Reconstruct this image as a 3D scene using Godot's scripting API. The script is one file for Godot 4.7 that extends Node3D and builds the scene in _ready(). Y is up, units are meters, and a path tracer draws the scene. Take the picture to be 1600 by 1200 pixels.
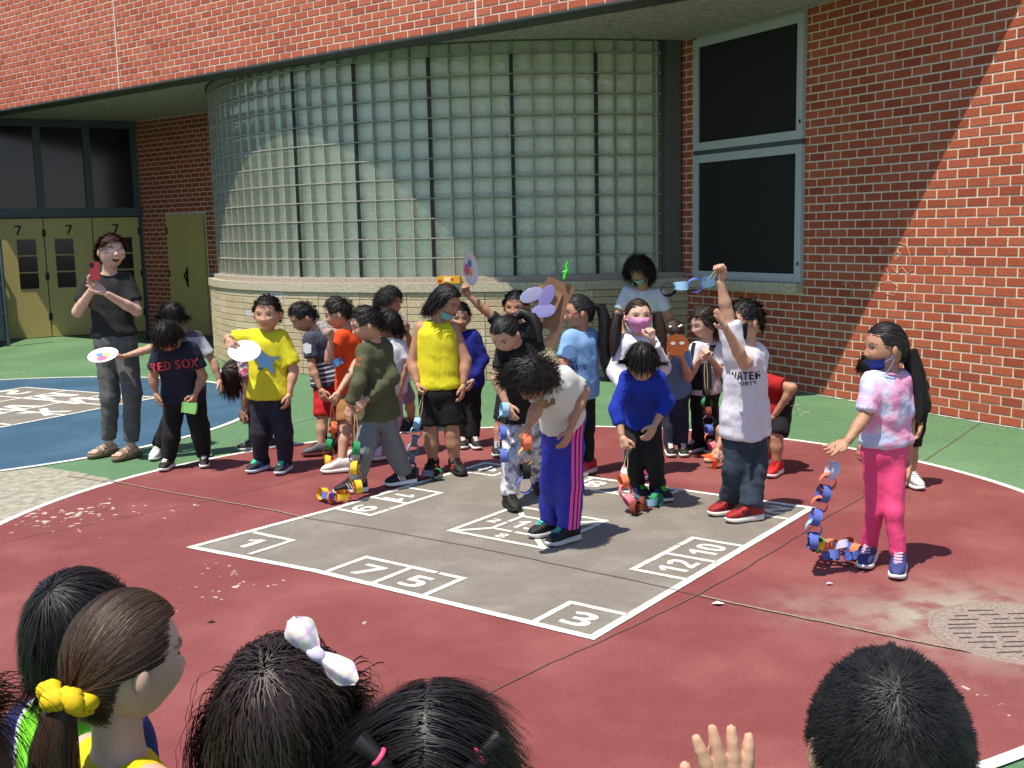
extends Node3D

# ---------------------------------------------------------------- camera numbers
const FOC := 1680.0        # focal length in photo pixels (photo 1600 x 1200)
const HORIZON := 360.0
const ROLL_SLOPE := 0.022
const EYE := 1.68
var cam_pos := Vector3(0, EYE, 0)
var c_right: Vector3
var c_up: Vector3
var c_fwd: Vector3
var rng := RandomNumberGenerator.new()
var fold_noise := FastNoiseLite.new()
var used_names := {}

func _ready() -> void:
	rng.seed = 20240611
	fold_noise.seed = 5
	fold_noise.frequency = 9.0
	fold_noise.fractal_octaves = 2
	setup_camera()
	setup_light()
	make_shared()
	build_ground()
	build_building()
	build_people()
	build_foreground()
	build_props()

func setup_camera() -> void:
	var pitch := atan((600.0 - HORIZON) / FOC)
	var roll := atan(ROLL_SLOPE)
	c_fwd = Vector3(0, -sin(pitch), -cos(pitch))
	var u0 := Vector3(0, cos(pitch), -sin(pitch))
	var r0 := Vector3(1, 0, 0)
	c_right = r0 * cos(roll) - u0 * sin(roll)
	c_up = u0 * cos(roll) + r0 * sin(roll)
	var cam := Camera3D.new()
	cam.name = "camera"
	cam.transform = Transform3D(Basis(c_right, c_up, -c_fwd), cam_pos)
	cam.fov = rad_to_deg(2.0 * atan(600.0 / FOC))
	cam.near = 0.05
	cam.far = 400.0
	add_child(cam)
	cam.current = true

func setup_light() -> void:
	var env := Environment.new()
	env.background_mode = Environment.BG_SKY
	var sky := Sky.new()
	var sm := ProceduralSkyMaterial.new()
	sm.sky_top_color = Color(0.38, 0.51, 0.70)
	sm.sky_horizon_color = Color(0.82, 0.83, 0.82)
	sm.ground_bottom_color = Color(0.30, 0.29, 0.27)
	sm.ground_horizon_color = Color(0.55, 0.58, 0.60)
	sm.sky_curve = 0.12
	sky.sky_material = sm
	env.sky = sky
	env.background_energy_multiplier = 1.25
	env.tonemap_mode = Environment.TONE_MAPPER_LINEAR
	env.tonemap_exposure = 1.36
	env.sdfgi_enabled = true
	env.ssao_enabled = true
	env.ssil_enabled = true
	var we := WorldEnvironment.new()
	we.name = "world_environment"
	we.environment = env
	add_child(we)
	var sun := DirectionalLight3D.new()
	sun.name = "sun"
	sun.light_energy = 1.6
	sun.light_color = Color(1.0, 0.965, 0.90)
	sun.light_angular_distance = 0.5
	sun.shadow_enabled = true
	var l := 0.41                       # shadow length per metre of height
	var down := Vector3(0.69 * l, -1.0, -0.72 * l).normalized()
	sun.look_at_from_position(Vector3.ZERO, down, Vector3(0, 0, -1))
	add_child(sun)

# ---------------------------------------------------------------- photo pixel -> place
func ray(x: float, y: float) -> Vector3:
	return c_fwd * FOC + c_right * (x - 800.0) + c_up * (600.0 - y)

func at(x: float, y: float, depth: float) -> Vector3:
	var d := ray(x, y)
	return cam_pos + d * (depth / -d.z)

func gnd(x: float, y: float, h := 0.0) -> Vector3:
	var d := ray(x, y)
	return cam_pos + d * ((h - EYE) / d.y)

func on_plane(x: float, y: float, p0: Vector3, n: Vector3) -> Vector3:
	var d := ray(x, y)
	return cam_pos + d * ((p0 - cam_pos).dot(n) / d.dot(n))

func to_px(p: Vector3) -> Vector2:
	var v := p - cam_pos
	var z := v.dot(c_fwd)
	if z < 0.05:
		return Vector2(-9999, -9999)
	return Vector2(800.0 + FOC * v.dot(c_right) / z, 600.0 - FOC * v.dot(c_up) / z)

# ---------------------------------------------------------------- naming
func numbered(called: String) -> String:
	var k: int = used_names.get(called, 0)
	used_names[called] = k + 1
	return called if k == 0 else "%s_%03d" % [called, k]

func thing(called: String, label: String, category: String, pos := Vector3.ZERO, group := "") -> Node3D:
	var o := Node3D.new()
	o.name = numbered(called)
	o.position = pos
	o.set_meta("label", label)
	o.set_meta("category", category)
	if group != "":
		o.set_meta("group", group)
	add_child(o)
	return o

func part(called: String, mesh: Mesh, m: Material, parent: Node3D, xf := Transform3D.IDENTITY) -> MeshInstance3D:
	var o := MeshInstance3D.new()
	o.name = called
	o.mesh = mesh
	if m != null:
		o.material_override = m
	o.transform = xf
	parent.add_child(o, true)
	return o

func structure(called: String, mesh: Mesh, m: Material) -> MeshInstance3D:
	var o := MeshInstance3D.new()
	o.name = numbered(called)
	o.mesh = mesh
	o.material_override = m
	o.set_meta("kind", "structure")
	add_child(o)
	return o

# ---------------------------------------------------------------- materials
func rgb(r: float, g: float, b: float) -> Color:      # linear reflectance -> albedo colour
	return Color(r, g, b).linear_to_srgb()

func mat(c: Color, rough := 0.8, metal := 0.0) -> StandardMaterial3D:
	var m := StandardMaterial3D.new()
	m.albedo_color = c
	m.roughness = rough
	m.metallic = metal
	m.cull_mode = BaseMaterial3D.CULL_DISABLED
	return m

var cloth_normal: NoiseTexture2D
var grit_normal: NoiseTexture2D
var grit_tone: NoiseTexture2D

func cloth(c: Color, rough := 0.9) -> StandardMaterial3D:
	var m := mat(c, rough)
	m.normal_enabled = true
	m.normal_texture = cloth_normal
	m.normal_scale = 0.30
	m.uv1_triplanar = true
	m.uv1_scale = Vector3(7.0, 2.2, 7.0)
	return m

func gritty(c: Color, rough := 0.9, scale := 2.0, amount := 0.5) -> StandardMaterial3D:
	var m := mat(c, rough)
	m.normal_enabled = true
	m.normal_texture = grit_normal
	m.normal_scale = amount
	m.albedo_texture = grit_tone
	m.uv1_triplanar = true
	m.uv1_world_triplanar = true
	m.uv1_scale = Vector3(scale, scale, scale)
	return m

func noise_tex(freq: float, size: int, octaves: int, as_normal: bool, strength: float, ramp: Gradient = null) -> NoiseTexture2D:
	var n := FastNoiseLite.new()
	n.noise_type = FastNoiseLite.TYPE_SIMPLEX_SMOOTH
	n.frequency = freq
	n.fractal_octaves = octaves
	n.seed = 11 + octaves
	var t := NoiseTexture2D.new()
	t.noise = n
	t.width = size
	t.height = size
	t.seamless = true
	if as_normal:
		t.as_normal_map = true
		t.bump_strength = strength
	if ramp != null:
		t.color_ramp = ramp
	return t

func ramp2(a: Color, b: Color, pa := 0.0, pb := 1.0) -> Gradient:
	var g := Gradient.new()
	g.offsets = PackedFloat32Array([pa, pb])
	g.colors = PackedColorArray([a, b])
	return g

func make_shared() -> void:
	cloth_normal = noise_tex(0.012, 256, 4, true, 10.0)
	grit_normal = noise_tex(0.08, 512, 4, true, 4.0)
	grit_tone = noise_tex(0.03, 512, 5, false, 0.0, ramp2(Color(0.80, 0.80, 0.80), Color(1, 1, 1), 0.2, 0.8))
	make_head_shape()
	make_hands()
	make_shoes()

# ---------------------------------------------------------------- mesh collector
class Acc:
	var v := PackedVector3Array()
	var n := PackedVector3Array()
	var c := PackedColorArray()
	var uv := PackedVector2Array()
	var idx := PackedInt32Array()
	func add(v2: PackedVector3Array, n2: PackedVector3Array, i2: PackedInt32Array, xf: Transform3D, col: Color, flip := false) -> void:
		var base := v.size()
		var nb := xf.basis.inverse().transposed()
		for k in v2.size():
			v.append(xf * v2[k])
			n.append((nb * n2[k]).normalized())
			c.append(col)
		if flip:
			for k in range(0, i2.size(), 3):
				idx.append(base + i2[k]); idx.append(base + i2[k + 2]); idx.append(base + i2[k + 1])
		else:
			for k in i2.size():
				idx.append(base + i2[k])
	func quad(a: Vector3, b: Vector3, c_: Vector3, d: Vector3, col := Color.WHITE) -> void:
		var nn := (c_ - a).cross(b - a)
		if nn.length_squared() < 1e-14:
			nn = (d - a).cross(c_ - a)
		nn = nn.normalized()
		var s := v.size()
		for p in [a, b, c_, d]:
			v.append(p); n.append(nn); c.append(col)
		for k in [0, 1, 2, 0, 2, 3]:
			idx.append(s + k)
	func tri(a: Vector3, b: Vector3, c_: Vector3, col := Color.WHITE) -> void:
		var nn := (c_ - a).cross(b - a).normalized()
		var s := v.size()
		for p in [a, b, c_]:
			v.append(p); n.append(nn); c.append(col)
		for k in 3:
			idx.append(s + k)
	func box(o: Vector3, ex: Vector3, ey: Vector3, ez: Vector3, col := Color.WHITE) -> void:   # corner and three edges
		quad(o, o + ey, o + ex + ey, o + ex, col)
		quad(o + ez, o + ez + ex, o + ez + ex + ey, o + ez + ey, col)
		quad(o, o + ez, o + ez + ey, o + ey, col)
		quad(o + ex, o + ex + ey, o + ex + ey + ez, o + ex + ez, col)
		quad(o + ey, o + ey + ez, o + ex + ey + ez, o + ex + ey, col)
		quad(o, o + ex, o + ex + ez, o + ez, col)
	func cbox(centre: Vector3, size: Vector3, b := Basis.IDENTITY, col := Color.WHITE) -> void:
		var ex := b.x * size.x
		var ey := b.y * size.y
		var ez := b.z * size.z
		box(centre - (ex + ey + ez) * 0.5, ex, ey, ez, col)
	func tube(pts: PackedVector3Array, radii: PackedFloat32Array, sides := 8, col := Color.WHITE, caps := true) -> void:
		var base := v.size()
		var prev := Vector3.ZERO
		for k in pts.size():
			var dir: Vector3
			if k == 0: dir = pts[1] - pts[0]
			elif k == pts.size() - 1: dir = pts[k] - pts[k - 1]
			else: dir = pts[k + 1] - pts[k - 1]
			dir = dir.normalized()
			if prev == Vector3.ZERO:
				prev = dir.cross(Vector3.UP if absf(dir.y) < 0.9 else Vector3.RIGHT).normalized()
			prev = (prev - dir * prev.dot(dir)).normalized()
			var w := dir.cross(prev)
			for j in sides:
				var a := TAU * j / sides
				var r := prev * cos(a) + w * sin(a)
				v.append(pts[k] + r * radii[k]); n.append(r); c.append(col)
		for k in pts.size() - 1:
			for j in sides:
				var a0 := base + k * sides + j
				var a1 := base + k * sides + (j + 1) % sides
				for q in [a0, a1, a1 + sides, a0, a1 + sides, a0 + sides]:
					idx.append(q)
		if caps:
			for e in [0, pts.size() - 1]:
				var s := v.size()
				v.append(pts[e])
				var nd := (pts[0] - pts[1]).normalized() if e == 0 else (pts[e] - pts[e - 1]).normalized()
				n.append(nd); c.append(col)
				for j in sides:
					idx.append(s); idx.append(base + e * sides + j); idx.append(base + e * sides + (j + 1) % sides)
	func ellipsoid(centre: Vector3, b: Basis, r: Vector3, col := Color.WHITE, nu := 12, nv := 8) -> void:
		var base := v.size()
		for i in nv + 1:
			var th := PI * i / nv
			for j in nu + 1:
				var ph := TAU * j / nu
				var d := Vector3(sin(th) * sin(ph), cos(th), sin(th) * cos(ph))
				v.append(centre + b * (d * r)); n.append((b * (d / r)).normalized()); c.append(col)
		for i in nv:
			for j in nu:
				var a := base + i * (nu + 1) + j
				for q in [a, a + 1, a + nu + 2, a, a + nu + 2, a + nu + 1]:
					idx.append(q)
	func mesh() -> ArrayMesh:
		var m := ArrayMesh.new()
		if v.size() == 0 or idx.size() == 0:
			return m
		for k in range(0, idx.size(), 3):       # every face turned the way its normals point
			var a := idx[k]
			var b := idx[k + 1]
			var e := idx[k + 2]
			if (v[e] - v[a]).cross(v[b] - v[a]).dot(n[a] + n[b] + n[e]) < 0.0:
				idx[k + 1] = e
				idx[k + 2] = b
		var arr := []
		arr.resize(Mesh.ARRAY_MAX)
		arr[Mesh.ARRAY_VERTEX] = v
		arr[Mesh.ARRAY_NORMAL] = n
		arr[Mesh.ARRAY_COLOR] = c
		if uv.size() == v.size():
			arr[Mesh.ARRAY_TEX_UV] = uv
		arr[Mesh.ARRAY_INDEX] = idx
		m.add_surface_from_arrays(Mesh.PRIMITIVE_TRIANGLES, arr)
		return m

func flat_poly(pts: PackedVector2Array, y: float, uvscale := 1.0) -> ArrayMesh:     # a sheet on the ground, x/z outline
	var ids := Geometry2D.triangulate_polygon(pts)
	var a := Acc.new()
	for p in pts:
		a.v.append(Vector3(p.x, y, p.y)); a.n.append(Vector3.UP); a.c.append(Color.WHITE); a.uv.append(p * uvscale)
	a.idx = ids
	return a.mesh()

func ribbon(pts: PackedVector3Array, width: float, y: float, closed := false) -> ArrayMesh:   # painted line of even width
	var a := Acc.new()
	var m := pts.size()
	for k in m:
		var d: Vector3
		if closed: d = pts[(k + 1) % m] - pts[(k - 1 + m) % m]
		elif k == 0: d = pts[1] - pts[0]
		elif k == m - 1: d = pts[k] - pts[k - 1]
		else: d = pts[k + 1] - pts[k - 1]
		d.y = 0
		d = d.normalized()
		var s := Vector3(d.z, 0, -d.x) * width * 0.5
		for q in [pts[k] + s, pts[k] - s]:
			a.v.append(Vector3(q.x, y, q.z)); a.n.append(Vector3.UP); a.c.append(Color.WHITE); a.uv.append(Vector2(q.x, q.z))
	for k in (m if closed else m - 1):
		var i0 := 2 * k
		var i1 := 2 * ((k + 1) % m)
		for q in [i0, i0 + 1, i1 + 1, i0, i1 + 1, i1]:
			a.idx.append(q)
	return a.mesh()

func text_mesh(s: String, size: float, depth: float, bold := true) -> TextMesh:
	var t := TextMesh.new()
	var f := SystemFont.new()
	f.font_names = PackedStringArray(["Droid Sans"])
	if bold:
		f.font_weight = 700
	t.font = f
	t.text = s
	t.font_size = 64
	t.pixel_size = size / 46.0
	t.depth = depth
	t.curve_step = 1.0
	return t

# ================================================================ GROUND
const RC := Vector3(0.05, 0, -5.95)      # centre of the red disc and of the board
const RR := 3.15

func noise_bytes(size: int, freq: float, oct: int, sd: int) -> PackedByteArray:
	var n := FastNoiseLite.new()
	n.noise_type = FastNoiseLite.TYPE_SIMPLEX_SMOOTH
	n.frequency = freq
	n.fractal_octaves = oct
	n.seed = sd
	var im := n.get_image(size, size, false, false, true)
	im.convert(Image.FORMAT_L8)
	return im.get_data()

# painted concrete: base paint colour, faded patches, chips that show bare concrete where spots say so
func paint_texture(size: int, metres: float, origin: Vector2, base: Color, faded: Color, bare: Color, chip_level: float, spots: Array, sd: int) -> ImageTexture:
	var lo := noise_bytes(size, 0.006 * 1024.0 / size, 4, sd)
	var mid := noise_bytes(size, 0.03 * 1024.0 / size, 4, sd + 1)
	var hi := noise_bytes(size, 0.075 * 1024.0 / size, 3, sd + 2)
	var out := PackedByteArray()
	out.resize(size * size * 3)
	var heat := PackedFloat32Array()
	var hs := 180 if spots.size() > 2 else 32
	heat.resize(hs * hs)
	var worn := PackedFloat32Array()
	worn.resize(hs * hs)
	for j in hs:
		for i in hs:
			var p := origin + Vector2(i + 0.5, j + 0.5) * metres / hs
			var w := 0.0
			for s in spots:
				var q: Vector2 = p - s[0]
				if s.size() > 3: worn[j * hs + i] += s[2] * exp(-q.length_squared() / (s[1] * s[1]))
				else: w += s[2] * exp(-q.length_squared() / (s[1] * s[1]))
			heat[j * hs + i] = w
	var br := base.r * 255.0; var bg := base.g * 255.0; var bb := base.b * 255.0
	var fr := faded.r * 255.0; var fg := faded.g * 255.0; var fb := faded.b * 255.0
	var cr := bare.r * 255.0; var cg := bare.g * 255.0; var cb := bare.b * 255.0
	var o := 0
	var i2 := 0
	for y in size:
		var hy := int(y * hs / size) * hs
		for x in size:
			var w: float = heat[hy + int(x * hs / size)]
			var l: float = lo[i2] / 255.0
			var f: float = clampf((l - 0.42) * 2.2, 0.0, 1.0) * 0.75 + (mid[i2] / 255.0 - 0.5) * 0.34
			var wn: float = worn[hy + int(x * hs / size)] * clampf(0.3 + 1.6 * (mid[i2] / 255.0 - 0.15), 0.0, 1.0)
			var chip: float = hi[i2] / 255.0 + (mid[i2] / 255.0 - 0.5) * 0.5 + w
			if chip > chip_level:
				var v: float = 0.88 + 0.24 * (lo[i2] / 255.0 - 0.5)
				out[o] = int(clampf(cr * v, 0, 255)); out[o + 1] = int(clampf(cg * v, 0, 255)); out[o + 2] = int(clampf(cb * v, 0, 255))
			else:
				out[o] = int(clampf(br + (fr - br) * f + (cr * 0.72 - br) * wn, 0, 255)); out[o + 1] = int(clampf(bg + (fg - bg) * f + (cg * 0.72 - bg) * wn, 0, 255)); out[o + 2] = int(clampf(bb + (fb - bb) * f + (cb * 0.72 - bb) * wn, 0, 255))
			o += 3
			i2 += 1
	var gr := RandomNumberGenerator.new()
	gr.seed = sd
	for k in range(0, out.size(), 3):          # fine grit
		var e: float = 1.0 + (gr.randf() - 0.5) * 0.14
		out[k] = mini(255, int(out[k] * e)); out[k + 1] = mini(255, int(out[k + 1] * e)); out[k + 2] = mini(255, int(out[k + 2] * e))
	var im := Image.create_from_data(size, size, false, Image.FORMAT_RGB8, out)
	im.generate_mipmaps()
	return ImageTexture.create_from_image(im)

func paint_mat(tex: Texture2D) -> StandardMaterial3D:
	var m := mat(Color.WHITE, 0.82)
	m.albedo_texture = tex
	return m

func sheet(pts: PackedVector2Array, y: float, origin: Vector2, metres: float) -> ArrayMesh:
	var ids := Geometry2D.triangulate_polygon(pts)
	var a := Acc.new()
	for p in pts:
		a.v.append(Vector3(p.x, y, p.y)); a.n.append(Vector3.UP); a.c.append(Color.WHITE)
		a.uv.append((p - origin) / metres)
	a.idx = ids
	return a.mesh()

func disc_outline(c: Vector3, r: float, n := 96) -> PackedVector2Array:
	var o := PackedVector2Array()
	for k in n:
		var t := TAU * k / n
		o.append(Vector2(c.x + r * sin(t), c.z + r * cos(t)))
	return o

func ring_points(c: Vector3, r: float, n := 120) -> PackedVector3Array:
	var o := PackedVector3Array()
	for k in n:
		var t := TAU * k / n
		o.append(Vector3(c.x + r * sin(t), 0, c.z + r * cos(t)))
	return o

func px_line(list: Array, h := 0.0) -> PackedVector3Array:
	var o := PackedVector3Array()
	for q in list:
		o.append(gnd(q[0], q[1], h))
	return o

func g2(x: float, y: float) -> Vector2:
	var p := gnd(x, y)
	return Vector2(p.x, p.z)

func build_ground() -> void:
	var green_tex := paint_texture(1024, 16.0, Vector2.ZERO, Color(0.31, 0.45, 0.31), Color(0.39, 0.52, 0.38), Color(0.62, 0.62, 0.55), 1.25, [], 3)
	var gm := paint_mat(green_tex)
	var gp := PackedVector2Array([Vector2(-60, -60), Vector2(60, -60), Vector2(60, 40), Vector2(-60, 40)])
	structure("ground", sheet(gp, 0.0, Vector2(-8, -14), 16.0), gm)
	# worn bare concrete between the two discs
	var cm := gritty(Color(0.64, 0.62, 0.555), 0.92, 0.7, 0.5)
	var patch := PackedVector2Array()
	var rim := [[-260, 870], [-120, 775], [0, 738], [70, 730], [120, 738], [160, 746], [190, 757], [205, 762], [160, 775], [120, 784], [60, 802], [0, 824], [-120, 900], [-260, 960]]
	for k in rim.size():
		var a: Array = rim[k]
		var b: Array = rim[(k + 1) % rim.size()]
		for t in 6:
			var p := g2(lerpf(a[0], b[0], t / 6.0), lerpf(a[1], b[1], t / 6.0))
			var j := 0.018 if a[0] > 40 else 0.008
			patch.append(p + Vector2(rng.randf_range(-j, j), rng.randf_range(-j, j)))
	structure("bare_concrete", flat_poly(patch, 0.002), cm)
	# blue disc with its own board
	var bc := Vector3(-5.46, 0, -10.22)
	var br := 2.95
	var blue_tex := paint_texture(512, 6.4, Vector2.ZERO, Color(0.165, 0.305, 0.40), Color(0.24, 0.37, 0.465), Color(0.60, 0.62, 0.60), 1.16, [[Vector2(-3.6, -8.0), 0.5, 0.25]], 21)
	structure("blue_court", sheet(disc_outline(bc, br), 0.004, Vector2(bc.x - 3.2, bc.z - 3.2), 6.4), paint_mat(blue_tex))
	var white := gritty(Color(0.90, 0.90, 0.86), 0.75, 1.3, 0.3)
	structure("blue_court_line", ribbon(ring_points(bc, br), 0.055, 0.006, true), white)
	var grey := paint_mat(paint_texture(512, 2.6, Vector2(RC.x - 1.3, RC.z - 1.3), Color(0.455, 0.430, 0.395), Color(0.515, 0.492, 0.455), Color(0.48, 0.46, 0.43), 1.19, [], 31))
	var q0 := g2(39, 606)
	var q1 := g2(246, 622)
	var q2 := g2(0, 669)
	var ux := (q1 - q0)
	var vx := (q2 - q1)
	var letter_quad := PackedVector2Array([q0, q1, q1 + vx * 1.25, q0 + vx * 1.25])
	structure("letter_board", sheet(letter_quad, 0.006, q0, 2.6), grey)
	for t in [0.0, 0.335, 0.665, 1.0]:
		var a0: Vector2 = q0 + ux * t
		var a1: Vector2 = a0 + vx * 1.25
		structure("letter_board_line", ribbon(PackedVector3Array([Vector3(a0.x, 0, a0.y), Vector3(a1.x, 0, a1.y)]), 0.04, 0.008), white)
	for t in [0.0, 0.31, 0.62, 0.93]:
		var a0: Vector2 = q0 + vx * t
		var a1: Vector2 = a0 + ux
		structure("letter_board_line", ribbon(PackedVector3Array([Vector3(a0.x, 0, a0.y), Vector3(a1.x, 0, a1.y)]), 0.04, 0.008), white)
	var lu := Vector3(-vx.x, 0, -vx.y).normalized()
	var lv := Vector3(ux.x, 0, ux.y).normalized()
	for e in [["S", 20, 614], ["M", 78, 621], ["N", 120, 627], ["W", 15, 640], ["X", 70, 645], ["L", 205, 622]]:
		var t := text_mesh(e[0], 0.42, 0.002)
		var p := gnd(e[1], e[2])
		p.y = 0.0085
		var o := structure("letter_marking", t, white)
		o.transform = Transform3D(Basis(lu, -lv if false else lv, lu.cross(lv)), p)
	# red disc
	var spots := []
	for s in [[150, 800, 0.42, 0.26], [60, 815, 0.35, 0.3], [300, 800, 0.3, 0.22], [370, 935, 0.4, 0.25], [330, 900, 0.3, 0.2], [1500, 1120, 0.35, 0.24], [1440, 1070, 0.22, 0.22], [900, 1100, 0.3, 0.12], [560, 990, 0.25, 0.14]]:
		spots.append([g2(s[0], s[1]), s[2], s[3] * 1.08])
	for s in [[1580, 990, 0.50, 0.75], [1420, 965, 0.30, 0.5], [1250, 950, 0.22, 0.4], [1530, 940, 0.3, 0.35]]:
		spots.append([g2(s[0], s[1]), s[2], s[3], 1])
	var ro := Vector2(RC.x - 3.2, RC.z - 3.2)
	var red_tex := paint_texture(1400, 6.4, ro, Color(0.455, 0.215, 0.212), Color(0.53, 0.305, 0.29), Color(0.78, 0.75, 0.67), 1.13, spots, 41)
	structure("red_court", sheet(disc_outline(RC, RR, 128), 0.008, ro, 6.4), paint_mat(red_tex))
	structure("red_court_line", ribbon(ring_points(RC, RR, 160), 0.05, 0.010, true), white)
	# the numbered board
	var u := Vector3(0.8046, 0, 0.5938)
	var v := Vector3(0.5938, 0, -0.8046)
	u = u.normalized(); v = v.normalized()
	var s := 2.445
	var o0 := RC - (u + v) * s * 0.5
	var B := func(a: float, b: float) -> Vector3: return o0 + u * (a * s) + v * (b * s)
	# the corner beyond the joint sits a little lower, so its edge bends outward there
	var k0: Vector3 = B.call(0.0, 0.37)
	var k1: Vector3 = B.call(0.33, 0.0)
	var corner: Vector3 = gnd(299.5, 858)
	var outline := [corner, k1, B.call(1, 0), B.call(1, 1), B.call(0, 1), k0]
	var bp := PackedVector2Array()
	for p in outline: bp.append(Vector2(p.x, p.z))
	structure("number_board", sheet(bp, 0.010, Vector2(RC.x - 1.3, RC.z - 1.3), 2.6), grey)
	var W := 0.032
	var line_no := [0]
	var line := func(list: Array, w: float) -> void:
		for k in list.size() - 1:
			var a: Vector3 = list[k]
			var b: Vector3 = list[k + 1]
			var d := (b - a).normalized() * w * 0.5
			line_no[0] += 1
			structure("board_line", ribbon(PackedVector3Array([a - d, b + d]), w, 0.0118 + 0.0002 * (line_no[0] % 9)), white)
	line.call([corner, k1, B.call(1, 0), B.call(1, 1), B.call(0, 1), k0, corner], 0.042)
	var e := 0.125
	line.call([B.call(e, 0.008), B.call(e, e)], W)
	line.call([B.call(e, e), B.call(e * 0.62, e)], W)
	line.call([B.call(e * 0.5, e), B.call(0.0, e)], W)
	line.call([B.call(1 - e, 0.008), B.call(1 - e, e), B.call(1 - e * 0.45, e)], W)
	line.call([B.call(1 - e * 0.35, e), B.call(0.99, e)], W)
	line.call([B.call(0.99, 1 - e), B.call(1 - e * 0.6, 1 - e)], W)
	line.call([B.call(1 - e * 0.4, 1 - e), B.call(1 - e, 1 - e), B.call(1 - e, 0.99)], W)
	line.call([B.call(e, 0.99), B.call(e, 1 - e), B.call(e * 0.5, 1 - e)], W)
	line.call([B.call(e * 0.35, 1 - e), B.call(0.01, 1 - e)], W)
	for side in 4:
		var M := func(a: float, b: float) -> Vector3:
			match side:
				0: return B.call(a, b)
				1: return B.call(1 - b, a)
				2: return B.call(1 - a, 1 - b)
				_: return B.call(b, 1 - a)
		line.call([M.call(0.355, 0.01), M.call(0.355, e), M.call(0.42, e)], W)
		line.call([M.call(0.435, e), M.call(0.545, e)], W)
		line.call([M.call(0.565, e), M.call(0.62, e), M.call(0.62, 0.01)], W)
		line.call([M.call(0.487, 0.01), M.call(0.487, e)], W)
	var c0 := 0.378; var c1 := 0.638; var d0 := 0.448; var d1 := 0.568
	for side in 4:
		var M := func(a: float, b: float) -> Vector3:
			match side:
				0: return B.call(c0 + a, c0 + b)
				1: return B.call(c1 - b, c0 + a)
				2: return B.call(c1 - a, c1 - b)
				_: return B.call(c0 + b, c1 - a)
		var L := c1 - c0
		line.call([M.call(0, 0), M.call(L * 0.44, 0)], W)
		line.call([M.call(L * 0.49, 0), M.call(L, 0)], W)
		line.call([M.call(0, 0), M.call(0.07, 0.07)], W)
		line.call([M.call(0.07, 0.07), M.call(L * 0.46, 0.07)], W * 0.9)
		line.call([M.call(L * 0.54, 0.07), M.call(L - 0.07, 0.07)], W * 0.9)
	# numerals
	var nums := [["1", 0.062, 0.06, 0], ["7", 0.42, 0.06, 0], ["5", 0.553, 0.06, 0], ["3", 0.937, 0.06, 0],
		["12", 0.943, 0.42, 1], ["10", 0.943, 0.553, 1], ["2", 0.94, 0.94, 2], ["6", 0.553, 0.94, 2], ["8", 0.42, 0.94, 2],
		["4", 0.06, 0.94, 3], ["11", 0.062, 0.553, 3], ["9", 0.062, 0.42, 3],
		["13", 0.508, 0.508, 0], ["2", 0.413, 0.50, 0], ["8", 0.505, 0.408, 0], ["6", 0.603, 0.50, 0], ["4", 0.505, 0.606, 0]]
	for q in nums:
		var big: bool = q[0] == "13"
		var small: bool = q[1] > 0.38 and q[1] < 0.63 and q[2] > 0.38 and q[2] < 0.63 and not big
		var size := 0.075 if small else (0.15 if big else 0.155)
		var t := text_mesh(q[0], size, 0.002)
		var tr := u; var tu := v
		match int(q[3]):
			1: tr = v; tu = -u
			2: tr = -u; tu = -v
			3: tr = -v; tu = u
		var p: Vector3 = B.call(q[1], q[2])
		p.y = 0.0120
		var n := structure("board_numeral", t, white)
		n.transform = Transform3D(Basis(tr * (0.9 if q[0].length() == 2 else 1.3), tu, tr.cross(tu).normalized()), p)
	# concrete joints and a crack
	var dark := gritty(Color(0.42, 0.34, 0.31), 0.95, 3.0, 0.8)
	var pale := gritty(Color(0.62, 0.54, 0.50), 0.95, 3.0, 0.8)
	var joints := [
		[[[484, 813], [600, 832], [760, 862], [905, 893], [1000, 913], [1095, 935]], 0.007, dark, 0.0140],
		[[[105, 745], [190, 757], [260, 771], [335, 784], [420, 799], [484, 813]], 0.012, pale, 0.0140],
		[[[1095, 935], [1200, 958], [1330, 985], [1430, 1006], [1520, 1024], [1640, 1046]], 0.014, pale, 0.0140],
		[[[-60, 868], [52, 839], [190, 812], [333, 783], [420, 762], [520, 735], [640, 700]], 0.005, dark, 0.0140],
		[[[700, 1120], [860, 1040], [985, 985], [1100, 928], [1200, 870], [1300, 806], [1362, 772], [1420, 735]], 0.006, dark, 0.0140],
		[[[1420, 735], [1480, 697], [1540, 655]], 0.010, dark, 0.003],
		[[[360, 700], [440, 668], [540, 640]], 0.008, dark, 0.003]]
	for j in joints:
		var pts := PackedVector3Array()
		var src := px_line(j[0])
		for k in src.size() - 1:
			for t in 6:
				var p := src[k].lerp(src[k + 1], t / 6.0)
				pts.append(p + Vector3(rng.randf_range(-1, 1), 0, rng.randf_range(-1, 1)) * 0.004)
		pts.append(src[src.size() - 1])
		structure("concrete_joint", ribbon(pts, j[1], j[3]), j[2])
	# round cover
	var mh := thing("drain_cover", "round worn concrete cover with slotted lid set in the red paint", "drain cover", gnd(1592, 992))
	var rad := 0.34
	var rim_acc := Acc.new()
	var ring := PackedVector3Array()
	var rr := PackedFloat32Array()
	for k in 49:
		var t := TAU * k / 48
		ring.append(Vector3(sin(t) * rad, 0.006, cos(t) * rad)); rr.append(0.012)
	rim_acc.tube(ring, rr, 6, Color.WHITE, false)
	part("rim", rim_acc.mesh(), gritty(Color(0.60, 0.52, 0.48), 0.95, 4.0, 1.0), mh)
	var lid := Acc.new()
	for k in 48:
		var t0 := TAU * k / 48
		var t1 := TAU * (k + 1) / 48
		lid.tri(Vector3(0, 0.0125, 0), Vector3(sin(t1), 0, cos(t1)) * rad + Vector3(0, 0.0125, 0), Vector3(sin(t0), 0, cos(t0)) * rad + Vector3(0, 0.0125, 0))
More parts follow.
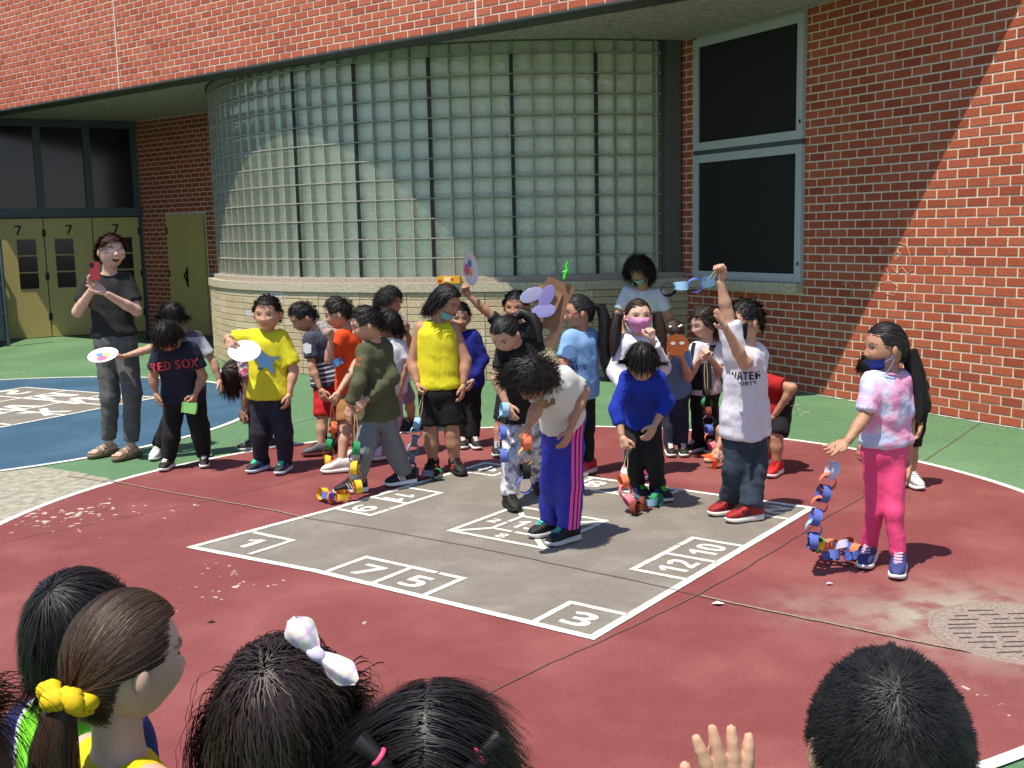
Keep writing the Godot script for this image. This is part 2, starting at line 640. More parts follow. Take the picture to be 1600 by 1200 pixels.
	part("lid", lid.mesh(), gritty(Color(0.60, 0.54, 0.50), 0.95, 2.5, 1.0), mh)
	var slot := BoxMesh.new()
	slot.size = Vector3(1, 0.004, 0.008)
	var slot_m := mat(Color(0.25, 0.20, 0.19), 0.95)
	for row in 11:
		var z := -0.25 + row * 0.05
		var half := sqrt(maxf(0.0, 0.27 * 0.27 - z * z))
		var x := -half
		while x < half - 0.05:
			var l := rng.randf_range(0.05, 0.17)
			l = minf(l, half - x)
			part("slot", slot, slot_m, mh, Transform3D(Basis(Vector3(l, 0, 0), Vector3.UP, Vector3(0, 0, 1)), Vector3(x + l * 0.5, 0.0125, z + rng.randf_range(-0.006, 0.006))))
			x += l + rng.randf_range(0.02, 0.06)

# ================================================================ BUILDING
const SOFFIT := 3.74
const FASCIA_Y := 3.67
const COURSE := 0.0813
const MODULE := 0.2032
const GC := Vector3(0.309, 0, -16.858)    # centre of the curved wall
const GR := 4.695

var brick_full: ArrayMesh
var brick_normal: NoiseTexture2D

func brick_mesh(w: float, h: float, d: float, ch := 0.004) -> ArrayMesh:    # front faces +z, chamfered front edges, no back
	var a := Acc.new()
	var x := w * 0.5; var y := h * 0.5
	var f := [Vector3(-x + ch, -y + ch, 0), Vector3(x - ch, -y + ch, 0), Vector3(x - ch, y - ch, 0), Vector3(-x + ch, y - ch, 0)]
	var s := [Vector3(-x, -y, -ch), Vector3(x, -y, -ch), Vector3(x, y, -ch), Vector3(-x, y, -ch)]
	a.quad(f[0], f[3], f[2], f[1])
	for k in 4:
		var k2 := (k + 1) % 4
		a.quad(f[k], f[k2], s[k2], s[k])
		a.quad(s[k], s[k2], s[k2] - Vector3(0, 0, d), s[k] - Vector3(0, 0, d))
	return a.mesh()

# lays bricks in running bond on a flat face; returns nothing, adds brick parts to the wall
# frame: base point, along, out;  holes: rects (s0, y0, s1, y1) left open
func lay_bricks(wall: Node3D, base: Vector3, along: Vector3, out: Vector3, length: float, y0: float, y1: float, holes: Array, tones: Array, max_single: int, joints: Array = [], half := true, module := MODULE, course := COURSE) -> void:
	var rows := int(ceil((y1 - y0) / course - 0.01))
	var list := []
	var gap := 0.0135
	for r in rows:
		var ya := y0 + r * course
		var yb := minf(ya + course, y1)
		if yb - ya < 0.03: continue
		var start := -module * 0.5 if (r % 2 == 1 and half) else 0.0
		var cuts := []
		var s := start
		while s < length:
			cuts.append([maxf(s, 0.0), minf(s + module, length)])
			s += module
		for jt in joints:
			var nc := []
			for c in cuts:
				if c[0] < jt - 0.01 and c[1] > jt + 0.01:
					nc.append([c[0], jt]); nc.append([jt, c[1]])
				else:
					nc.append(c)
			cuts = nc
		for c in cuts:
			var s0: float = c[0] + gap * 0.5
			var s1: float = c[1] - gap * 0.5
			for h in holes:
				if yb > h[1] + 0.01 and ya < h[3] - 0.01 and s1 > h[0] and s0 < h[2]:
					if s0 < h[0]: s1 = h[0]
					elif s1 > h[2]: s0 = h[2]
					else: s1 = s0
			if s1 - s0 < 0.025: continue
			var p := base + along * ((s0 + s1) * 0.5) + Vector3(0, (ya + yb) * 0.5, 0)
			var q := to_px(p)
			var d := p.distance_to(cam_pos)
			var seen: bool = q.x > -20 and q.x < 1620 and q.y > -10 and q.y < 1210
			if not seen and (q.x < -700 or q.x > 2300 or q.y < -700): continue
			var visible_size := (s1 - s0) * absf(out.dot((cam_pos - p).normalized())) / d
			list.append([visible_size if seen else -1.0, p, s1 - s0, yb - ya - gap])
	list.sort_custom(func(a, b): return a[0] > b[0])
	var bw := module - gap
	var bh := course - gap
	var mesh := brick_mesh(bw, bh, 0.03)
	var mats := []
	for t in tones:
		mats.append(gritty(t, 0.9, 3.0, 0.6))
	var mm := MultiMesh.new()
	mm.transform_format = MultiMesh.TRANSFORM_3D
	mm.use_colors = true
	mm.mesh = mesh
	var singles := mini(max_single, list.size())
	mm.instance_count = list.size() - singles
	for k in list.size():
		var e: Array = list[k]
		var wob := rng.randf_range(-0.0015, 0.0015)
		var b := Basis(along * (e[2] / bw), Vector3.UP * (e[3] / bh), out).rotated(out, rng.randf_range(-0.004, 0.004))
		var xf := Transform3D(b, e[1] + out * (0.005 + wob) - wall.position)
		var ti := rng.randi() % tones.size()
		if k < singles and e[0] > 0:
			part("brick", mesh, mats[ti], wall, xf)
		else:
			if k < singles:
				singles = k
				mm.instance_count = list.size() - singles
			mm.set_instance_transform(k - singles, xf)
			mm.set_instance_color(k - singles, (tones[ti] as Color).srgb_to_linear())
	if mm.instance_count > 0:
		var mi := MultiMeshInstance3D.new()
		mi.name = "bricks"
		mi.multimesh = mm
		var m := gritty(Color.WHITE, 0.9, 3.0, 0.6)
		m.vertex_color_use_as_albedo = true
		mi.material_override = m
		mi.set_meta("kind", "stuff")
		wall.add_child(mi, true)

func slab(a: Vector3, b: Vector3, y0: float, y1: float, out: Vector3, n0: float, n1: float) -> ArrayMesh:   # upright slab from a to b, between two offsets along out
	var acc := Acc.new()
	acc.box(a + out * n0 + Vector3(0, y0, 0), b - a, Vector3(0, y1 - y0, 0), out * (n1 - n0))
	return acc.mesh()

func build_building() -> void:
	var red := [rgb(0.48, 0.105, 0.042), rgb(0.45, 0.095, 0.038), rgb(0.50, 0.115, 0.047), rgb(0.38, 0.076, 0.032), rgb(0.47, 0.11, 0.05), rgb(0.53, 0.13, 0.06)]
	var mortar := gritty(rgb(0.84, 0.74, 0.58), 0.95, 4.0, 0.8)
	# ---- right brick wall
	var wa := gnd(1253, 612)
	var wb := gnd(1600, 670)
	var wd := (wb - wa).normalized()
	var wn := Vector3(-wd.z, 0, wd.x)             # towards the yard
	var corner := on_plane(1064, 500, wa, wn)
	corner.y = 0
	var wall := thing("brick_wall", "sunlit red brick school wall with two dark screened windows", "wall", corner)
	var wlen := 9.5
	part("mortar", slab(wd * -2.5, wd * wlen, 0, 6.4, wn, -0.3, 0.0), mortar, wall)
	var sc := func(x: float, y: float) -> Vector2:
		var p := on_plane(x, y, corner, wn)
		return Vector2((p - corner).dot(wd), p.y)
	var wl: float = sc.call(1088, 300).x
	var wr: float = sc.call(1259, 220).x
	var wt := 3.70
	var wbot := 1.10
	lay_bricks(wall, corner, wd, wn, wlen, 0.0, 6.3, [[wl, 1.0, wr, SOFFIT]], red, 300)
	var frame_m := mat(Color(0.68, 0.70, 0.70), 0.5)
	var screen_m := gritty(Color(0.055, 0.052, 0.05), 0.75, 20.0, 0.4)
	var midy: float = (sc.call(1256, 225).y + sc.call(1090, 238).y) * 0.5
	for k in 2:
		var ya := wbot if k == 0 else midy + 0.03
		var yb := midy - 0.02 if k == 0 else wt
		var w := Node3D.new()
		w.name = "window"
		wall.add_child(w, true)
		var fr := Acc.new()
		var t := 0.085
		var B := func(s0: float, y0: float, s1: float, y1: float, n0: float, n1: float) -> void:
			fr.box(wd * s0 + Vector3(0, y0, 0) + wn * n0, wd * (s1 - s0), Vector3(0, y1 - y0, 0), wn * (n1 - n0))
		B.call(wl, ya, wl + t, yb, 0.0, 0.05)
		B.call(wr - t, ya, wr, yb, 0.0, 0.05)
		B.call(wl + t, ya, wr - t, ya + t, 0.0, 0.048)
		B.call(wl + t, yb - t, wr - t, yb, 0.0, 0.048)
		part("frame", fr.mesh(), frame_m, w)
		part("screen", slab(wd * (wl + t), wd * (wr - t), ya + t, yb - t, wn, 0.004, 0.026), screen_m, w)
		var lip := Acc.new()
		fr = lip
		B.call(wl + t, ya + t, wl + t + 0.012, yb - t, 0.026, 0.034)
		B.call(wr - t - 0.012, ya + t, wr - t, yb - t, 0.026, 0.034)
		B.call(wl + t + 0.012, ya + t, wr - t - 0.012, ya + t + 0.012, 0.026, 0.034)
		B.call(wl + t + 0.012, yb - t - 0.012, wr - t - 0.012, yb - t, 0.026, 0.034)
		part("bead", lip.mesh(), mat(Color(0.20, 0.21, 0.21), 0.5, 0.2), w)
		var lat := Acc.new()
		lat.cbox(wd * (wr - 0.03) + Vector3(0, lerpf(ya, yb, 0.14), 0) + wn * 0.056, Vector3(0.012, 0.035, 0.014), Basis(wd, Vector3.UP, wn))
		part("latch", lat.mesh(), mat(Color(0.1, 0.1, 0.1), 0.4, 0.5), w)
	part("window_mullion", slab(wd * wl, wd * wr, midy - 0.019, midy + 0.029, wn, 0.0, 0.035), mat(Color(0.30, 0.32, 0.33), 0.5, 0.3), wall)
	var stone := gritty(rgb(0.56, 0.50, 0.37), 0.9, 1.5, 0.8)
	part("window_sill", slab(wd * -0.02, wd * (wr + 0.005), 1.0, 1.095, wn, 0.0, 0.10), stone, wall)
	# faint chalk scribbles
	var chalk_m := mat(rgb(0.62, 0.36, 0.28), 0.95)
	for c in [[[1375, 400], [1383, 385], [1400, 377], [1418, 384], [1424, 405], [1421, 420]], [[1398, 398], [1404, 392], [1410, 400], [1400, 406], [1396, 396], [1408, 394], [1402, 404]], [[1476, 396], [1484, 389], [1480, 400], [1488, 392], [1482, 402]],
		[[1374, 420], [1380, 426], [1384, 417], [1390, 428], [1396, 418], [1403, 427], [1411, 418], [1418, 428], [1428, 421]], [[1362, 458], [1372, 444], [1390, 438], [1404, 448], [1398, 462], [1384, 458]], [[1316, 445], [1325, 440], [1334, 448], [1330, 462], [1318, 470]]]:
		var pts := PackedVector3Array()
		var rad := PackedFloat32Array()
		for q in c:
			pts.append(on_plane(q[0], q[1], corner, wn) + wn * 0.006 - corner); rad.append(0.0028)
		var sc2 := Acc.new()
		sc2.tube(pts, rad, 5)
		part("chalk_mark", sc2.mesh(), chalk_m, wall)
	# pale scuffed mortar at the foot
	var chalk := gritty(rgb(0.62, 0.60, 0.56), 0.95, 5.0, 1.0)
	for k in 26:
		var s0 := 1.0 + k * 0.17 + rng.randf_range(-0.04, 0.04)
		var pts := PackedVector2Array()
		for j in 9:
			var t := TAU * j / 9
			var p := corner + wd * (s0 + cos(t) * rng.randf_range(0.06, 0.13)) + wn * (0.02 + (0.5 + 0.5 * sin(t)) * rng.randf_range(0.02, 0.055))
			pts.append(Vector2(p.x, p.z))
		structure("paint_smear", flat_poly(pts, 0.0042 + 0.0003 * (k % 3)), chalk)

	# ---- overhang: straight fascia seen in the picture, then an unseen bend shaped to cast the diagonal wall shadow
	var f0 := gnd(0, 172, FASCIA_Y)
	var f1 := gnd(975, 0, FASCIA_Y)
	f0.y = 0; f1.y = 0
	var fd := (f1 - f0).normalized()
	var fl := f0 - fd * 5.0
	var fe := f1 + fd * 0.8
	var bend := Vector3(1.98, 0, -9.44)
	var hit := corner + wd * 4.50
	var fn := Vector3(-fd.z, 0, fd.x)
	var over := thing("brick_overhang", "long red brick upper storey overhanging the curved glass wall", "overhang", fl)
	var flen := fl.distance_to(fe)
	part("mortar", slab(Vector3.ZERO, fe - fl, FASCIA_Y + 0.002, 6.4, fn, -0.3, 0.0), mortar, over)
	var je1 := (on_plane(182, 70, f0, fn) - fl).dot(fd)
	var je2 := (on_plane(744, 20, f0, fn) - fl).dot(fd)
	lay_bricks(over, fl, fd, fn, flen, FASCIA_Y, 6.3, [], [rgb(0.55, 0.125, 0.062), rgb(0.52, 0.112, 0.056), rgb(0.58, 0.14, 0.07), rgb(0.46, 0.095, 0.048), rgb(0.56, 0.13, 0.066), rgb(0.60, 0.155, 0.085)], 300, [je1, je2])
	var sealant := mat(rgb(0.72, 0.66, 0.58), 0.8)
	for j in [je1, je2]:
		part("expansion_joint", slab(fd * (j - 0.009), fd * (j + 0.009), FASCIA_Y, 6.3, fn, 0.0, 0.007), sealant, over)
	part("drip_edge", slab(-fd * 0.01, fe - fl, FASCIA_Y - 0.022, FASCIA_Y - 0.001, fn, -0.32, 0.016), mat(Color(0.30, 0.30, 0.29), 0.5, 0.5), over)
	for e in [[fe, bend], [bend, hit]]:  # out of view, added and placed for the shadow edge on the brick wall
		var hd: Vector3 = (e[1] - e[0]).normalized()
		var hn := Vector3(-hd.z, 0, hd.x)
		part("return_fascia", slab(e[0] - fl, e[1] - fl, FASCIA_Y, 6.4, hn, -0.3, 0.0), gritty(rgb(0.55, 0.125, 0.062), 0.9), over)
	var sp := PackedVector2Array()
	for p in [fl, fe, bend, hit, hit - wn * 0.2, corner - wn * 0.2 - wd * 0.3, corner - wd * 9.0, Vector3(-16, 0, -24), fl + Vector3(-4, 0, -3)]:
		sp.append(Vector2(p.x - fl.x, p.z - fl.z))
	var soffit := Acc.new()
	var ids := Geometry2D.triangulate_polygon(sp)
	for lev in 2:
		var b0 := soffit.v.size()
		for p in sp:
			soffit.v.append(Vector3(p.x, SOFFIT + 0.12 * lev, p.y)); soffit.n.append(Vector3.DOWN if lev == 0 else Vector3.UP); soffit.c.append(Color.WHITE)
		for i in ids:
			soffit.idx.append(b0 + i)
	part("soffit", soffit.mesh(), gritty(rgb(0.46, 0.42, 0.40), 0.7, 0.6, 0.2), over)
	# roof slab over everything, so that the sky does not shine in from above
	var roof := Acc.new()
	for i in ids:
		var p := sp[i]
		roof.v.append(Vector3(p.x, 6.35, p.y)); roof.n.append(Vector3.UP); roof.c.append(Color.WHITE); roof.idx.append(roof.v.size() - 1)
	part("roof", roof.mesh(), mat(Color(0.4, 0.4, 0.4)), over)
	# recessed downlights
	var glow := mat(Color(0.9, 0.86, 0.72), 0.5)
	glow.emission_enabled = true
	glow.emission = Color(1.0, 0.93, 0.74)
	glow.emission_energy_multiplier = 0.75
	for q in [[37, 195], [147, 206], [245, 214]]:
		var p := gnd(q[0], q[1], SOFFIT - 0.004)
		var dl := thing("downlight", "round recessed downlight in the dark ceiling above the doors", "downlight", p, "downlights in the entrance ceiling")
		var lens := CylinderMesh.new()
		lens.top_radius = 0.085; lens.bottom_radius = 0.085; lens.height = 0.008
		part("lens", lens, glow, dl)
		var ring := TorusMesh.new()
		ring.inner_radius = 0.085; ring.outer_radius = 0.11
		part("trim_ring", ring, mat(Color(0.5, 0.5, 0.47), 0.4, 0.4), dl)
		var lamp := SpotLight3D.new()
		lamp.name = "lamp"
		lamp.light_energy = 0.12
		lamp.light_color = Color(1, 0.93, 0.78)
		lamp.light_size = 0.08
		lamp.spot_range = 8
		lamp.spot_attenuation = 2
		lamp.spot_angle = 60
		lamp.shadow_enabled = true
		lamp.rotation_degrees.x = -90
		lamp.position.y = -0.02
		dl.add_child(lamp)

	build_curved_wall(stone)
	build_doors(red, mortar)

func arc(t: float, r: float, y: float) -> Vector3:
	return Vector3(r * sin(t), y, r * cos(t))

func arc_band(t0: float, t1: float, r0: float, r1: float, y0: float, y1: float, n: int) -> ArrayMesh:   # solid curved bar, relative to the curve's centre
	var a := Acc.new()
	for k in n:
		var ta := lerpf(t0, t1, float(k) / n)
		var tb := lerpf(t0, t1, float(k + 1) / n)
		a.quad(arc(ta, r1, y0), arc(ta, r1, y1), arc(tb, r1, y1), arc(tb, r1, y0))
		a.quad(arc(ta, r1, y1), arc(ta, r0, y1), arc(tb, r0, y1), arc(tb, r1, y1))
		a.quad(arc(ta, r0, y0), arc(ta, r1, y0), arc(tb, r1, y0), arc(tb, r0, y0))
		a.quad(arc(ta, r0, y1), arc(ta, r0, y0), arc(tb, r0, y0), arc(tb, r0, y1))
	for t in [t0, t1]:
		a.quad(arc(t, r0, y0), arc(t, r1, y0), arc(t, r1, y1), arc(t, r0, y1))
	return a.mesh()

func build_curved_wall(stone: Material) -> void:
	var t_right := 0.33
	var t_left := -1.95
	# --- beige brick base
	var base := thing("curved_base_wall", "low curved beige brick wall with stone ledge under the glass blocks", "wall", GC)
	var rb := GR + 0.10
	part("mortar", arc_band(t_left, 0.40, rb - 0.25, rb, 0.0, 1.0, 60), gritty(rgb(0.46, 0.39, 0.29), 0.95, 4.0, 0.8), base)
	var bl := 0.305
	var n := int((0.385 - t_left) * rb / bl)
	var beige := [rgb(0.60, 0.48, 0.31), rgb(0.64, 0.52, 0.345), rgb(0.57, 0.45, 0.285), rgb(0.67, 0.56, 0.39)]
	var odd := rgb(0.62, 0.60, 0.54)
	var bmesh := brick_mesh(bl - 0.006, 0.0745, 0.04, 0.003)
	var bm := []
	for c in beige: bm.append(gritty(c, 0.85, 2.0, 0.6))
	bm.append(gritty(odd, 0.85, 2.0, 0.6))
	for r in 12:
		for k in n:
			var t := 0.385 - (k + 0.5) * bl / rb
			var y := 0.042 + r * 0.0834
			if t < -1.75: continue
			var out := arc(t, 1, 0)
			var al := Vector3(cos(t), 0, -sin(t))
			var m: Material = bm[rng.randi() % 4]
			if rng.randf() < 0.012: m = bm[4]
			part("brick", bmesh, m, base, Transform3D(Basis(al, Vector3.UP, out), arc(t, rb + 0.012 + rng.randf_range(-0.001, 0.001), y)))
	part("ledge", arc_band(t_left, 0.40, GR - 0.12, GR + 0.135, 1.005, 1.105, 90), stone, base)
	part("curb", arc_band(t_left, 0.385, GR - 0.10, GR + 0.055, 1.107, 1.165, 90), gritty(rgb(0.46, 0.40, 0.32), 0.9, 2.0, 0.7), base)
	# --- glass block wall
	var g := thing("glass_block_wall", "tall curved wall of pale green glass blocks with dark uprights", "glass wall", GC)
	var y0 := 1.168
	var rows := 11
	var pitch := 0.2215
	var ytop := y0 + rows * pitch
	var cw := 0.234
	var panel := 4 * cw
	var tm0 := -0.65                  # first upright
	# frosted inner skin of the blocks
	var wave := noise_tex(0.02, 512, 3, true, 9.0)
	var inner := mat(rgb(0.66, 0.72, 0.56), 0.35)
	inner.normal_enabled = true
	inner.normal_texture = wave
	inner.normal_scale = 0.9
	inner.uv1_triplanar = true
	inner.uv1_scale = Vector3(2.6, 1.6, 2.6)
	part("inner_skin", arc_band(t_left, t_right - 0.02, GR - 0.13, GR - 0.085, y0, ytop + 0.16, 90), inner, g)
	var joint_m := gritty(rgb(0.44, 0.42, 0.36), 0.9, 3.0, 0.5)
	for r in rows + 1:
		var y := y0 + r * pitch
		part("joint", arc_band(t_left, t_right - 0.02, GR - 0.085, GR + 0.002, y - 0.0055, y + 0.0055, 90), joint_m, g)
	part("top_joint", arc_band(t_left, t_right - 0.02, GR - 0.085, GR, ytop + 0.15, ytop + 0.165, 90), joint_m, g)
	# columns: blocks counted left and right from the uprights
	var edges := []
	var t := tm0
	while t < t_right - 0.03:
		edges.append(t); t += cw / GR
	t = tm0 - cw / GR
	while t > -1.80:
		edges.append(t); t -= cw / GR
	edges.sort()
	var vj := Acc.new()
	vj.cbox(Vector3(0, 0, -0.043), Vector3(0.011, ytop + 0.15 - y0, 0.084))
	var vjm := vj.mesh()
	for e in edges:
		part("joint", vjm, joint_m, g, Transform3D(Basis(Vector3.UP, e), arc(e, GR, (y0 + ytop + 0.15) * 0.5)))
	# the block: a pillowed, slightly wavy front pane
	var variants := []
	for q in 5:
		var a := Acc.new()
		var nn := 7
		var wn := FastNoiseLite.new()
		wn.seed = 90 + q
		wn.frequency = 14.0
		var bw := cw - 0.012
		var bh := pitch - 0.012
		for j in nn + 1:
			for i in nn + 1:
				var fx := float(i) / nn - 0.5
				var fy := float(j) / nn - 0.5
				var edge := minf(1.0, minf(0.5 - absf(fx), 0.5 - absf(fy)) * 7.0)
				var zz := -0.010 + 0.010 * edge + wn.get_noise_2d(fx, fy) * 0.004 * edge
				a.v.append(Vector3(fx * bw, fy * bh, zz)); a.n.append(Vector3(0, 0, 1)); a.c.append(Color.WHITE)
		for j in nn:
			for i in nn:
				var k := j * (nn + 1) + i
				for w in [k, k + nn + 1, k + nn + 2, k, k + nn + 2, k + 1]:
					a.idx.append(w)
		for j in range(0, nn + 1):
			for i in range(0, nn + 1):
				var k := j * (nn + 1) + i
				var l := a.v[j * (nn + 1) + maxi(i - 1, 0)]
				var rr := a.v[j * (nn + 1) + mini(i + 1, nn)]
				var d := a.v[maxi(j - 1, 0) * (nn + 1) + i]
				var uu := a.v[mini(j + 1, nn) * (nn + 1) + i]
				a.n[k] = (rr - l).cross(uu - d).normalized()
		variants.append(a.mesh())
	var glass := mat(Color(0.74, 0.82, 0.70, 0.13), 0.06)
	glass.transparency = BaseMaterial3D.TRANSPARENCY_ALPHA
	glass.metallic_specular = 0.5
	var made := []
	for k in edges.size():
		var ta: float = edges[k]
		var tb: float = ta + cw / GR
		var tc := (ta + tb) * 0.5
		if tb > t_right - 0.015: continue
		for r in rows:
			var p := arc(tc, GR - 0.004, y0 + (r + 0.5) * pitch)
			var face := absf(arc(tc, 1, 0).dot((cam_pos - GC - p).normalized()))
			made.append([face, Transform3D(Basis(Vector3.UP, tc), p)])
		var ptop := arc(tc, GR - 0.004, ytop + 0.075)
		made.append([0.01, Transform3D(Basis(Vector3.UP, tc).scaled_local(Vector3(1, 0.66, 1)), ptop)])
	made.sort_custom(func(a, b): return a[0] > b[0])
	for k in made.size():
		if k < 300:
			part("glass_block", variants[rng.randi() % 5], glass, g, made[k][1])
	var mm := MultiMesh.new()
	mm.transform_format = MultiMesh.TRANSFORM_3D
	mm.mesh = variants[0]
	mm.instance_count = maxi(0, made.size() - 300)
	for k in range(300, made.size()):
		mm.set_instance_transform(k - 300, made[k][1])
	var mi := MultiMeshInstance3D.new()
	mi.name = "glass_blocks"
	mi.multimesh = mm
	mi.material_override = glass
	mi.set_meta("kind", "stuff")
	g.add_child(mi, true)
	# dark uprights behind the front panes
	var black := mat(Color(0.05, 0.05, 0.05), 0.5)
	for k in 5:
		var tt := tm0 + k * panel / GR + 0.5 * cw / GR
		tt = tm0 + k * panel / GR
		var a := Acc.new()
		a.cbox(Vector3(0, 0, 0), Vector3(0.040, ytop - y0 + 0.02, 0.02))
		part("upright", a.mesh(), black, g, Transform3D(Basis(Vector3.UP, tt), arc(tt, GR - 0.0085, (y0 + ytop) * 0.5)))
	var steel := mat(Color(0.30, 0.31, 0.29), 0.55, 0.3)
	part("head_rail", arc_band(t_left, 0.385, GR - 0.12, GR + 0.03, ytop + 0.165, SOFFIT - 0.001, 90), steel, g)
	var post := Acc.new()
	post.cbox(Vector3.ZERO, Vector3(0.17, SOFFIT - 1.166, 0.16))
	post.cbox(Vector3(0.16, 0, -0.05), Vector3(0.20, SOFFIT - 1.166, 0.05))
	part("post", post.mesh(), mat(Color(0.36, 0.37, 0.36), 0.55, 0.3), g, Transform3D(Basis(Vector3.UP, t_right + 0.012), arc(t_right + 0.012, GR - 0.05, (SOFFIT + 1.166) * 0.5)))
	# small yellow box on the ledge
	var p := gnd(735, 436, 1.106)
	var tc := atan2(p.x - GC.x, p.z - GC.z)
	var bx := thing("chalk_box", "small yellow cardboard box standing on the stone ledge", "box", GC + arc(tc, GR + 0.12, 1.106))
	bx.rotation.y = tc
	var b := Acc.new()
	b.cbox(Vector3(0, 0.04, 0), Vector3(0.26, 0.08, 0.09))
	part("carton", b.mesh(), mat(Color(0.85, 0.60, 0.08), 0.6), bx)
	var fl := Acc.new()
	fl.cbox(Vector3(0, 0.045, 0.0465), Vector3(0.10, 0.05, 0.002))
	part("label_panel", fl.mesh(), mat(Color(0.92, 0.86, 0.62), 0.6), bx)
	var ls := Acc.new()
	ls.cbox(Vector3(0.04, 0.045, 0.0485), Vector3(0.03, 0.03, 0.001))
	ls.cbox(Vector3(-0.10, 0.03, 0.0465), Vector3(0.04, 0.03, 0.002))
	part("label_mark", ls.mesh(), mat(Color(0.75, 0.12, 0.08), 0.6), bx)

func build_doors(red: Array, mortar: Material) -> void:
	var a := gnd(19.5, 530.5)
	var b := gnd(120, 524.5)
	var d := (b - a).normalized()
	var n := Vector3(-d.z, 0, d.x)
	var S := func(x: float, y: float) -> Vector2:
		var p := on_plane(x, y, a, n)
		return Vector2((p - a).dot(d), p.y)
	var ycur := 2.06
	var s_gap: float = S.call(74, 430).x
	var leaf: float = S.call(146, 400).x - S.call(70, 400).x
	var s_end: float = S.call(226, 400).x
	var s0 := s_gap - leaf * 2.0
	var w := thing("entrance_doors", "tan double doors under dark transom windows in the shaded entrance", "entrance", a)
	var frame := mat(Color(0.28, 0.31, 0.33), 0.5, 0.3)
	var tan_m := mat(rgb(0.50, 0.39, 0.14), 0.45)
	var dark := mat(Color(0.015, 0.016, 0.018), 0.12)
	var B := func(acc: Acc, x0: float, y0: float, x1: float, y1: float, n0: float, n1: float) -> void:
		acc.box(d * x0 + Vector3(0, y0, 0) + n * n0, d * (x1 - x0), Vector3(0, y1 - y0, 0), n * (n1 - n0))
	# back panel and frame
	var ytop := SOFFIT
	var fr := Acc.new()
	B.call(fr, s0 - 0.1, 0, s_end + 0.05, ytop, -0.30, -0.06)
	B.call(fr, s0 - 0.1, ycur + 0.02, s_end, ycur + 0.17, -0.06, 0.05)
	B.call(fr, s0 - 0.1, ytop - 0.13, s_end, ytop - 0.001, -0.06, 0.05)
	part("frame", fr.mesh(), frame, w)
	for k in 4:
		var x0 := s0 + k * leaf
		var x1 := x0 + leaf
		if k == 3: x1 = minf(x1, s_end)
		var mul := Acc.new()
		B.call(mul, x0 - 0.06, ycur + 0.171, x0 + 0.06, ytop - 0.131, -0.06, 0.055)
		part("mullion", mul.mesh(), frame, w)
		var tr := Acc.new()
		B.call(tr, x0 + 0.06, ycur + 0.171, x1 - 0.06, ytop - 0.131, -0.058, -0.03)
		part("transom_pane", tr.mesh(), dark, w)
		var leafn := Node3D.new()
		leafn.name = "door"
		w.add_child(leafn, true)
		var pl := Acc.new()
		B.call(pl, x0 + 0.008, 0.012, x1 - 0.008, ycur, -0.055, 0.0)
		part("panel", pl.mesh(), tan_m, leafn)
		var left_hinge: bool = k % 2 == 0
		var px0 := x0 + leaf * 0.34
		var px1 := px0 + leaf * 0.34
		px0 = x0 + leaf * (0.20 if left_hinge else 0.44)
		px1 = px0 + leaf * 0.38
		for r in 3:
			var pn := Acc.new()
			B.call(pn, px0, 0.86 + r * 0.29, px1, 0.86 + r * 0.29 + 0.265, 0.001, 0.008)
			part("pane", pn.mesh(), dark, leafn)
		var hd := Acc.new()
		var hx := x1 - 0.11 if left_hinge else x0 + 0.06
		B.call(hd, hx, 0.75, hx + 0.05, 1.10, 0.035, 0.055)
		B.call(hd, hx + 0.005, 0.75, hx + 0.045, 0.80, 0.0, 0.035)
		B.call(hd, hx + 0.005, 1.05, hx + 0.045, 1.10, 0.0, 0.035)
		part("handle", hd.mesh(), mat(Color(0.16, 0.13, 0.09), 0.4, 0.7), leafn)
		var tx := part("numeral", text_mesh("7", 0.16, 0.006), mat(Color(0.02, 0.02, 0.02), 0.5), leafn)
		tx.transform = Transform3D(Basis(d, Vector3.UP, n), d * (x0 + leaf * 0.36 + (0.1 if not left_hinge else 0.12)) + Vector3(0, 1.86, 0) + n * 0.004)
		for hy in [0.3, 1.0, 1.75]:
			var hg := Acc.new()
			var gx := x0 + 0.004 if left_hinge else x1 - 0.03
			B.call(hg, gx, hy, gx + 0.026, hy + 0.12, 0.0, 0.012)
			part("hinge", hg.mesh(), mat(Color(0.12, 0.11, 0.09), 0.4, 0.6), leafn)
	# side wall that turns towards the curved wall, with a single door
	var c0 := a + d * s_end
	var d2 := Vector3(0.79, 0, 0.613).normalized()
	var n2 := Vector3(-d2.z, 0, d2.x)
	var sw := thing("shaded_brick_wall", "dark red brick wall in the shade beside the entrance doors", "wall", c0)
	part("mortar", slab(Vector3.ZERO, d2 * 4.2, 0, SOFFIT, n2, -0.3, 0.0), mortar, sw)
	var T := func(x: float, y: float) -> Vector2:
		var p := on_plane(x, y, c0, n2)
		return Vector2((p - c0).dot(d2), p.y)
	var da: float = T.call(266, 400).x
	var db := da + 1.05
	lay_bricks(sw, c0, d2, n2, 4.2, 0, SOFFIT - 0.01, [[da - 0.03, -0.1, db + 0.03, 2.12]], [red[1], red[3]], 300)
	var sd := Node3D.new()
	sd.name = "door"
	sw.add_child(sd, true)
	var pl := Acc.new()
	pl.box(d2 * da + n2 * 0.002 + Vector3(0, 0.01, 0), d2 * (db - da), Vector3(0, 2.06, 0), n2 * 0.04)
	part("panel", pl.mesh(), tan_m, sd)
	var lk := Acc.new()
	lk.tube(PackedVector3Array([d2 * (da + 0.52) + n2 * 0.045 + Vector3(0, 1.12, 0), d2 * (da + 0.51) + n2 * 0.10 + Vector3(0, 1.02, 0), d2 * (da + 0.52) + n2 * 0.045 + Vector3(0, 0.90, 0)]), PackedFloat32Array([0.014, 0.016, 0.014]), 6)
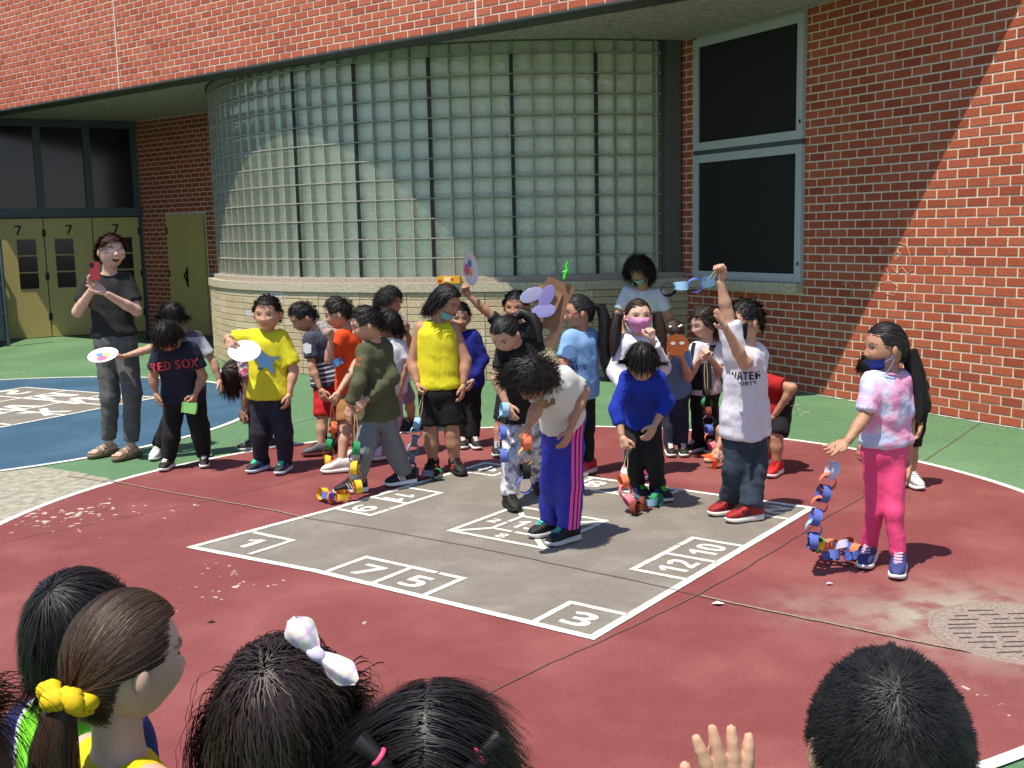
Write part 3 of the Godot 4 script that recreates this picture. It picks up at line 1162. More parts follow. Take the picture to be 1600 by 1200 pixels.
	lk.cbox(d2 * (da + 0.52) + n2 * 0.044 + Vector3(0, 1.0, 0), Vector3(0.05, 0.34, 0.006), Basis(d2, Vector3.UP, n2))
	part("handle", lk.mesh(), mat(Color(0.08, 0.07, 0.05), 0.4, 0.6), sd)
	for hy in [0.25, 1.0, 1.75]:
		var hg := Acc.new()
		hg.box(d2 * (da + 0.002) + n2 * 0.0425 + Vector3(0, hy, 0), d2 * 0.025, Vector3(0, 0.12, 0), n2 * 0.01)
		part("hinge", hg.mesh(), mat(Color(0.1, 0.09, 0.07), 0.4, 0.6), sd)
	# unseen wall added left of the frame to darken the entrance
	var lw := thing("entrance_side_wall", "red brick side wall closing the shaded entrance on the left", "wall", a + d * (s0 - 0.1))
	part("wall_face", slab(Vector3.ZERO, -d2 * 0.0 + n * 6.0 - d * 2.0, 0, SOFFIT, d, -0.3, 0.0), gritty(rgb(0.48, 0.105, 0.042), 0.9), lw)
	# metal gate leaf folded back at the left edge of the picture
	var gp := gnd(13, 541)
	var gt := thing("metal_gate", "grey metal pipe gate leaf with mesh panels beside the doors", "gate", gp)
	var gd := (gnd(-150, 556) - gp).normalized()
	var pipe := mat(Color(0.42, 0.47, 0.50), 0.45, 0.4)
	var gh := 1.72
	for k in 2:
		var q := gd * (1.5 * k)
		var po := Acc.new()
		po.tube(PackedVector3Array([q, q + Vector3(0, gh, 0)]), PackedFloat32Array([0.035, 0.035]), 10)
		part("post", po.mesh(), pipe, gt)
	for y in [0.12, 0.55, 1.0, 1.62]:
		var ra := Acc.new()
		ra.tube(PackedVector3Array([Vector3(0, y, 0), gd * 1.5 + Vector3(0, y, 0)]), PackedFloat32Array([0.022, 0.022]), 8)
		part("rail", ra.mesh(), pipe, gt)
	for q in [[0.14, 0.53], [0.57, 0.98], [1.02, 1.6]]:
		var pn := Acc.new()
		pn.box(gd * 0.04 + Vector3(0, q[0], 0) + Vector3(0, 0, -0.004), gd * 1.42, Vector3(0, q[1] - q[0], 0), Vector3(0, 0, 0.008))
		part("mesh_panel", pn.mesh(), gritty(Color(0.40, 0.46, 0.50), 0.5, 18.0, 1.0), gt)

# ================================================================ BODIES
# signed-distance capsules meshed as surface nets
# primitive: [a, b, ra, rb, k, planes]   (planes: the solid is kept where plane.distance_to(p) <= 0)
func nets(prims: Array, h: float) -> Dictionary:
	var lo := Vector3(1e9, 1e9, 1e9)
	var hi := Vector3(-1e9, -1e9, -1e9)
	for pr in prims:
		var r: float = maxf(pr[2], pr[3]) + h * 3.0
		for e in [pr[0], pr[1]]:
			lo = lo.min(e - Vector3(r, r, r)); hi = hi.max(e + Vector3(r, r, r))
	var nx := int((hi.x - lo.x) / h) + 2
	var ny := int((hi.y - lo.y) / h) + 2
	var nz := int((hi.z - lo.z) / h) + 2
	var g := PackedFloat32Array()
	g.resize(nx * ny * nz)
	g.fill(1000.0)
	var sy := nx
	var sz := nx * ny
	for pr in prims:
		var a: Vector3 = pr[0]
		var ba: Vector3 = pr[1] - a
		var inv: float = 1.0 / maxf(ba.length_squared(), 1e-9)
		var ra: float = pr[2]
		var dr: float = pr[3] - ra
		var kk: float = pr[4]
		var planes: Array = pr[5] if pr.size() > 5 else []
		var lim: float = 2.2 * h + kk
		var rm: float = maxf(pr[2], pr[3]) + lim
		var bl: Vector3 = a.min(pr[1]) - Vector3(rm, rm, rm) - lo
		var bh: Vector3 = a.max(pr[1]) + Vector3(rm, rm, rm) - lo
		var x0 := maxi(0, int(bl.x / h)); var x1 := mini(nx - 1, int(bh.x / h) + 1)
		var y0 := maxi(0, int(bl.y / h)); var y1 := mini(ny - 1, int(bh.y / h) + 1)
		var z0 := maxi(0, int(bl.z / h)); var z1 := mini(nz - 1, int(bh.z / h) + 1)
		for z in range(z0, z1 + 1):
			for y in range(y0, y1 + 1):
				var i := x0 + sy * y + sz * z
				var p := Vector3(lo.x + x0 * h, lo.y + y * h, lo.z + z * h)
				for x in range(x0, x1 + 1):
					var pa := p - a
					var t := clampf(pa.dot(ba) * inv, 0.0, 1.0)
					var d := (pa - ba * t).length() - (ra + dr * t)
					if d < lim:
						for pl in planes:
							d = maxf(d, (pl as Plane).distance_to(p))
						var o := g[i]
						if o < 900.0:
							var q := maxf(kk - absf(o - d), 0.0)
							g[i] = minf(o, d) - q * q * 0.25 / maxf(kk, 1e-6)
						else:
							g[i] = d
					i += 1
					p.x += h
	# vertices
	var v := PackedVector3Array()
	var vid := PackedInt32Array()
	vid.resize(nx * ny * nz)
	vid.fill(-1)
	var off := [0, 1, sy, sy + 1, sz, sz + 1, sz + sy, sz + sy + 1]
	var cpos := [Vector3(0, 0, 0), Vector3(1, 0, 0), Vector3(0, 1, 0), Vector3(1, 1, 0), Vector3(0, 0, 1), Vector3(1, 0, 1), Vector3(0, 1, 1), Vector3(1, 1, 1)]
	var ed := [[0, 1], [2, 3], [4, 5], [6, 7], [0, 2], [1, 3], [4, 6], [5, 7], [0, 4], [1, 5], [2, 6], [3, 7]]
	var near := 1.8 * h
	var cells := PackedInt32Array()
	for z in nz - 1:
		for y in ny - 1:
			var i := sy * y + sz * z
			for x in nx - 1:
				var g0 := g[i]
				if g0 < near + 0.02 and g0 > -near - 0.02:
					var neg := 0
					for k in 8:
						if g[i + off[k]] < 0.0: neg += 1
					if neg > 0 and neg < 8:
						var s := Vector3.ZERO
						var c := 0
						for e in ed:
							var ga := g[i + off[e[0]]]
							var gb := g[i + off[e[1]]]
							if (ga < 0.0) != (gb < 0.0):
								var t := ga / (ga - gb) if gb < 900.0 and ga < 900.0 else 0.5
								s += (cpos[e[0]] as Vector3).lerp(cpos[e[1]], t)
								c += 1
						vid[i] = v.size()
						cells.append(i)
						v.append(lo + (Vector3(x, y, z) + s / c) * h)
				i += 1
	var idx := PackedInt32Array()
	for i in cells:
		var a := g[i] < 0.0
		for ax in 3:
			var st: int = 1 if ax == 0 else (sy if ax == 1 else sz)
			var s1: int = sy if ax == 0 else (sz if ax == 1 else 1)
			var s2: int = sz if ax == 0 else (1 if ax == 1 else sy)
			if (g[i + st] < 0.0) != a:
				if i - s1 - s2 < 0: continue
				var q0 := vid[i]; var q1 := vid[i - s1]; var q2 := vid[i - s1 - s2]; var q3 := vid[i - s2]
				if q0 < 0 or q1 < 0 or q2 < 0 or q3 < 0: continue
				if a:
					idx.append_array([q0, q2, q1, q0, q3, q2])
				else:
					idx.append_array([q0, q1, q2, q0, q2, q3])
	var n := normals_of(v, idx)
	return {"v": v, "n": n, "i": idx}

func normals_of(v: PackedVector3Array, idx: PackedInt32Array) -> PackedVector3Array:
	var n := PackedVector3Array()
	n.resize(v.size())
	for k in range(0, idx.size(), 3):
		var a := idx[k]; var b := idx[k + 1]; var c := idx[k + 2]
		var f := (v[c] - v[a]).cross(v[b] - v[a])
		n[a] += f; n[b] += f; n[c] += f
	for k in n.size():
		n[k] = n[k].normalized()
	return n

func sdf_at(prims: Array, p: Vector3) -> float:
	var o := 1000.0
	for pr in prims:
		var a: Vector3 = pr[0]
		var ba: Vector3 = pr[1] - a
		var t := clampf((p - a).dot(ba) / maxf(ba.length_squared(), 1e-9), 0.0, 1.0)
		var d: float = (p - a - ba * t).length() - lerpf(pr[2], pr[3], t)
		if pr.size() > 5:
			for pl in pr[5]:
				d = maxf(d, (pl as Plane).distance_to(p))
		var kk: float = pr[4]
		var q := maxf(kk - absf(o - d), 0.0)
		o = minf(o, d) - q * q * 0.25 / maxf(kk, 1e-6)
	return o

func garment(prims: Array, h: float, fold: float, up: Vector3, right: Vector3, org: Vector3) -> ArrayMesh:
	var r := nets(prims, h)
	var v: PackedVector3Array = r.v
	var n: PackedVector3Array = r.n
	for k in v.size():
		var p := v[k]
		var ax := (p - org).dot(up)
		var la := (p - org).dot(right)
		var f := fold_noise.get_noise_3d(la * 1.1 + ax * 0.35, ax * 0.40, p.z * 1.0) * fold
		var f2 := fold_noise.get_noise_3d(la * 0.5 + 7.0, ax * 1.5 + la * 0.8, p.z * 0.6) * fold * 0.6
		v[k] = p + n[k] * (f + f2)
	n = normals_of(v, r.i)
	var a := Acc.new()
	a.v = v
	a.n = n
	a.idx = r.i
	a.c.resize(v.size())
	a.c.fill(Color.WHITE)
	for p in v:
		a.uv.append(Vector2((p - org).dot(right), -(p - org).dot(up)))
	return a.mesh()

# ---------------------------------------------------------------- head (unit: chin to crown = 1, face towards +z)
var head_v := PackedVector3Array()
var head_n := PackedVector3Array()
var head_i := PackedInt32Array()
var head_tag := PackedByteArray()       # 0 skin, 1 lips, 2 brow, 3 cheek

func gauss(x: float, s: float) -> float:
	return exp(-(x * x) / (s * s))

func head_pt(d: Vector3) -> Vector3:
	var p := Vector3(d.x * 0.37, d.y * 0.5, d.z * 0.435)
	var t := clampf(-p.y / 0.5, 0.0, 1.0)
	p.x *= 1.0 - 0.23 * t * t
	if p.z > 0.0:
		p.z *= 1.0 - 0.10 * t * t
		p.z = minf(p.z, 0.395) + maxf(0.0, p.z - 0.395) * 0.3
	else:
		p.z *= 1.0 - 0.42 * t * t
	if d.z > 0.0:
		var x := p.x
		var y := p.y
		var f := clampf(d.z * 2.0, 0.0, 1.0)
		var nose := gauss(x, 0.052) * (0.066 * gauss(y + 0.115, 0.050) + 0.028 * gauss(y + 0.03, 0.07))
		nose += gauss(absf(x) - 0.05, 0.03) * 0.03 * gauss(y + 0.13, 0.035)
		var sock := -0.042 * gauss(absf(x) - 0.16, 0.075) * gauss(y - 0.015, 0.05)
		var brow := 0.016 * gauss(y - 0.10, 0.04) * gauss(absf(x) - 0.14, 0.12)
		var cheek := 0.032 * gauss(absf(x) - 0.19, 0.10) * gauss(y + 0.15, 0.10)
		var lips := 0.030 * gauss(x, 0.10) * (gauss(y + 0.235, 0.022) + gauss(y + 0.285, 0.026)) - 0.012 * gauss(x, 0.11) * gauss(y + 0.259, 0.010)
		var chin := 0.020 * gauss(x, 0.12) * gauss(y + 0.42, 0.07)
		var under := -0.014 * gauss(x, 0.12) * gauss(y + 0.335, 0.03)
		p.z += f * (nose + sock + brow + cheek + lips + chin + under)
	return p

func make_head_shape() -> void:
	var nu := 64
	var nv := 56
	for i in nv + 1:
		var th := PI * i / nv
		for j in nu + 1:
			# denser towards the face
			var u := float(j) / nu * 2.0 - 1.0
			var ph := PI * (u * 0.62 + 0.38 * u * u * u)
			var d := Vector3(sin(th) * sin(ph), cos(th), sin(th) * cos(ph))
			var p := head_pt(d)
			head_v.append(p)
			var tag := 0
			if d.z > 0.2:
				var y := p.y
				var x := absf(p.x)
				var ly := -0.26 - 0.02 * (1.0 - gauss(x, 0.06)) * 0.0
				if x < 0.115 and absf(y - ly) < 0.048 * sqrt(maxf(0.0, 1.0 - x * x / 0.0132)): tag = 1
				var by := 0.105 + 0.03 * (1.0 - pow((x - 0.16) / 0.11, 2.0)) * 0.7
				if x > 0.06 and x < 0.265 and absf(y - by) < 0.016: tag = 2
			head_tag.append(tag)
	for i in nv:
		for j in nu:
			var a := i * (nu + 1) + j
			head_i.append_array([a, a + 1, a + nu + 2, a, a + nu + 2, a + nu + 1])
	head_n = normals_of(head_v, head_i)
	for k in head_v.size():
		if head_n[k].dot(head_v[k]) < 0.0: head_n[k] = -head_n[k]
	for i in nv + 1:          # seam
		var a := i * (nu + 1)
		var m := (head_n[a] + head_n[a + nu]).normalized()
		head_n[a] = m; head_n[a + nu] = m

# ---------------------------------------------------------------- hands (wrist at 0, fingers +y, palm +z, thumb +x; unit length about 1)
var hands := {}

func make_hands() -> void:
	for pose in ["relaxed", "grip", "open"]:
		var curl: float = {"relaxed": 0.32, "grip": 1.15, "open": 0.06}[pose]
		var prims := []
		prims.append([Vector3(0.0, -0.06, 0), Vector3(0, 0.10, 0), 0.135, 0.15, 0.05])
		prims.append([Vector3(-0.13, 0.14, 0), Vector3(-0.17, 0.44, 0), 0.10, 0.085, 0.08])
		prims.append([Vector3(0.0, 0.12, 0), Vector3(0.0, 0.46, 0), 0.11, 0.09, 0.08])
		prims.append([Vector3(0.11, 0.12, 0), Vector3(0.155, 0.45, 0), 0.11, 0.085, 0.08])
		var bx := [0.165, 0.058, -0.055, -0.165]
		var ln := [0.44, 0.49, 0.45, 0.35]
		var spread := [0.10, 0.03, -0.04, -0.13]
		if pose == "open": spread = [0.20, 0.06, -0.08, -0.24]
		for f in 4:
			var p := Vector3(bx[f], 0.46, 0)
			var ang := curl * (0.75 + 0.1 * f)
			var sp: float = spread[f]
			var seg := [0.46, 0.31, 0.25]
			var rad := [0.072, 0.066, 0.060, 0.050]
			for s in 3:
				var dir := Vector3(sin(sp), cos(sp) * cos(ang), sin(ang))
				var q: Vector3 = p + dir.normalized() * ln[f] * seg[s]
				prims.append([p, q, rad[s], rad[s + 1], 0.018])
				p = q
				ang += curl * (1.0 + 0.15 * f)
		var tb := Vector3(0.13, 0.16, 0.02)
		var tc := 0.25 if pose != "grip" else 0.75
		var t1 := tb + Vector3(0.17, 0.17, 0.05 + tc * 0.12)
		var t2 := t1 + Vector3(0.075 - tc * 0.05, 0.14, 0.02 + tc * 0.10)
		var t3 := t2 + Vector3(0.02 - tc * 0.08, 0.11, 0.01 + tc * 0.06)
		prims.append([tb, t1, 0.10, 0.078, 0.06])
		prims.append([t1, t2, 0.078, 0.068, 0.02])
		prims.append([t2, t3, 0.068, 0.055, 0.02])
		hands[pose] = nets(prims, 0.030)

# ---------------------------------------------------------------- shoes (heel at -z, toe +z, sole at y 0, length 1)
var shoe_upper: ArrayMesh
var shoe_sole: ArrayMesh
var shoe_laces: ArrayMesh
var shoe_trim: ArrayMesh
var sandal_sole: ArrayMesh
var sandal_strap: ArrayMesh

func loft(secs: Array, around: int) -> ArrayMesh:     # sections: [z, half width, y low, y high, squareness]
	var a := Acc.new()
	for s in secs:
		for j in around:
			var t := TAU * j / around
			var cx := signf(cos(t)) * pow(absf(cos(t)), s[4])
			var cy := signf(sin(t)) * pow(absf(sin(t)), s[4])
			a.v.append(Vector3(cx * s[1], lerpf(s[2], s[3], cy * 0.5 + 0.5), s[0]))
			a.c.append(Color.WHITE)
	for k in secs.size() - 1:
		for j in around:
			var i0 := k * around + j
			var i1 := k * around + (j + 1) % around
			a.idx.append_array([i0, i1, i1 + around, i0, i1 + around, i0 + around])
	for e in [0, secs.size() - 1]:
		var c := a.v.size()
		a.v.append(Vector3(0, (secs[e][2] + secs[e][3]) * 0.5, secs[e][0])); a.c.append(Color.WHITE)
		for j in around:
			var i0: int = e * around + j
			var i1: int = e * around + (j + 1) % around
			if e == 0: a.idx.append_array([c, i1, i0])
			else: a.idx.append_array([c, i0, i1])
	a.n = normals_of(a.v, a.idx)
	return a.mesh()

func make_shoes() -> void:
	shoe_sole = loft([[-0.50, 0.07, 0.03, 0.13, 0.6], [-0.46, 0.135, 0.0, 0.14, 0.5], [-0.30, 0.165, 0.0, 0.14, 0.45], [-0.05, 0.155, 0.0, 0.125, 0.45], [0.18, 0.185, 0.0, 0.115, 0.45], [0.34, 0.175, 0.005, 0.115, 0.5], [0.45, 0.12, 0.03, 0.12, 0.6], [0.50, 0.05, 0.06, 0.12, 0.8]], 20)
	shoe_upper = loft([[-0.475, 0.08, 0.10, 0.36, 0.8], [-0.44, 0.125, 0.09, 0.42, 0.8], [-0.30, 0.150, 0.09, 0.44, 0.8], [-0.14, 0.150, 0.09, 0.46, 0.85], [-0.04, 0.150, 0.09, 0.44, 0.9], [0.06, 0.160, 0.09, 0.375, 0.9], [0.18, 0.172, 0.08, 0.31, 0.9], [0.30, 0.162, 0.08, 0.265, 0.9], [0.40, 0.130, 0.08, 0.225, 0.9], [0.47, 0.07, 0.09, 0.165, 0.9]], 20)
	var l := Acc.new()
	for k in 4:
		var z := 0.0 + k * 0.065
		var y := 0.455 - k * 0.043 - (0.004 * k)
		l.cbox(Vector3(0, y - 0.012, z), Vector3(0.17, 0.022, 0.026), Basis(Vector3.RIGHT, 0.55))
		l.cbox(Vector3(0, y - 0.03, z + 0.03), Vector3(0.15, 0.018, 0.018), Basis(Vector3.UP, 0.35) * Basis(Vector3.RIGHT, 0.55))
	shoe_laces = l.mesh()
	var t := Acc.new()
	for sd in [-1, 1]:
		for k in 3:
			t.cbox(Vector3(sd * 0.160, 0.22, -0.06 + k * 0.075), Vector3(0.012, 0.17, 0.03), Basis(Vector3.RIGHT, 0.5))
	shoe_trim = t.mesh()
	sandal_sole = loft([[-0.5, 0.07, 0.02, 0.12, 0.6], [-0.44, 0.14, 0.0, 0.15, 0.5], [-0.2, 0.16, 0.0, 0.15, 0.45], [0.1, 0.175, 0.0, 0.13, 0.45], [0.32, 0.185, 0.0, 0.12, 0.45], [0.45, 0.13, 0.0, 0.11, 0.55], [0.5, 0.06, 0.02, 0.09, 0.7]], 18)
	var st := Acc.new()
	for z in [0.02, 0.20]:
		var pts := PackedVector3Array()
		for k in 13:
			var an := PI * k / 12
			pts.append(Vector3(-cos(an) * 0.175, 0.10 + sin(an) * (0.24 if z < 0.1 else 0.19), z))
		for k in 12:
			var w := Vector3(0, -0.02, 0.06)
			st.quad(pts[k] - w, pts[k + 1] - w, pts[k + 1] + w, pts[k] + w)
	st.cbox(Vector3(0.12, 0.27, 0.02), Vector3(0.07, 0.02, 0.09), Basis(Vector3.BACK, -0.7))
	sandal_strap = st.mesh()

# ---------------------------------------------------------------- hair
# hd: head transform (unit head scaled); style keys: n, seg, step (m), grav, lift, curl, width, col, tie (unit point), line (hairline shift), part_x
func hairline(ph: float, style: Dictionary) -> float:       # lowest height with hair, unit head, by angle from the front
	var a := absf(ph)
	var f: float = style.get("front", 0.27)
	var sd: float = style.get("side", -0.06)
	var bk: float = style.get("back", -0.36)
	if a < 0.75: return f
	if a < 1.25: return lerpf(f, sd, smoothstep(0.75, 1.25, a))
	if a < 1.75: return sd + 0.0
	return lerpf(sd, bk, smoothstep(1.75, 2.3, a))

func hair_cap(hd: Transform3D, style: Dictionary) -> ArrayMesh:
	var a := Acc.new()
	var nu := 48
	var nv := 32
	var th0: float = style.get("thick", 0.045)
	var bump: float = style.get("bump", 0.012)
	var q := FastNoiseLite.new()
	q.seed = int(style.get("seed", 3))
	q.frequency = 3.0
	for i in nv + 1:
		var th := PI * i / nv
		for j in nu + 1:
			var ph := TAU * j / nu - PI
			var d := Vector3(sin(th) * sin(ph), cos(th), sin(th) * cos(ph))
			var p := head_pt(d)
			var above := p.y - hairline(ph, style)
			var t := smoothstep(-0.02, 0.07, above)
			var nn := Vector3(d.x / 0.37, d.y / 0.5, d.z / 0.435).normalized()
			var off := lerpf(-0.06, th0 * 0.6 + bump * q.get_noise_3d(p.x * 3.0, p.y, p.z * 3.0), t)
			a.v.append(hd * (p + nn * off))
			a.c.append(Color.WHITE)
	for i in nv:
		for j in nu:
			var k := i * (nu + 1) + j
			a.idx.append_array([k, k + 1, k + nu + 2, k, k + nu + 2, k + nu + 1])
	a.n = normals_of(a.v, a.idx)
	var c := hd.origin
	for k in a.v.size():
		if a.n[k].dot(a.v[k] - c) < 0.0: a.n[k] = -a.n[k]
	for i in nv + 1:
		var k := i * (nu + 1)
		var m := (a.n[k] + a.n[k + nu]).normalized()
		a.n[k] = m; a.n[k + nu] = m
	return a.mesh()

func strands(hd: Transform3D, style: Dictionary) -> ArrayMesh:
	var a := Acc.new()
	var r := RandomNumberGenerator.new()
	r.seed = int(style.get("seed", 3)) * 77 + 5
	var n: int = style.get("n", 700)
	var segs: int = style.get("seg", 6)
	var step: float = style.get("step", 0.016)
	var grav: float = style.get("grav", 0.25)
	var lift: float = style.get("lift", 0.25)
	var curl: float = style.get("curl", 0.0)
	var wid: float = style.get("width", 0.006)
	var rough: float = style.get("messy", 0.25)
	var pull: Vector3 = style.get("pull", Vector3.DOWN)      # world direction the hair falls
	var comb: Vector3 = style.get("comb", Vector3.ZERO)      # head-local combing direction
	var col: Color = style.col
	var tie = style.get("tie", null)
	var crown := Vector3(0.05, 0.80, -0.55).normalized()
	var partx: float = style.get("part_x", 99.0)
	var fringe: float = style.get("fringe", 0.0)
	var inv := hd.affine_inverse()
	var hs := hd.basis.get_scale().x
	var th0: float = style.get("thick", 0.045)
	for k in n:
		var d := Vector3.ZERO
		var p := Vector3.ZERO
		for tries in 30:
			d = Vector3(r.randfn(), r.randfn(), r.randfn()).normalized()
			p = head_pt(d)
			if p.y > hairline(atan2(d.x, d.z), style) + 0.015: break
		var nn := Vector3(d.x / 0.37, d.y / 0.5, d.z / 0.435).normalized()
		p += nn * th0 * r.randf_range(0.55, 1.05)
		var flow := d - crown * d.dot(crown)
		if flow.length() < 0.05: flow = Vector3(r.randfn(), 0, r.randfn())
		flow = flow.normalized()
		if partx < 50.0:
			flow = Vector3(signf(d.x - partx) * 1.0, -0.25, -0.15 - 0.4 * d.z).normalized()
		if comb != Vector3.ZERO:
			flow = (flow * 0.35 + comb).normalized()
		if tie != null:
			flow = ((tie as Vector3) - p).normalized()
		if fringe > 0.0 and d.z > 0.25 and d.y > 0.2:
			flow = (flow * 0.2 + Vector3(d.x * 0.2, -0.8, 0.6)).normalized()
		flow = (flow - nn * flow.dot(nn) + nn * lift * r.randf_range(0.3, 1.2)).normalized()
		var vel := (hd.basis * flow).normalized()
		var jit := Vector3(r.randfn(), r.randfn(), r.randfn()) * rough
		vel = (vel + jit * 0.5).normalized()
		var w := hd * p
		var ln := r.randf_range(0.7, 1.15)
		if fringe <= 0.0 and tie == null:
			ln *= lerpf(1.0, style.get("front_len", 0.4), smoothstep(0.25, 0.6, d.z))
		var phase := r.randf() * TAU
		var shell_k := r.randf_range(2.0, 3.3)
		var clump := Vector3(fold_noise.get_noise_3d(d.x * 0.5, d.y * 0.5, d.z * 0.5), fold_noise.get_noise_3d(d.x * 0.5 + 9.0, d.y * 0.5, d.z * 0.5), fold_noise.get_noise_3d(d.x * 0.5, d.y * 0.5 + 9.0, d.z * 0.5))
		vel = (vel + clump * (0.25 + rough)).normalized()
		var tone := r.randf_range(0.6, 1.45) * (1.0 + 0.7 * clump.x)
		var tilt: Vector3 = Vector3(r.randfn(), r.randfn(), r.randfn()) * 0.12
		var cc := Color(col.r * tone, col.g * tone, col.b * tone)
		var base := a.v.size()
		var prev_side := Vector3.ZERO
		for s in segs + 1:
			var local := inv * w
			var dl := Vector3(local.x / 0.37, local.y / 0.5, local.z / 0.435)
			var m := dl.length()
			var outw := (hd.basis * Vector3(local.x / 0.137, local.y / 0.25, local.z / 0.189)).normalized()
			if m < 1.0 + th0 * shell_k:
				w = hd * (local * ((1.0 + th0 * shell_k) / maxf(m, 0.2)))
			var side := vel.cross(outw)
			if side.length() < 0.02: side = vel.cross(Vector3.RIGHT)
			side = side.normalized()
			if prev_side != Vector3.ZERO and side.dot(prev_side) < 0.0: side = -side
			prev_side = side
			var ww := wid * (1.0 - 0.75 * pow(float(s) / segs, 2.0)) * 0.5
			a.v.append(w + side * ww); a.v.append(w - side * ww)
			a.n.append((outw + side * 0.4 + tilt).normalized()); a.n.append((outw - side * 0.4 + tilt).normalized())
			a.c.append(cc); a.c.append(cc)
			if s < segs:
				vel = vel + pull * grav + clump * rough * 0.12 + Vector3(r.randfn(), r.randfn(), r.randfn()) * rough * 0.18
				if tie != null and s < segs - 1:
					vel += hd.basis.orthonormalized() * ((tie as Vector3) - local) * 1.2
				if curl > 0.0:
					var e := vel.cross(outw).normalized()
					vel += (e * cos(phase + s * 1.7) + outw * sin(phase + s * 1.7)) * curl
				vel = vel.normalized()
				if tie == null or ((tie as Vector3) - local).length() > 0.14:
					w += vel * step * ln
		for s in segs:
			var b := base + 2 * s
			a.idx.append_array([b, b + 1, b + 3, b, b + 3, b + 2])
	return a.mesh()

# a bundle of strands that leaves one place (ponytail, pigtail, hanging length)
func tail(path: PackedVector3Array, radii: PackedFloat32Array, n: int, width: float, col: Color, sd: int, messy := 0.3) -> ArrayMesh:
	var a := Acc.new()
	var r := RandomNumberGenerator.new()
	r.seed = sd
	var inner := PackedFloat32Array()
	for q in radii: inner.append(q * 0.86)
	a.tube(path, inner, 10, col)
	var m := path.size()
	for k in n:
		var ang := r.randf() * TAU
		var rad := sqrt(r.randf_range(0.55, 1.05))
		var tone := r.randf_range(0.7, 1.35)
		var cc := Color(col.r * tone, col.g * tone, col.b * tone)
		var base := a.v.size()
		var drift := r.randfn() * 0.5 * messy
		var last := m if r.randf() > 0.25 else maxi(3, m - 1 - r.randi() % 2)
		for s in last:
			var dir: Vector3 = (path[mini(s + 1, m - 1)] - path[maxi(s - 1, 0)]).normalized()
			var e1 := dir.cross(Vector3(0.3, 0.1, 1).normalized()).normalized()
			var e2 := dir.cross(e1)
			var aa := ang + drift * s
			var o := e1 * cos(aa) + e2 * sin(aa)
			var p := path[s] + o * radii[s] * rad
			var sd2 := dir.cross(o).normalized() * width * 0.5 * (1.0 - 0.6 * float(s) / last)
			a.v.append(p + sd2); a.v.append(p - sd2)
			a.n.append(o); a.n.append(o); a.c.append(cc); a.c.append(cc)
		for s in last - 1:
			var b := base + 2 * s
			a.idx.append_array([b, b + 1, b + 3, b, b + 3, b + 2])
	return a.mesh()

var hair_mats := {}
func hair_mat(rough := 0.5) -> StandardMaterial3D:
	var key := str(rough)
	if not hair_mats.has(key):
		var m := mat(Color.WHITE, rough)
		m.vertex_color_use_as_albedo = true
		m.metallic_specular = 0.4
		hair_mats[key] = m
	return hair_mats[key]

func add_hair(p: Node3D, hd: Transform3D, style: Dictionary) -> void:
	var cap := hair_cap(hd, style)
	var c: Color = style.col
	var h := part("hair", cap, mat(Color(c.r, c.g, c.b).linear_to_srgb(), 0.5), p)
	part("strands", strands(hd, style), hair_mat(style.get("gloss", 0.5)), h)

# ---------------------------------------------------------------- person
const BLACK_HAIR := Color(0.012, 0.010, 0.010)
const BROWN_HAIR := Color(0.030, 0.017, 0.012)

const TAN := Color(0.50, 0.285, 0.185)
const LIGHT := Color(0.58, 0.36, 0.27)
const BROWN := Color(0.40, 0.205, 0.125)
const DEEP := Color(0.24, 0.115, 0.068)

var skin_mats := {}
func skin_mat() -> StandardMaterial3D:
	if not skin_mats.has("s"):
		var m := mat(Color.WHITE, 0.6)
		m.vertex_color_use_as_albedo = true
		m.subsurf_scatter_enabled = true
		m.subsurf_scatter_strength = 0.08
		skin_mats["s"] = m
	return skin_mats["s"]

func plane_keep(point: Vector3, outward: Vector3) -> Plane:     # keeps the side away from outward
	return Plane(outward.normalized(), point)

# joint list from a spec; entries are [px, py] or [px, py, metres towards the camera]
func jp(e: Array, depth: float) -> Vector3:
	var dz: float = e[2] if e.size() > 2 else 0.0
	return at(e[0], e[1], depth - dz)

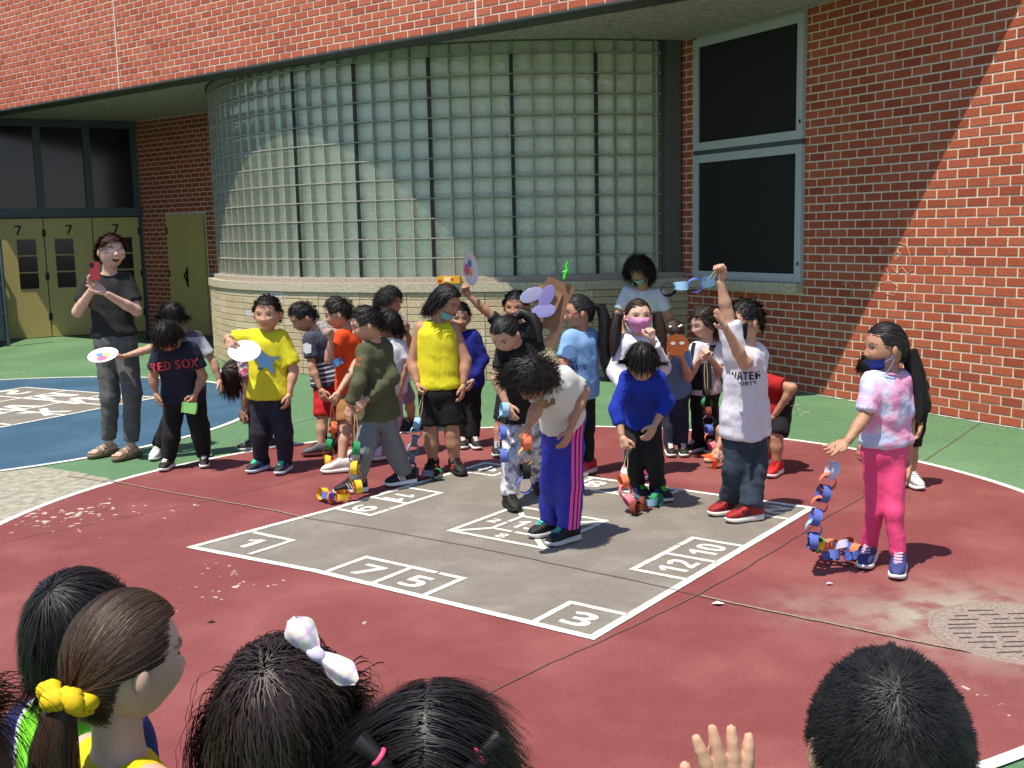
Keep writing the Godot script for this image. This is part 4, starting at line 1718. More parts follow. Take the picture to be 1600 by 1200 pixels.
func person(label: String, sp: Dictionary) -> Dictionary:
	var s: float = sp.get("s", 1.0)
	var f: float = sp.get("f", 1.0)
	var J := {}
	var depth: float
	if sp.has("joints"):
		J = sp.joints
		depth = -J.hipA.z
	else:
		var ga := gnd(sp.feet[0][0], sp.feet[0][1])
		var gb := gnd(sp.feet[1][0], sp.feet[1][1])
		depth = sp.get("depth", -(ga.z + gb.z) * 0.5)
		J.footA = ga
		J.footB = gb
		J.ankA = ga + Vector3(0, 0.075 * s, 0)
		J.ankB = gb + Vector3(0, 0.075 * s, 0)
		for q in ["hip", "sh", "el", "wr"]:
			J[q + "A"] = jp(sp[q][0], depth)
			J[q + "B"] = jp(sp[q][1], depth)
		for q in [0, 1]:
			var hz: float = -(J["hipA"] if q == 0 else J["hipB"]).z
			var az: float = -(J["ankA"] if q == 0 else J["ankB"]).z
			J["kn" + ("A" if q == 0 else "B")] = jp(sp.knee[q], (hz + az) * 0.5)
		J.neck = jp(sp.neck, depth)
		J.head = jp(sp.head, depth)
	for q in [["sh", 0.10], ["hip", 0.14]]:
		var ca: Vector3 = J[q[0] + "A"]
		var cb: Vector3 = J[q[0] + "B"]
		J[q[0] + "A"] = ca.lerp(cb, q[1])
		J[q[0] + "B"] = cb.lerp(ca, q[1])
	var root := thing("person", label, "person", (J.footA + J.footB) * 0.5, sp.get("group", ""))
	var o: Vector3 = root.position
	for k in J.keys():
		J[k] = J[k] - o
	var sh_mid: Vector3 = (J.shA + J.shB) * 0.5
	var hip_mid: Vector3 = (J.hipA + J.hipB) * 0.5
	var up := (sh_mid - hip_mid).normalized()
	var right: Vector3 = (J.shB - J.shA).normalized()
	right = (right - up * right.dot(up)).normalized()
	var front := right.cross(up)
	J.up = up; J.right = right; J.front = front; J.sh_mid = sh_mid; J.hip_mid = hip_mid; J.origin = o; J.s = s
	# --- head
	var hh: float = sp.get("hh", 0.205 * lerpf(1.0, s, 0.35))
	var hb := Basis(Vector3.UP, deg_to_rad(sp.get("yaw", 0.0))) * Basis(Vector3.RIGHT, deg_to_rad(sp.get("pitch", 0.0))) * Basis(Vector3.BACK, deg_to_rad(sp.get("roll", 0.0)))
	var hd := Transform3D(hb.scaled(Vector3(hh, hh, hh)), J.head)
	J.hd = hd
	var tone: Color = sp.get("tone", TAN)
	var acc := Acc.new()
	var cell: float = sp.get("cell", 0.0145) * lerpf(1.0, s, 0.5)
	var bare_legs: bool = sp.bot.get("len", 1.0) < 0.9
	var neck_top: Vector3 = hd * Vector3(0, -0.18, -0.10)
	var neck_low: Vector3 = sh_mid + up * 0.01 * s
	var lf := 1.0 if bare_legs else 0.72
	var body := []
	body.append([neck_low, neck_top, 0.042 * s, 0.037 * s, 0.03])
	var chA: Vector3 = sh_mid.lerp(J.shA, 0.50) - up * 0.045 * s
	var chB: Vector3 = sh_mid.lerp(J.shB, 0.50) - up * 0.045 * s
	var peA: Vector3 = hip_mid.lerp(J.hipA, 0.72)
	var peB: Vector3 = hip_mid.lerp(J.hipB, 0.72)
	body.append([chA, peA, 0.060 * s * f, 0.062 * s * f, 0.03])
	body.append([chB, peB, 0.060 * s * f, 0.062 * s * f, 0.03])
	body.append([J.shA, J.shB, 0.038 * s, 0.038 * s, 0.03])
	for q in ["A", "B"]:
		body.append([J["sh" + q], J["el" + q], 0.034 * s * f, 0.028 * s * f, 0.02])
		var mid: Vector3 = J["el" + q].lerp(J["wr" + q], 0.35)
		body.append([J["el" + q], mid, 0.028 * s * f, 0.027 * s * f, 0.02])
		body.append([mid, J["wr" + q], 0.027 * s * f, 0.0195 * s, 0.02])
		body.append([J["hip" + q], J["kn" + q], 0.052 * s * f * lf, 0.037 * s * f * lf, 0.03])
		var cm: Vector3 = J["kn" + q].lerp(J["ank" + q], 0.35)
		body.append([J["kn" + q], cm, 0.036 * s * f * lf, 0.038 * s * f * lf, 0.02])
		body.append([cm, J["ank" + q] - Vector3(0, 0.02, 0), 0.038 * s * f * lf, 0.025 * s, 0.02])
	if sp.has("cut_low"):
		pass
	var br := nets(body, cell)
	acc.add(br.v, br.n, br.i, Transform3D.IDENTITY, tone)
	# hands
	for q in ["A", "B"]:
		var pose: String = sp.get("hand" + q, "relaxed")
		var y: Vector3 = (J["wr" + q] - J["el" + q]).normalized()
		if sp.has("fing" + q): y = (sp["fing" + q] as Vector3).normalized()
		var z: Vector3 = sp.get("palm" + q, (hip_mid.lerp(sh_mid, 0.4) - J["wr" + q]))
		z = (z - y * z.dot(y)).normalized()
		var x := y.cross(z)
		var flip: bool = sp.get("thumb" + q, front + Vector3(0, 0.4, 0)).dot(x) < 0.0
		var hl: float = sp.get("hl", 0.118 * lerpf(1.0, s, 0.7))
		var xx := -x if flip else x
		var b := Basis(xx * hl, y * hl, z * hl)
		var hnd: Dictionary = hands[pose]
		acc.add(hnd.v, hnd.n, hnd.i, Transform3D(b, J["wr" + q] + y * 0.012), tone, flip)
		J["hand" + q] = J["wr" + q] + y * (hl * 0.62) + z * hl * 0.18
		J["palm" + q] = z
	# head into the same skin
	var base := acc.v.size()
	var lip: Color = sp.get("lip", Color(tone.r * 0.88, tone.g * 0.58, tone.b * 0.60))
	var brow: Color = sp.get("brow", Color(0.03, 0.02, 0.016))
	acc.add(head_v, head_n, head_i, hd, tone)
	for k in head_tag.size():
		if head_tag[k] == 1: acc.c[base + k] = lip
		elif head_tag[k] == 2: acc.c[base + k] = brow.lerp(tone, 0.25)
	for sd in [-1.0, 1.0]:      # ears
		var eb := hd.basis * Basis(Vector3.UP, sd * 0.35)
		acc.ellipsoid(hd * Vector3(sd * 0.395, -0.04, -0.02), eb, Vector3(0.045, 0.115, 0.068), tone, 12, 8)
	part("body", acc.mesh(), skin_mat(), root)
	# eyes
	var closed: bool = sp.get("closed", false)
	for sd in [-1.0, 1.0]:
		var e := Acc.new()
		var ec := hd * Vector3(sd * 0.158, 0.012, 0.302)
		if closed:
			e.ellipsoid(hd * Vector3(sd * 0.158, -0.002, 0.335), hd.basis, Vector3(0.06, 0.010, 0.02), Color(0.03, 0.02, 0.015), 10, 5)
		else:
			var lx: float = 0.0
			e.ellipsoid(ec, hd.basis, Vector3(0.072, 0.042, 0.064), Color(0.75, 0.72, 0.68), 14, 8)
			e.ellipsoid(hd * Vector3(sd * 0.158 + lx, 0.010, 0.349), hd.basis, Vector3(0.037, 0.037, 0.020), Color(0.018, 0.010, 0.007), 12, 6)
			e.ellipsoid(hd * Vector3(sd * 0.160, 0.044, 0.338), hd.basis * Basis(Vector3.BACK, -sd * 0.12), Vector3(0.068, 0.010, 0.028), Color(0.03, 0.018, 0.014), 10, 5)
		part("eye", e.mesh(), hair_mat(0.25), root)
	# --- trousers or shorts
	var bot: Dictionary = sp.bot
	var ln: float = bot.get("len", 1.0)
	var loose: float = bot.get("loose", 1.0)
	var bp := []
	var waist: Vector3 = hip_mid + up * (0.085 * s)
	var wpl := [plane_keep(waist, up)]
	bp.append([J.hipA.lerp(hip_mid, 0.25), J.hipB.lerp(hip_mid, 0.25), 0.074 * s * f, 0.074 * s * f, 0.03, wpl])
	bp.append([hip_mid, hip_mid + up * 0.07 * s, 0.076 * s * f, 0.072 * s * f, 0.04, wpl])
	for q in ["A", "B"]:
		var hp: Vector3 = J["hip" + q]
		var kn: Vector3 = J["kn" + q]
		var ak: Vector3 = J["ank" + q]
		var r0 := 0.066 * s * f
		var r1 := 0.049 * s * f * loose
		var r2 := 0.041 * s * loose
		if ln <= 0.5:
			var dd := (kn - hp).normalized()
			var end := hp.lerp(kn, ln * 2.0)
			bp.append([hp, end + dd * 0.05, r0, maxf(r1, 0.057 * s * f * loose), 0.025, wpl + [plane_keep(end, dd)]])
		else:
			bp.append([hp, kn, r0, r1, 0.025, wpl])
			var dd := (ak - kn).normalized()
			var end := kn.lerp(ak, (ln - 0.5) * 2.0)
			bp.append([kn, end + dd * 0.05, r1, r2, 0.02, [plane_keep(end + dd * 0.004, dd)]])
	var bm: Material = bot.mat if bot.has("mat") else cloth(bot.col, bot.get("rough", 0.9))
	var trousers := part(bot.get("name", "trousers"), garment(bp, cell, bot.get("fold", 0.007) * s, up, right, hip_mid), bm, root)
	J.bp = bp
	J.trousers = trousers
	# --- top
	var top: Dictionary = sp.top
	var slv: float = top.get("sleeve", 0.5)
	var ease: float = top.get("ease", 1.0)
	var hem: Vector3 = hip_mid + up * (top.get("hem", 0.0) * s)
	var hpl := [plane_keep(hem, -up)]
	var tp := []
	var low: Vector3 = -up * 0.10 * s
	tp.append([chA, peA + low, 0.069 * s * f * ease, 0.075 * s * f * ease, 0.035, hpl])
	tp.append([chB, peB + low, 0.069 * s * f * ease, 0.075 * s * f * ease, 0.035, hpl])
	tp.append([chA.lerp(chB, 0.5), hip_mid + low, 0.071 * s * f * ease, 0.077 * s * f * ease, 0.035, hpl])
	for q in ["A", "B"]:
		var hq: Vector3 = J["hip" + q]
		tp.append([hq + up * 0.04, hq.lerp(J["kn" + q], 0.35), 0.072 * s * f * ease + 0.006, 0.070 * s * f * ease + 0.006, 0.03, hpl])
	if slv > 0.01:
		tp.append([J.shA, J.shB, 0.040 * s, 0.040 * s, 0.03, hpl])
	else:
		tp.append([J.shA.lerp(sh_mid, 0.28), J.shB.lerp(sh_mid, 0.28), 0.042 * s, 0.042 * s, 0.02, hpl])
	tp.append([neck_low - up * 0.01, neck_low.lerp(neck_top, 0.28), 0.055 * s, 0.047 * s, 0.02, [plane_keep(neck_low + (neck_top - neck_low).normalized() * 0.018 * s, neck_top - neck_low)]])
	if slv > 0.01:
		for q in ["A", "B"]:
			var sa: Vector3 = J["sh" + q]
			var ea: Vector3 = J["el" + q]
			var wa: Vector3 = J["wr" + q]
			if slv <= 0.5:
				var dd := (ea - sa).normalized()
				var end := sa.lerp(ea, slv * 2.0)
				tp.append([sa, end + dd * 0.04, 0.046 * s * f * ease, 0.048 * s * f * ease, 0.025, [plane_keep(end, dd)]])
			else:
				tp.append([sa, ea, 0.045 * s * f * ease, 0.040 * s * f * ease, 0.025])
				var dd := (wa - ea).normalized()
				var end := ea.lerp(wa, (slv - 0.5) * 2.0)
				tp.append([ea, end + dd * 0.03, 0.040 * s * f * ease, 0.033 * s * ease, 0.02, [plane_keep(end, dd)]])
	if slv > 0.01:
		var nd := (neck_top - neck_low).normalized()
		var ca := nd.cross(right).normalized()
		var cb := nd.cross(ca)
		var cp := PackedVector3Array()
		var cr := PackedFloat32Array()
		for k in 25:
			var t := TAU * k / 24
			cp.append(neck_low + nd * 0.018 * s + (ca * cos(t) + cb * sin(t)) * 0.049 * s); cr.append(0.006 * s)
		var ring := Acc.new()
		ring.tube(cp, cr, 6, Color.WHITE, false)
		var cm: Material = top.mat if top.has("mat") else cloth(top.col, 0.9)
		part("collar", ring.mesh(), cm, root)
	var tm: Material = top.mat if top.has("mat") else cloth(top.col, top.get("rough", 0.9))
	var shirt := part(top.get("name", "shirt"), garment(tp, cell, top.get("fold", 0.006) * s, up, right, sh_mid), tm, root)
	J.tp = tp
	J.shirt = shirt
	J.cell = cell
	# --- shoes
	var toes: Array = sp.get("toe", [0.0, 0.0])
	for q in 2:
		var key := "A" if q == 0 else "B"
		var fl: float = sp.get("foot_len", 0.205) * s
		var b := Basis(Vector3.UP, deg_to_rad(toes[q]))
		var pos: Vector3 = J["foot" + key] + b.z * fl * 0.16
		pos.y = 0.0145 if sp.get("on_red", true) else 0.0075
		var xf := Transform3D(b.scaled(Vector3(fl, fl, fl)), pos)
		var sh: Dictionary = sp.get("shoe", {})
		var sole_c: Color = sh.get("sole", Color(0.9, 0.9, 0.88))
		if sh.get("sandal", false):
			var n2 := part("sandal", sandal_strap, mat(sh.get("col", Color(0.6, 0.55, 0.5)), 0.4, 0.5), root, xf)
			part("sole", sandal_sole, mat(sole_c, 0.85), n2)
			var ft := Acc.new()
			ft.ellipsoid(Vector3(0, 0.19, -0.12), Basis.IDENTITY, Vector3(0.13, 0.16, 0.33), tone)
			ft.ellipsoid(Vector3(0, 0.17, 0.15), Basis.IDENTITY, Vector3(0.15, 0.085, 0.25), tone)
			for t in 5:
				ft.ellipsoid(Vector3(-0.11 + t * 0.055, 0.145, 0.40 - 0.018 * absf(t - 1) * 1.5), Basis.IDENTITY, Vector3(0.032, 0.034, 0.07), tone, 8, 6)
			var fm := part("foot", ft.mesh(), skin_mat(), n2)
		else:
			var n2 := part("shoe", shoe_upper, cloth(sh.get("col", Color(0.06, 0.06, 0.065)), 0.7), root, xf)
			part("sole", shoe_sole, mat(sole_c, 0.7), n2)
			part("laces", shoe_laces, mat(sh.get("lace", sole_c), 0.8), n2)
			if sh.has("trim"):
				part("trim", shoe_trim, mat(sh.trim, 0.6), n2)
	# --- hair
	if sp.has("hair"):
		add_hair(root, hd, sp.hair)
	J.root = root
	return J

# ---------------------------------------------------------------- things worn
func face_mask(J: Dictionary, col: Color, chin := false) -> void:
	var hd: Transform3D = J.hd
	var a := Acc.new()
	var nu := 16
	var nv := 8
	var drop := -0.20 if chin else 0.0
	for j in nv + 1:
		for i in nu + 1:
			var fx := float(i) / nu * 2.0 - 1.0
			var fy := float(j) / nv
			var y := lerpf(-0.04, -0.46, fy) + drop * (1.0 - 0.4 * fy) + 0.05 * fx * fx * (1.0 - fy)
			var ph := fx * 1.25
			var yy := clampf(y / 0.5, -0.98, 0.98)
			var rr := sqrt(1.0 - yy * yy)
			var d := Vector3(rr * sin(ph), yy, rr * cos(ph))
			var p := head_pt(d)
			p.z = maxf(p.z, 0.0) + 0.035 + 0.05 * (1.0 - fx * fx) * sin(PI * clampf(fy, 0.05, 0.95)) + 0.008 * sin(fy * 20.0) * (1.0 - fx * fx)
			p.x *= 1.04
			p.y = y
			a.v.append(hd * p); a.c.append(Color.WHITE)
	for j in nv:
		for i in nu:
			var k := j * (nu + 1) + i
			a.idx.append_array([k, k + 1, k + nu + 2, k, k + nu + 2, k + nu + 1])
	a.n = normals_of(a.v, a.idx)
	for k in a.n.size():
		if a.n[k].dot(hd.basis.z) < 0.0: a.n[k] = -a.n[k]
	var m := part("face_mask", a.mesh(), cloth(col, 0.85), J.root)
	var loops := Acc.new()
	for sd in [-1.0, 1.0]:
		for yy in [-0.10, -0.36]:
			loops.tube(PackedVector3Array([hd * Vector3(sd * 0.33, yy + drop * 0.8, 0.18), hd * Vector3(sd * 0.385, (yy + drop) * 0.6, 0.05), hd * Vector3(sd * 0.40, 0.04 + yy * 0.25, -0.06)]), PackedFloat32Array([0.0022, 0.0022, 0.0022]), 5)
	part("ear_loop", loops.mesh(), mat(col.lerp(Color.WHITE, 0.4), 0.8), m)

func glasses(J: Dictionary, col: Color) -> void:
	var hd: Transform3D = J.hd
	var a := Acc.new()
	for sd in [-1.0, 1.0]:
		var pts := PackedVector3Array()
		var r := PackedFloat32Array()
		for k in 17:
			var t := TAU * k / 16
			pts.append(hd * Vector3(sd * 0.165 + cos(t) * 0.115, 0.0 + sin(t) * 0.085, 0.425 - 0.03 * absf(cos(t)))); r.append(0.0017)
		a.tube(pts, r, 5, Color.WHITE, false)
		a.tube(PackedVector3Array([hd * Vector3(sd * 0.28, 0.03, 0.40), hd * Vector3(sd * 0.40, 0.035, 0.0)]), PackedFloat32Array([0.002, 0.002]), 5)
	a.tube(PackedVector3Array([hd * Vector3(-0.05, 0.02, 0.43), hd * Vector3(0.05, 0.02, 0.43)]), PackedFloat32Array([0.0018, 0.0018]), 5)
	var g := part("glasses", a.mesh(), mat(col, 0.3, 0.4), J.root)
	var lens := mat(Color(0.9, 0.95, 1.0, 0.05), 0.03)
	lens.transparency = BaseMaterial3D.TRANSPARENCY_ALPHA
	for sd in [-1.0, 1.0]:
		var l := Acc.new()
		l.ellipsoid(hd * Vector3(sd * 0.165, 0, 0.42), hd.basis, Vector3(0.11, 0.08, 0.006), Color.WHITE, 12, 6)
		part("lens", l.mesh(), lens, g)

# print on a garment: flat shapes laid onto the cloth, following its surface
func press(J: Dictionary, prims: Array, p: Vector3, dirn: Vector3) -> Vector3:
	var q := p + dirn * 0.25
	for k in 30:
		var d := sdf_at(prims, q)
		if d < 0.0015: break
		q -= dirn * maxf(minf(d, 0.1) * 0.8, 0.001)
		if (p - q).dot(dirn) > 0.06: return p - dirn * 0.02
	return q + dirn * 0.006

func print_text(J: Dictionary, s: String, off: Vector2, size: float, col: Color, dirn: Vector3, right: Vector3, squash := 1.0) -> void:
	var t := text_mesh(s, size, 0.0)
	var arr := t.get_mesh_arrays()
	var v: PackedVector3Array = arr[Mesh.ARRAY_VERTEX]
	if v.size() == 0: return
	var a := Acc.new()
	var org: Vector3 = J.sh_mid
	var upv: Vector3 = J.up
	upv = (upv - dirn * upv.dot(dirn)).normalized()
	for p in v:
		var w: Vector3 = org + right * (p.x * squash + off.x) + upv * (p.y + off.y)
		a.v.append(press(J, J.tp, w, dirn)); a.n.append(dirn); a.c.append(Color.WHITE)
	a.idx = arr[Mesh.ARRAY_INDEX]
	part("print", a.mesh(), mat(col, 0.7), J.root)

func print_shape(J: Dictionary, poly: PackedVector2Array, off: Vector2, col: Color, dirn: Vector3, right: Vector3, cell := 0.012, called := "print", key := "tp") -> void:
	var a := Acc.new()
	var org: Vector3 = J.sh_mid if key == "tp" else J.hip_mid
	var upv: Vector3 = J.up
	upv = (upv - dirn * upv.dot(dirn)).normalized()
	var lo := poly[0]
	var hi := poly[0]
	for p in poly:
		lo = lo.min(p); hi = hi.max(p)
	var y := lo.y
	while y < hi.y:
		var x := lo.x
		while x < hi.x:
			var cellp := PackedVector2Array([Vector2(x, y), Vector2(x + cell, y), Vector2(x + cell, y + cell), Vector2(x, y + cell)])
			for piece in Geometry2D.intersect_polygons(cellp, poly):
				var ids := Geometry2D.triangulate_polygon(piece)
				var b := a.v.size()
				for p in piece:
					a.v.append(press(J, J[key], org + right * (p.x + off.x) + upv * (p.y + off.y), dirn)); a.n.append(dirn); a.c.append(Color.WHITE)
				for i in ids: a.idx.append(b + i)
			x += cell
		y += cell
	part(called, a.mesh(), mat(col, 0.75), J.root)

# ================================================================ PEOPLE IN THE SHOW
func h_short(col := BLACK_HAIR, sd := 1) -> Dictionary:
	return {"col": col, "seed": sd, "n": 1200, "seg": 3, "step": 0.012, "grav": 0.06, "lift": 0.25, "width": 0.006, "messy": 0.28, "comb": Vector3(0.15, 0.0, 0.75), "thick": 0.042, "side": 0.06, "back": -0.24, "front": 0.27}

func h_bowl(col := BLACK_HAIR, sd := 2) -> Dictionary:
	return {"col": col, "seed": sd, "n": 1400, "seg": 5, "step": 0.014, "grav": 0.07, "lift": 0.12, "width": 0.006, "messy": 0.16, "thick": 0.06, "side": -0.05, "back": -0.28, "front": 0.20, "fringe": 1.0}

func h_long(col := BLACK_HAIR, sd := 3, length := 18) -> Dictionary:
	return {"col": col, "seed": sd, "n": 1000, "seg": length, "step": 0.020, "grav": 0.45, "lift": 0.10, "width": 0.007, "messy": 0.14, "thick": 0.05, "side": -0.12, "back": -0.36, "front": 0.27, "comb": Vector3(0, -0.2, -0.9)}

func h_pulled(tie: Vector3, col := BLACK_HAIR, sd := 4) -> Dictionary:
	return {"col": col, "seed": sd, "n": 900, "seg": 6, "step": 0.018, "grav": 0.0, "lift": 0.05, "width": 0.006, "messy": 0.10, "thick": 0.035, "side": 0.04, "back": -0.34, "front": 0.28, "tie": tie}

func h_curly(col := BLACK_HAIR, sd := 5, big := 0.05, segs := 6) -> Dictionary:
	return {"col": col, "seed": sd, "n": 1500, "seg": segs, "step": 0.014, "grav": 0.06, "lift": 0.9, "curl": 1.1, "width": 0.006, "messy": 0.5, "thick": big, "bump": 0.05, "side": 0.0, "back": -0.30, "front": 0.26, "gloss": 0.6}

func ramp_tex(freq: float, cols: Array, pos: Array, oct := 4) -> NoiseTexture2D:
	var g := Gradient.new()
	g.offsets = PackedFloat32Array(pos)
	g.colors = PackedColorArray(cols)
	return noise_tex(freq, 256, oct, false, 0.0, g)

func uv_cloth(tex: Texture2D, metres: float, rough := 0.9) -> StandardMaterial3D:
	var m := mat(Color.WHITE, rough)
	m.albedo_texture = tex
	m.normal_enabled = true
	m.normal_texture = cloth_normal
	m.normal_scale = 0.5
	m.uv1_scale = Vector3(1.0 / metres, 1.0 / metres, 1)
	return m

func stripes(base: Color, bands: Array, h := 256) -> ImageTexture:     # bands: [from, to, colour] as parts of the height
	var im := Image.create(8, h, false, Image.FORMAT_RGB8)
	im.fill(base)
	for b in bands:
		im.fill_rect(Rect2i(0, int(b[0] * h), 8, maxi(1, int((b[1] - b[0]) * h))), b[2])
	im.generate_mipmaps()
	return ImageTexture.create_from_image(im)

func denim(c: Color) -> StandardMaterial3D:
	var m := cloth(Color.WHITE, 0.9)
	m.albedo_texture = ramp_tex(0.03, [c.darkened(0.10), c, c.lightened(0.06)], [0.2, 0.5, 0.8], 5)
	m.uv1_scale = Vector3(2.2, 2.2, 2.2)
	return m

func build_people() -> void:
	var TEE := 0.34
	var cam_dir := Vector3(0, 0, 1)
	# ---- laughing adult with telephone
	var w := person("laughing adult in black tee and grey jeans holding up a red phone", {
		"s": 1.33, "f": 1.05, "hh": 0.24, "on_red": false, "tone": Color(0.60, 0.37, 0.28), "feet": [[171, 712], [206, 716]], "toe": [-38, -30],
		"knee": [[172, 618, 0.05], [207, 616, 0.05]], "hip": [[160, 532], [200, 532]], "sh": [[138, 438], [203, 438]], "neck": [172, 424], "head": [174, 395, 0.02], "yaw": 42, "pitch": -8, "roll": -8,
		"el": [[121, 488, 0.05], [214, 486, 0.06]], "wr": [[146, 449, 0.24], [166, 459, 0.25]], "handA": "grip", "handB": "open", "fingB": Vector3(-0.75, 0.62, 0.15), "palmB": Vector3(0.3, 0.5, 0.8), "fingA": Vector3(0.1, 0.95, 0.1), "palmA": Vector3(0.5, 0.1, 0.6),
		"top": {"col": Color(0.10, 0.10, 0.11), "sleeve": 0.36, "hem": 0.03, "ease": 0.98}, "bot": {"mat": denim(Color(0.33, 0.33, 0.335)), "len": 0.95, "loose": 1.05, "name": "jeans"},
		"shoe": {"sandal": true, "col": Color(0.62, 0.55, 0.48), "sole": Color(0.42, 0.36, 0.27)}, "closed": true,
		"hair": {"col": Color(0.06, 0.016, 0.016), "seed": 9, "n": 1300, "seg": 4, "step": 0.015, "grav": 0.08, "lift": 0.25, "width": 0.005, "messy": 0.15, "thick": 0.045, "front_len": 1.3, "side": 0.10, "back": -0.22, "front": 0.28, "comb": Vector3(-0.6, 0.1, 0.45)}})
	glasses(w, Color(0.45, 0.40, 0.38))
	var hd: Transform3D = w.hd
	var mo := Acc.new()
	mo.ellipsoid(hd * Vector3(0, -0.27, 0.365), hd.basis, Vector3(0.105, 0.065, 0.03), Color(0.08, 0.015, 0.015), 12, 8)
	mo.ellipsoid(hd * Vector3(0, -0.232, 0.388), hd.basis, Vector3(0.085, 0.022, 0.016), Color(0.75, 0.72, 0.66), 10, 6)
	part("mouth", mo.mesh(), hair_mat(0.4), w.root)
	var ph := thing("phone", "red phone held upright in the laughing adult's hand", "phone", w.origin + w.handA + Vector3(0.01, 0.035, 0.02))
	var pa := Acc.new()
	pa.cbox(Vector3.ZERO, Vector3(0.068, 0.135, 0.010), Basis(Vector3.UP, 0.3) * Basis(Vector3.RIGHT, -0.25))
	part("case", pa.mesh(), mat(Color(0.50, 0.10, 0.11), 0.45), ph)
	var pl := Acc.new()
	pl.cbox(Basis(Vector3.UP, 0.3) * Basis(Vector3.RIGHT, -0.25) * Vector3(-0.018, 0.045, 0.006), Vector3(0.028, 0.03, 0.004), Basis(Vector3.UP, 0.3) * Basis(Vector3.RIGHT, -0.25))
	part("camera_bump", pl.mesh(), mat(Color(0.05, 0.05, 0.06), 0.2), ph)

	# ---- boy in navy tee, bending
	var nb := person("bending boy in navy tee with red lettering holding green paper", {
		"s": 1.03, "f": 1.12, "tone": BROWN, "feet": [[264, 734], [320, 729]], "toe": [-5, 15], "knee": [[268, 682, 0.03], [314, 680, 0.03]], "hip": [[267, 622], [306, 620]],
		"sh": [[243, 548, 0.16], [305, 544, 0.14]], "neck": [270, 540, 0.2], "head": [262, 526, 0.26], "yaw": -22, "pitch": 52, "hh": 0.215,
		"el": [[239, 590, 0.16], [317, 588, 0.12]], "wr": [[243, 612, 0.16], [306, 615, 0.22]], "handB": "grip",
		"top": {"col": Color(0.075, 0.10, 0.19), "sleeve": 0.36, "hem": 0.0, "ease": 1.04}, "bot": {"col": Color(0.035, 0.035, 0.04), "len": 0.98, "loose": 1.15},
		"shoe": {"col": Color(0.05, 0.05, 0.055), "sole": Color(0.88, 0.88, 0.86), "lace": Color(0.85, 0.85, 0.85)}, "hair": h_bowl(BLACK_HAIR, 21)})
	print_text(nb, "RED SOX", Vector2(0.0, -0.115), 0.058, Color(0.66, 0.16, 0.17), (cam_dir + Vector3(0, 0.2, 0)).normalized(), Vector3(1, 0, 0).rotated(Vector3(0, 0, 1), 0.10), 1.05)
	var gp := thing("green_paper", "folded light green paper in the bending navy boy's hand", "paper", nb.origin + nb.handB + Vector3(0, -0.035, 0.03))
	var ga := Acc.new()
	ga.cbox(Vector3.ZERO, Vector3(0.10, 0.075, 0.0012), Basis(Vector3.FORWARD, 0.18))
	part("front_leaf", ga.mesh(), mat(Color(0.55, 0.80, 0.45), 0.85), gp)
	var ga2 := Acc.new()
	ga2.cbox(Vector3(0.004, 0.002, -0.008), Vector3(0.10, 0.075, 0.0012), Basis(Vector3.FORWARD, 0.12) * Basis(Vector3.UP, 0.2))
	part("back_leaf", ga2.mesh(), mat(Color(0.50, 0.74, 0.42), 0.85), gp)

	# ---- boy behind him, arm stretched out with a plate
	var pb := person("boy in grey and blue striped tee stretching out a paper plate", {
		"s": 1.06, "tone": TAN, "on_red": false, "feet": [[247, 716], [322, 711]], "toe": [0, 20], "knee": [[262, 665], [315, 664]], "hip": [[275, 612], [310, 610]], "sh": [[262, 524], [313, 528]], "neck": [285, 515, 0.05], "head": [269, 497, 0.10], "yaw": 28, "pitch": 24, "hh": 0.215,
		"el": [[232, 546, 0.10], [334, 566, 0.0]], "wr": [[200, 555, 0.16], [342, 592, 0.02]], "handA": "grip", "palmA": Vector3(0, 1, 0.2),
		"top": {"mat": uv_cloth(stripes(Color(0.62, 0.64, 0.68), [[0.36, 0.44, Color(0.22, 0.36, 0.62)], [0.44, 0.50, Color(0.85, 0.85, 0.86)], [0.50, 1.0, Color(0.30, 0.31, 0.34)]]), 0.45), "sleeve": 0.36, "hem": -0.02}, "bot": {"col": Color(0.03, 0.03, 0.034), "len": 0.98, "loose": 1.1},
		"shoe": {"col": Color(0.8, 0.8, 0.8), "sole": Color(0.9, 0.9, 0.9)}, "hair": h_bowl(BLACK_HAIR, 22)})
	plate("paper plate with pink print held flat by the boy in striped tee", pb.origin + pb.handA + Vector3(-0.09, 0.0, 0.03), Vector3(0.0, 1.0, 0.45), 0.11, true)

	# ---- girl folded over behind the yellow boy
	var ug := person("girl in pink flowered top folded over with her head upside down", {
		"s": 1.0, "tone": TAN, "on_red": false, "feet": [[397, 704], [418, 703]], "toe": [-80, -75], "knee": [[398, 655, 0.0], [420, 655, 0.0]], "hip": [[402, 598, 0.0], [424, 598, 0.0]], "sh": [[379, 556, 0.10], [386, 552, -0.10]], "neck": [376, 560, 0.0], "head": [366, 585, 0.02], "yaw": -70, "pitch": 128, "hh": 0.20,
		"el": [[384, 610, 0.08], [390, 610, -0.12]], "wr": [[380, 640, 0.08], [388, 640, -0.10]],
		"top": {"mat": uv_cloth(ramp_tex(0.06, [Color(0.85, 0.25, 0.42), Color(0.92, 0.86, 0.86), Color(0.93, 0.90, 0.88), Color(0.45, 0.62, 0.78)], [0.30, 0.40, 0.62, 0.74], 2), 0.4), "sleeve": 0.30, "hem": 0.02}, "bot": {"mat": denim(Color(0.10, 0.12, 0.19)), "len": 0.98},
		"shoe": {"col": Color(0.16, 0.17, 0.18), "sole": Color(0.75, 0.75, 0.74)},
		"hair": {"col": BROWN_HAIR, "seed": 23, "n": 1000, "seg": 9, "step": 0.016, "grav": 0.30, "lift": 0.1, "width": 0.006, "messy": 0.2, "thick": 0.05, "side": -0.1, "back": -0.34, "front": 0.27}})
	var sc := Acc.new()
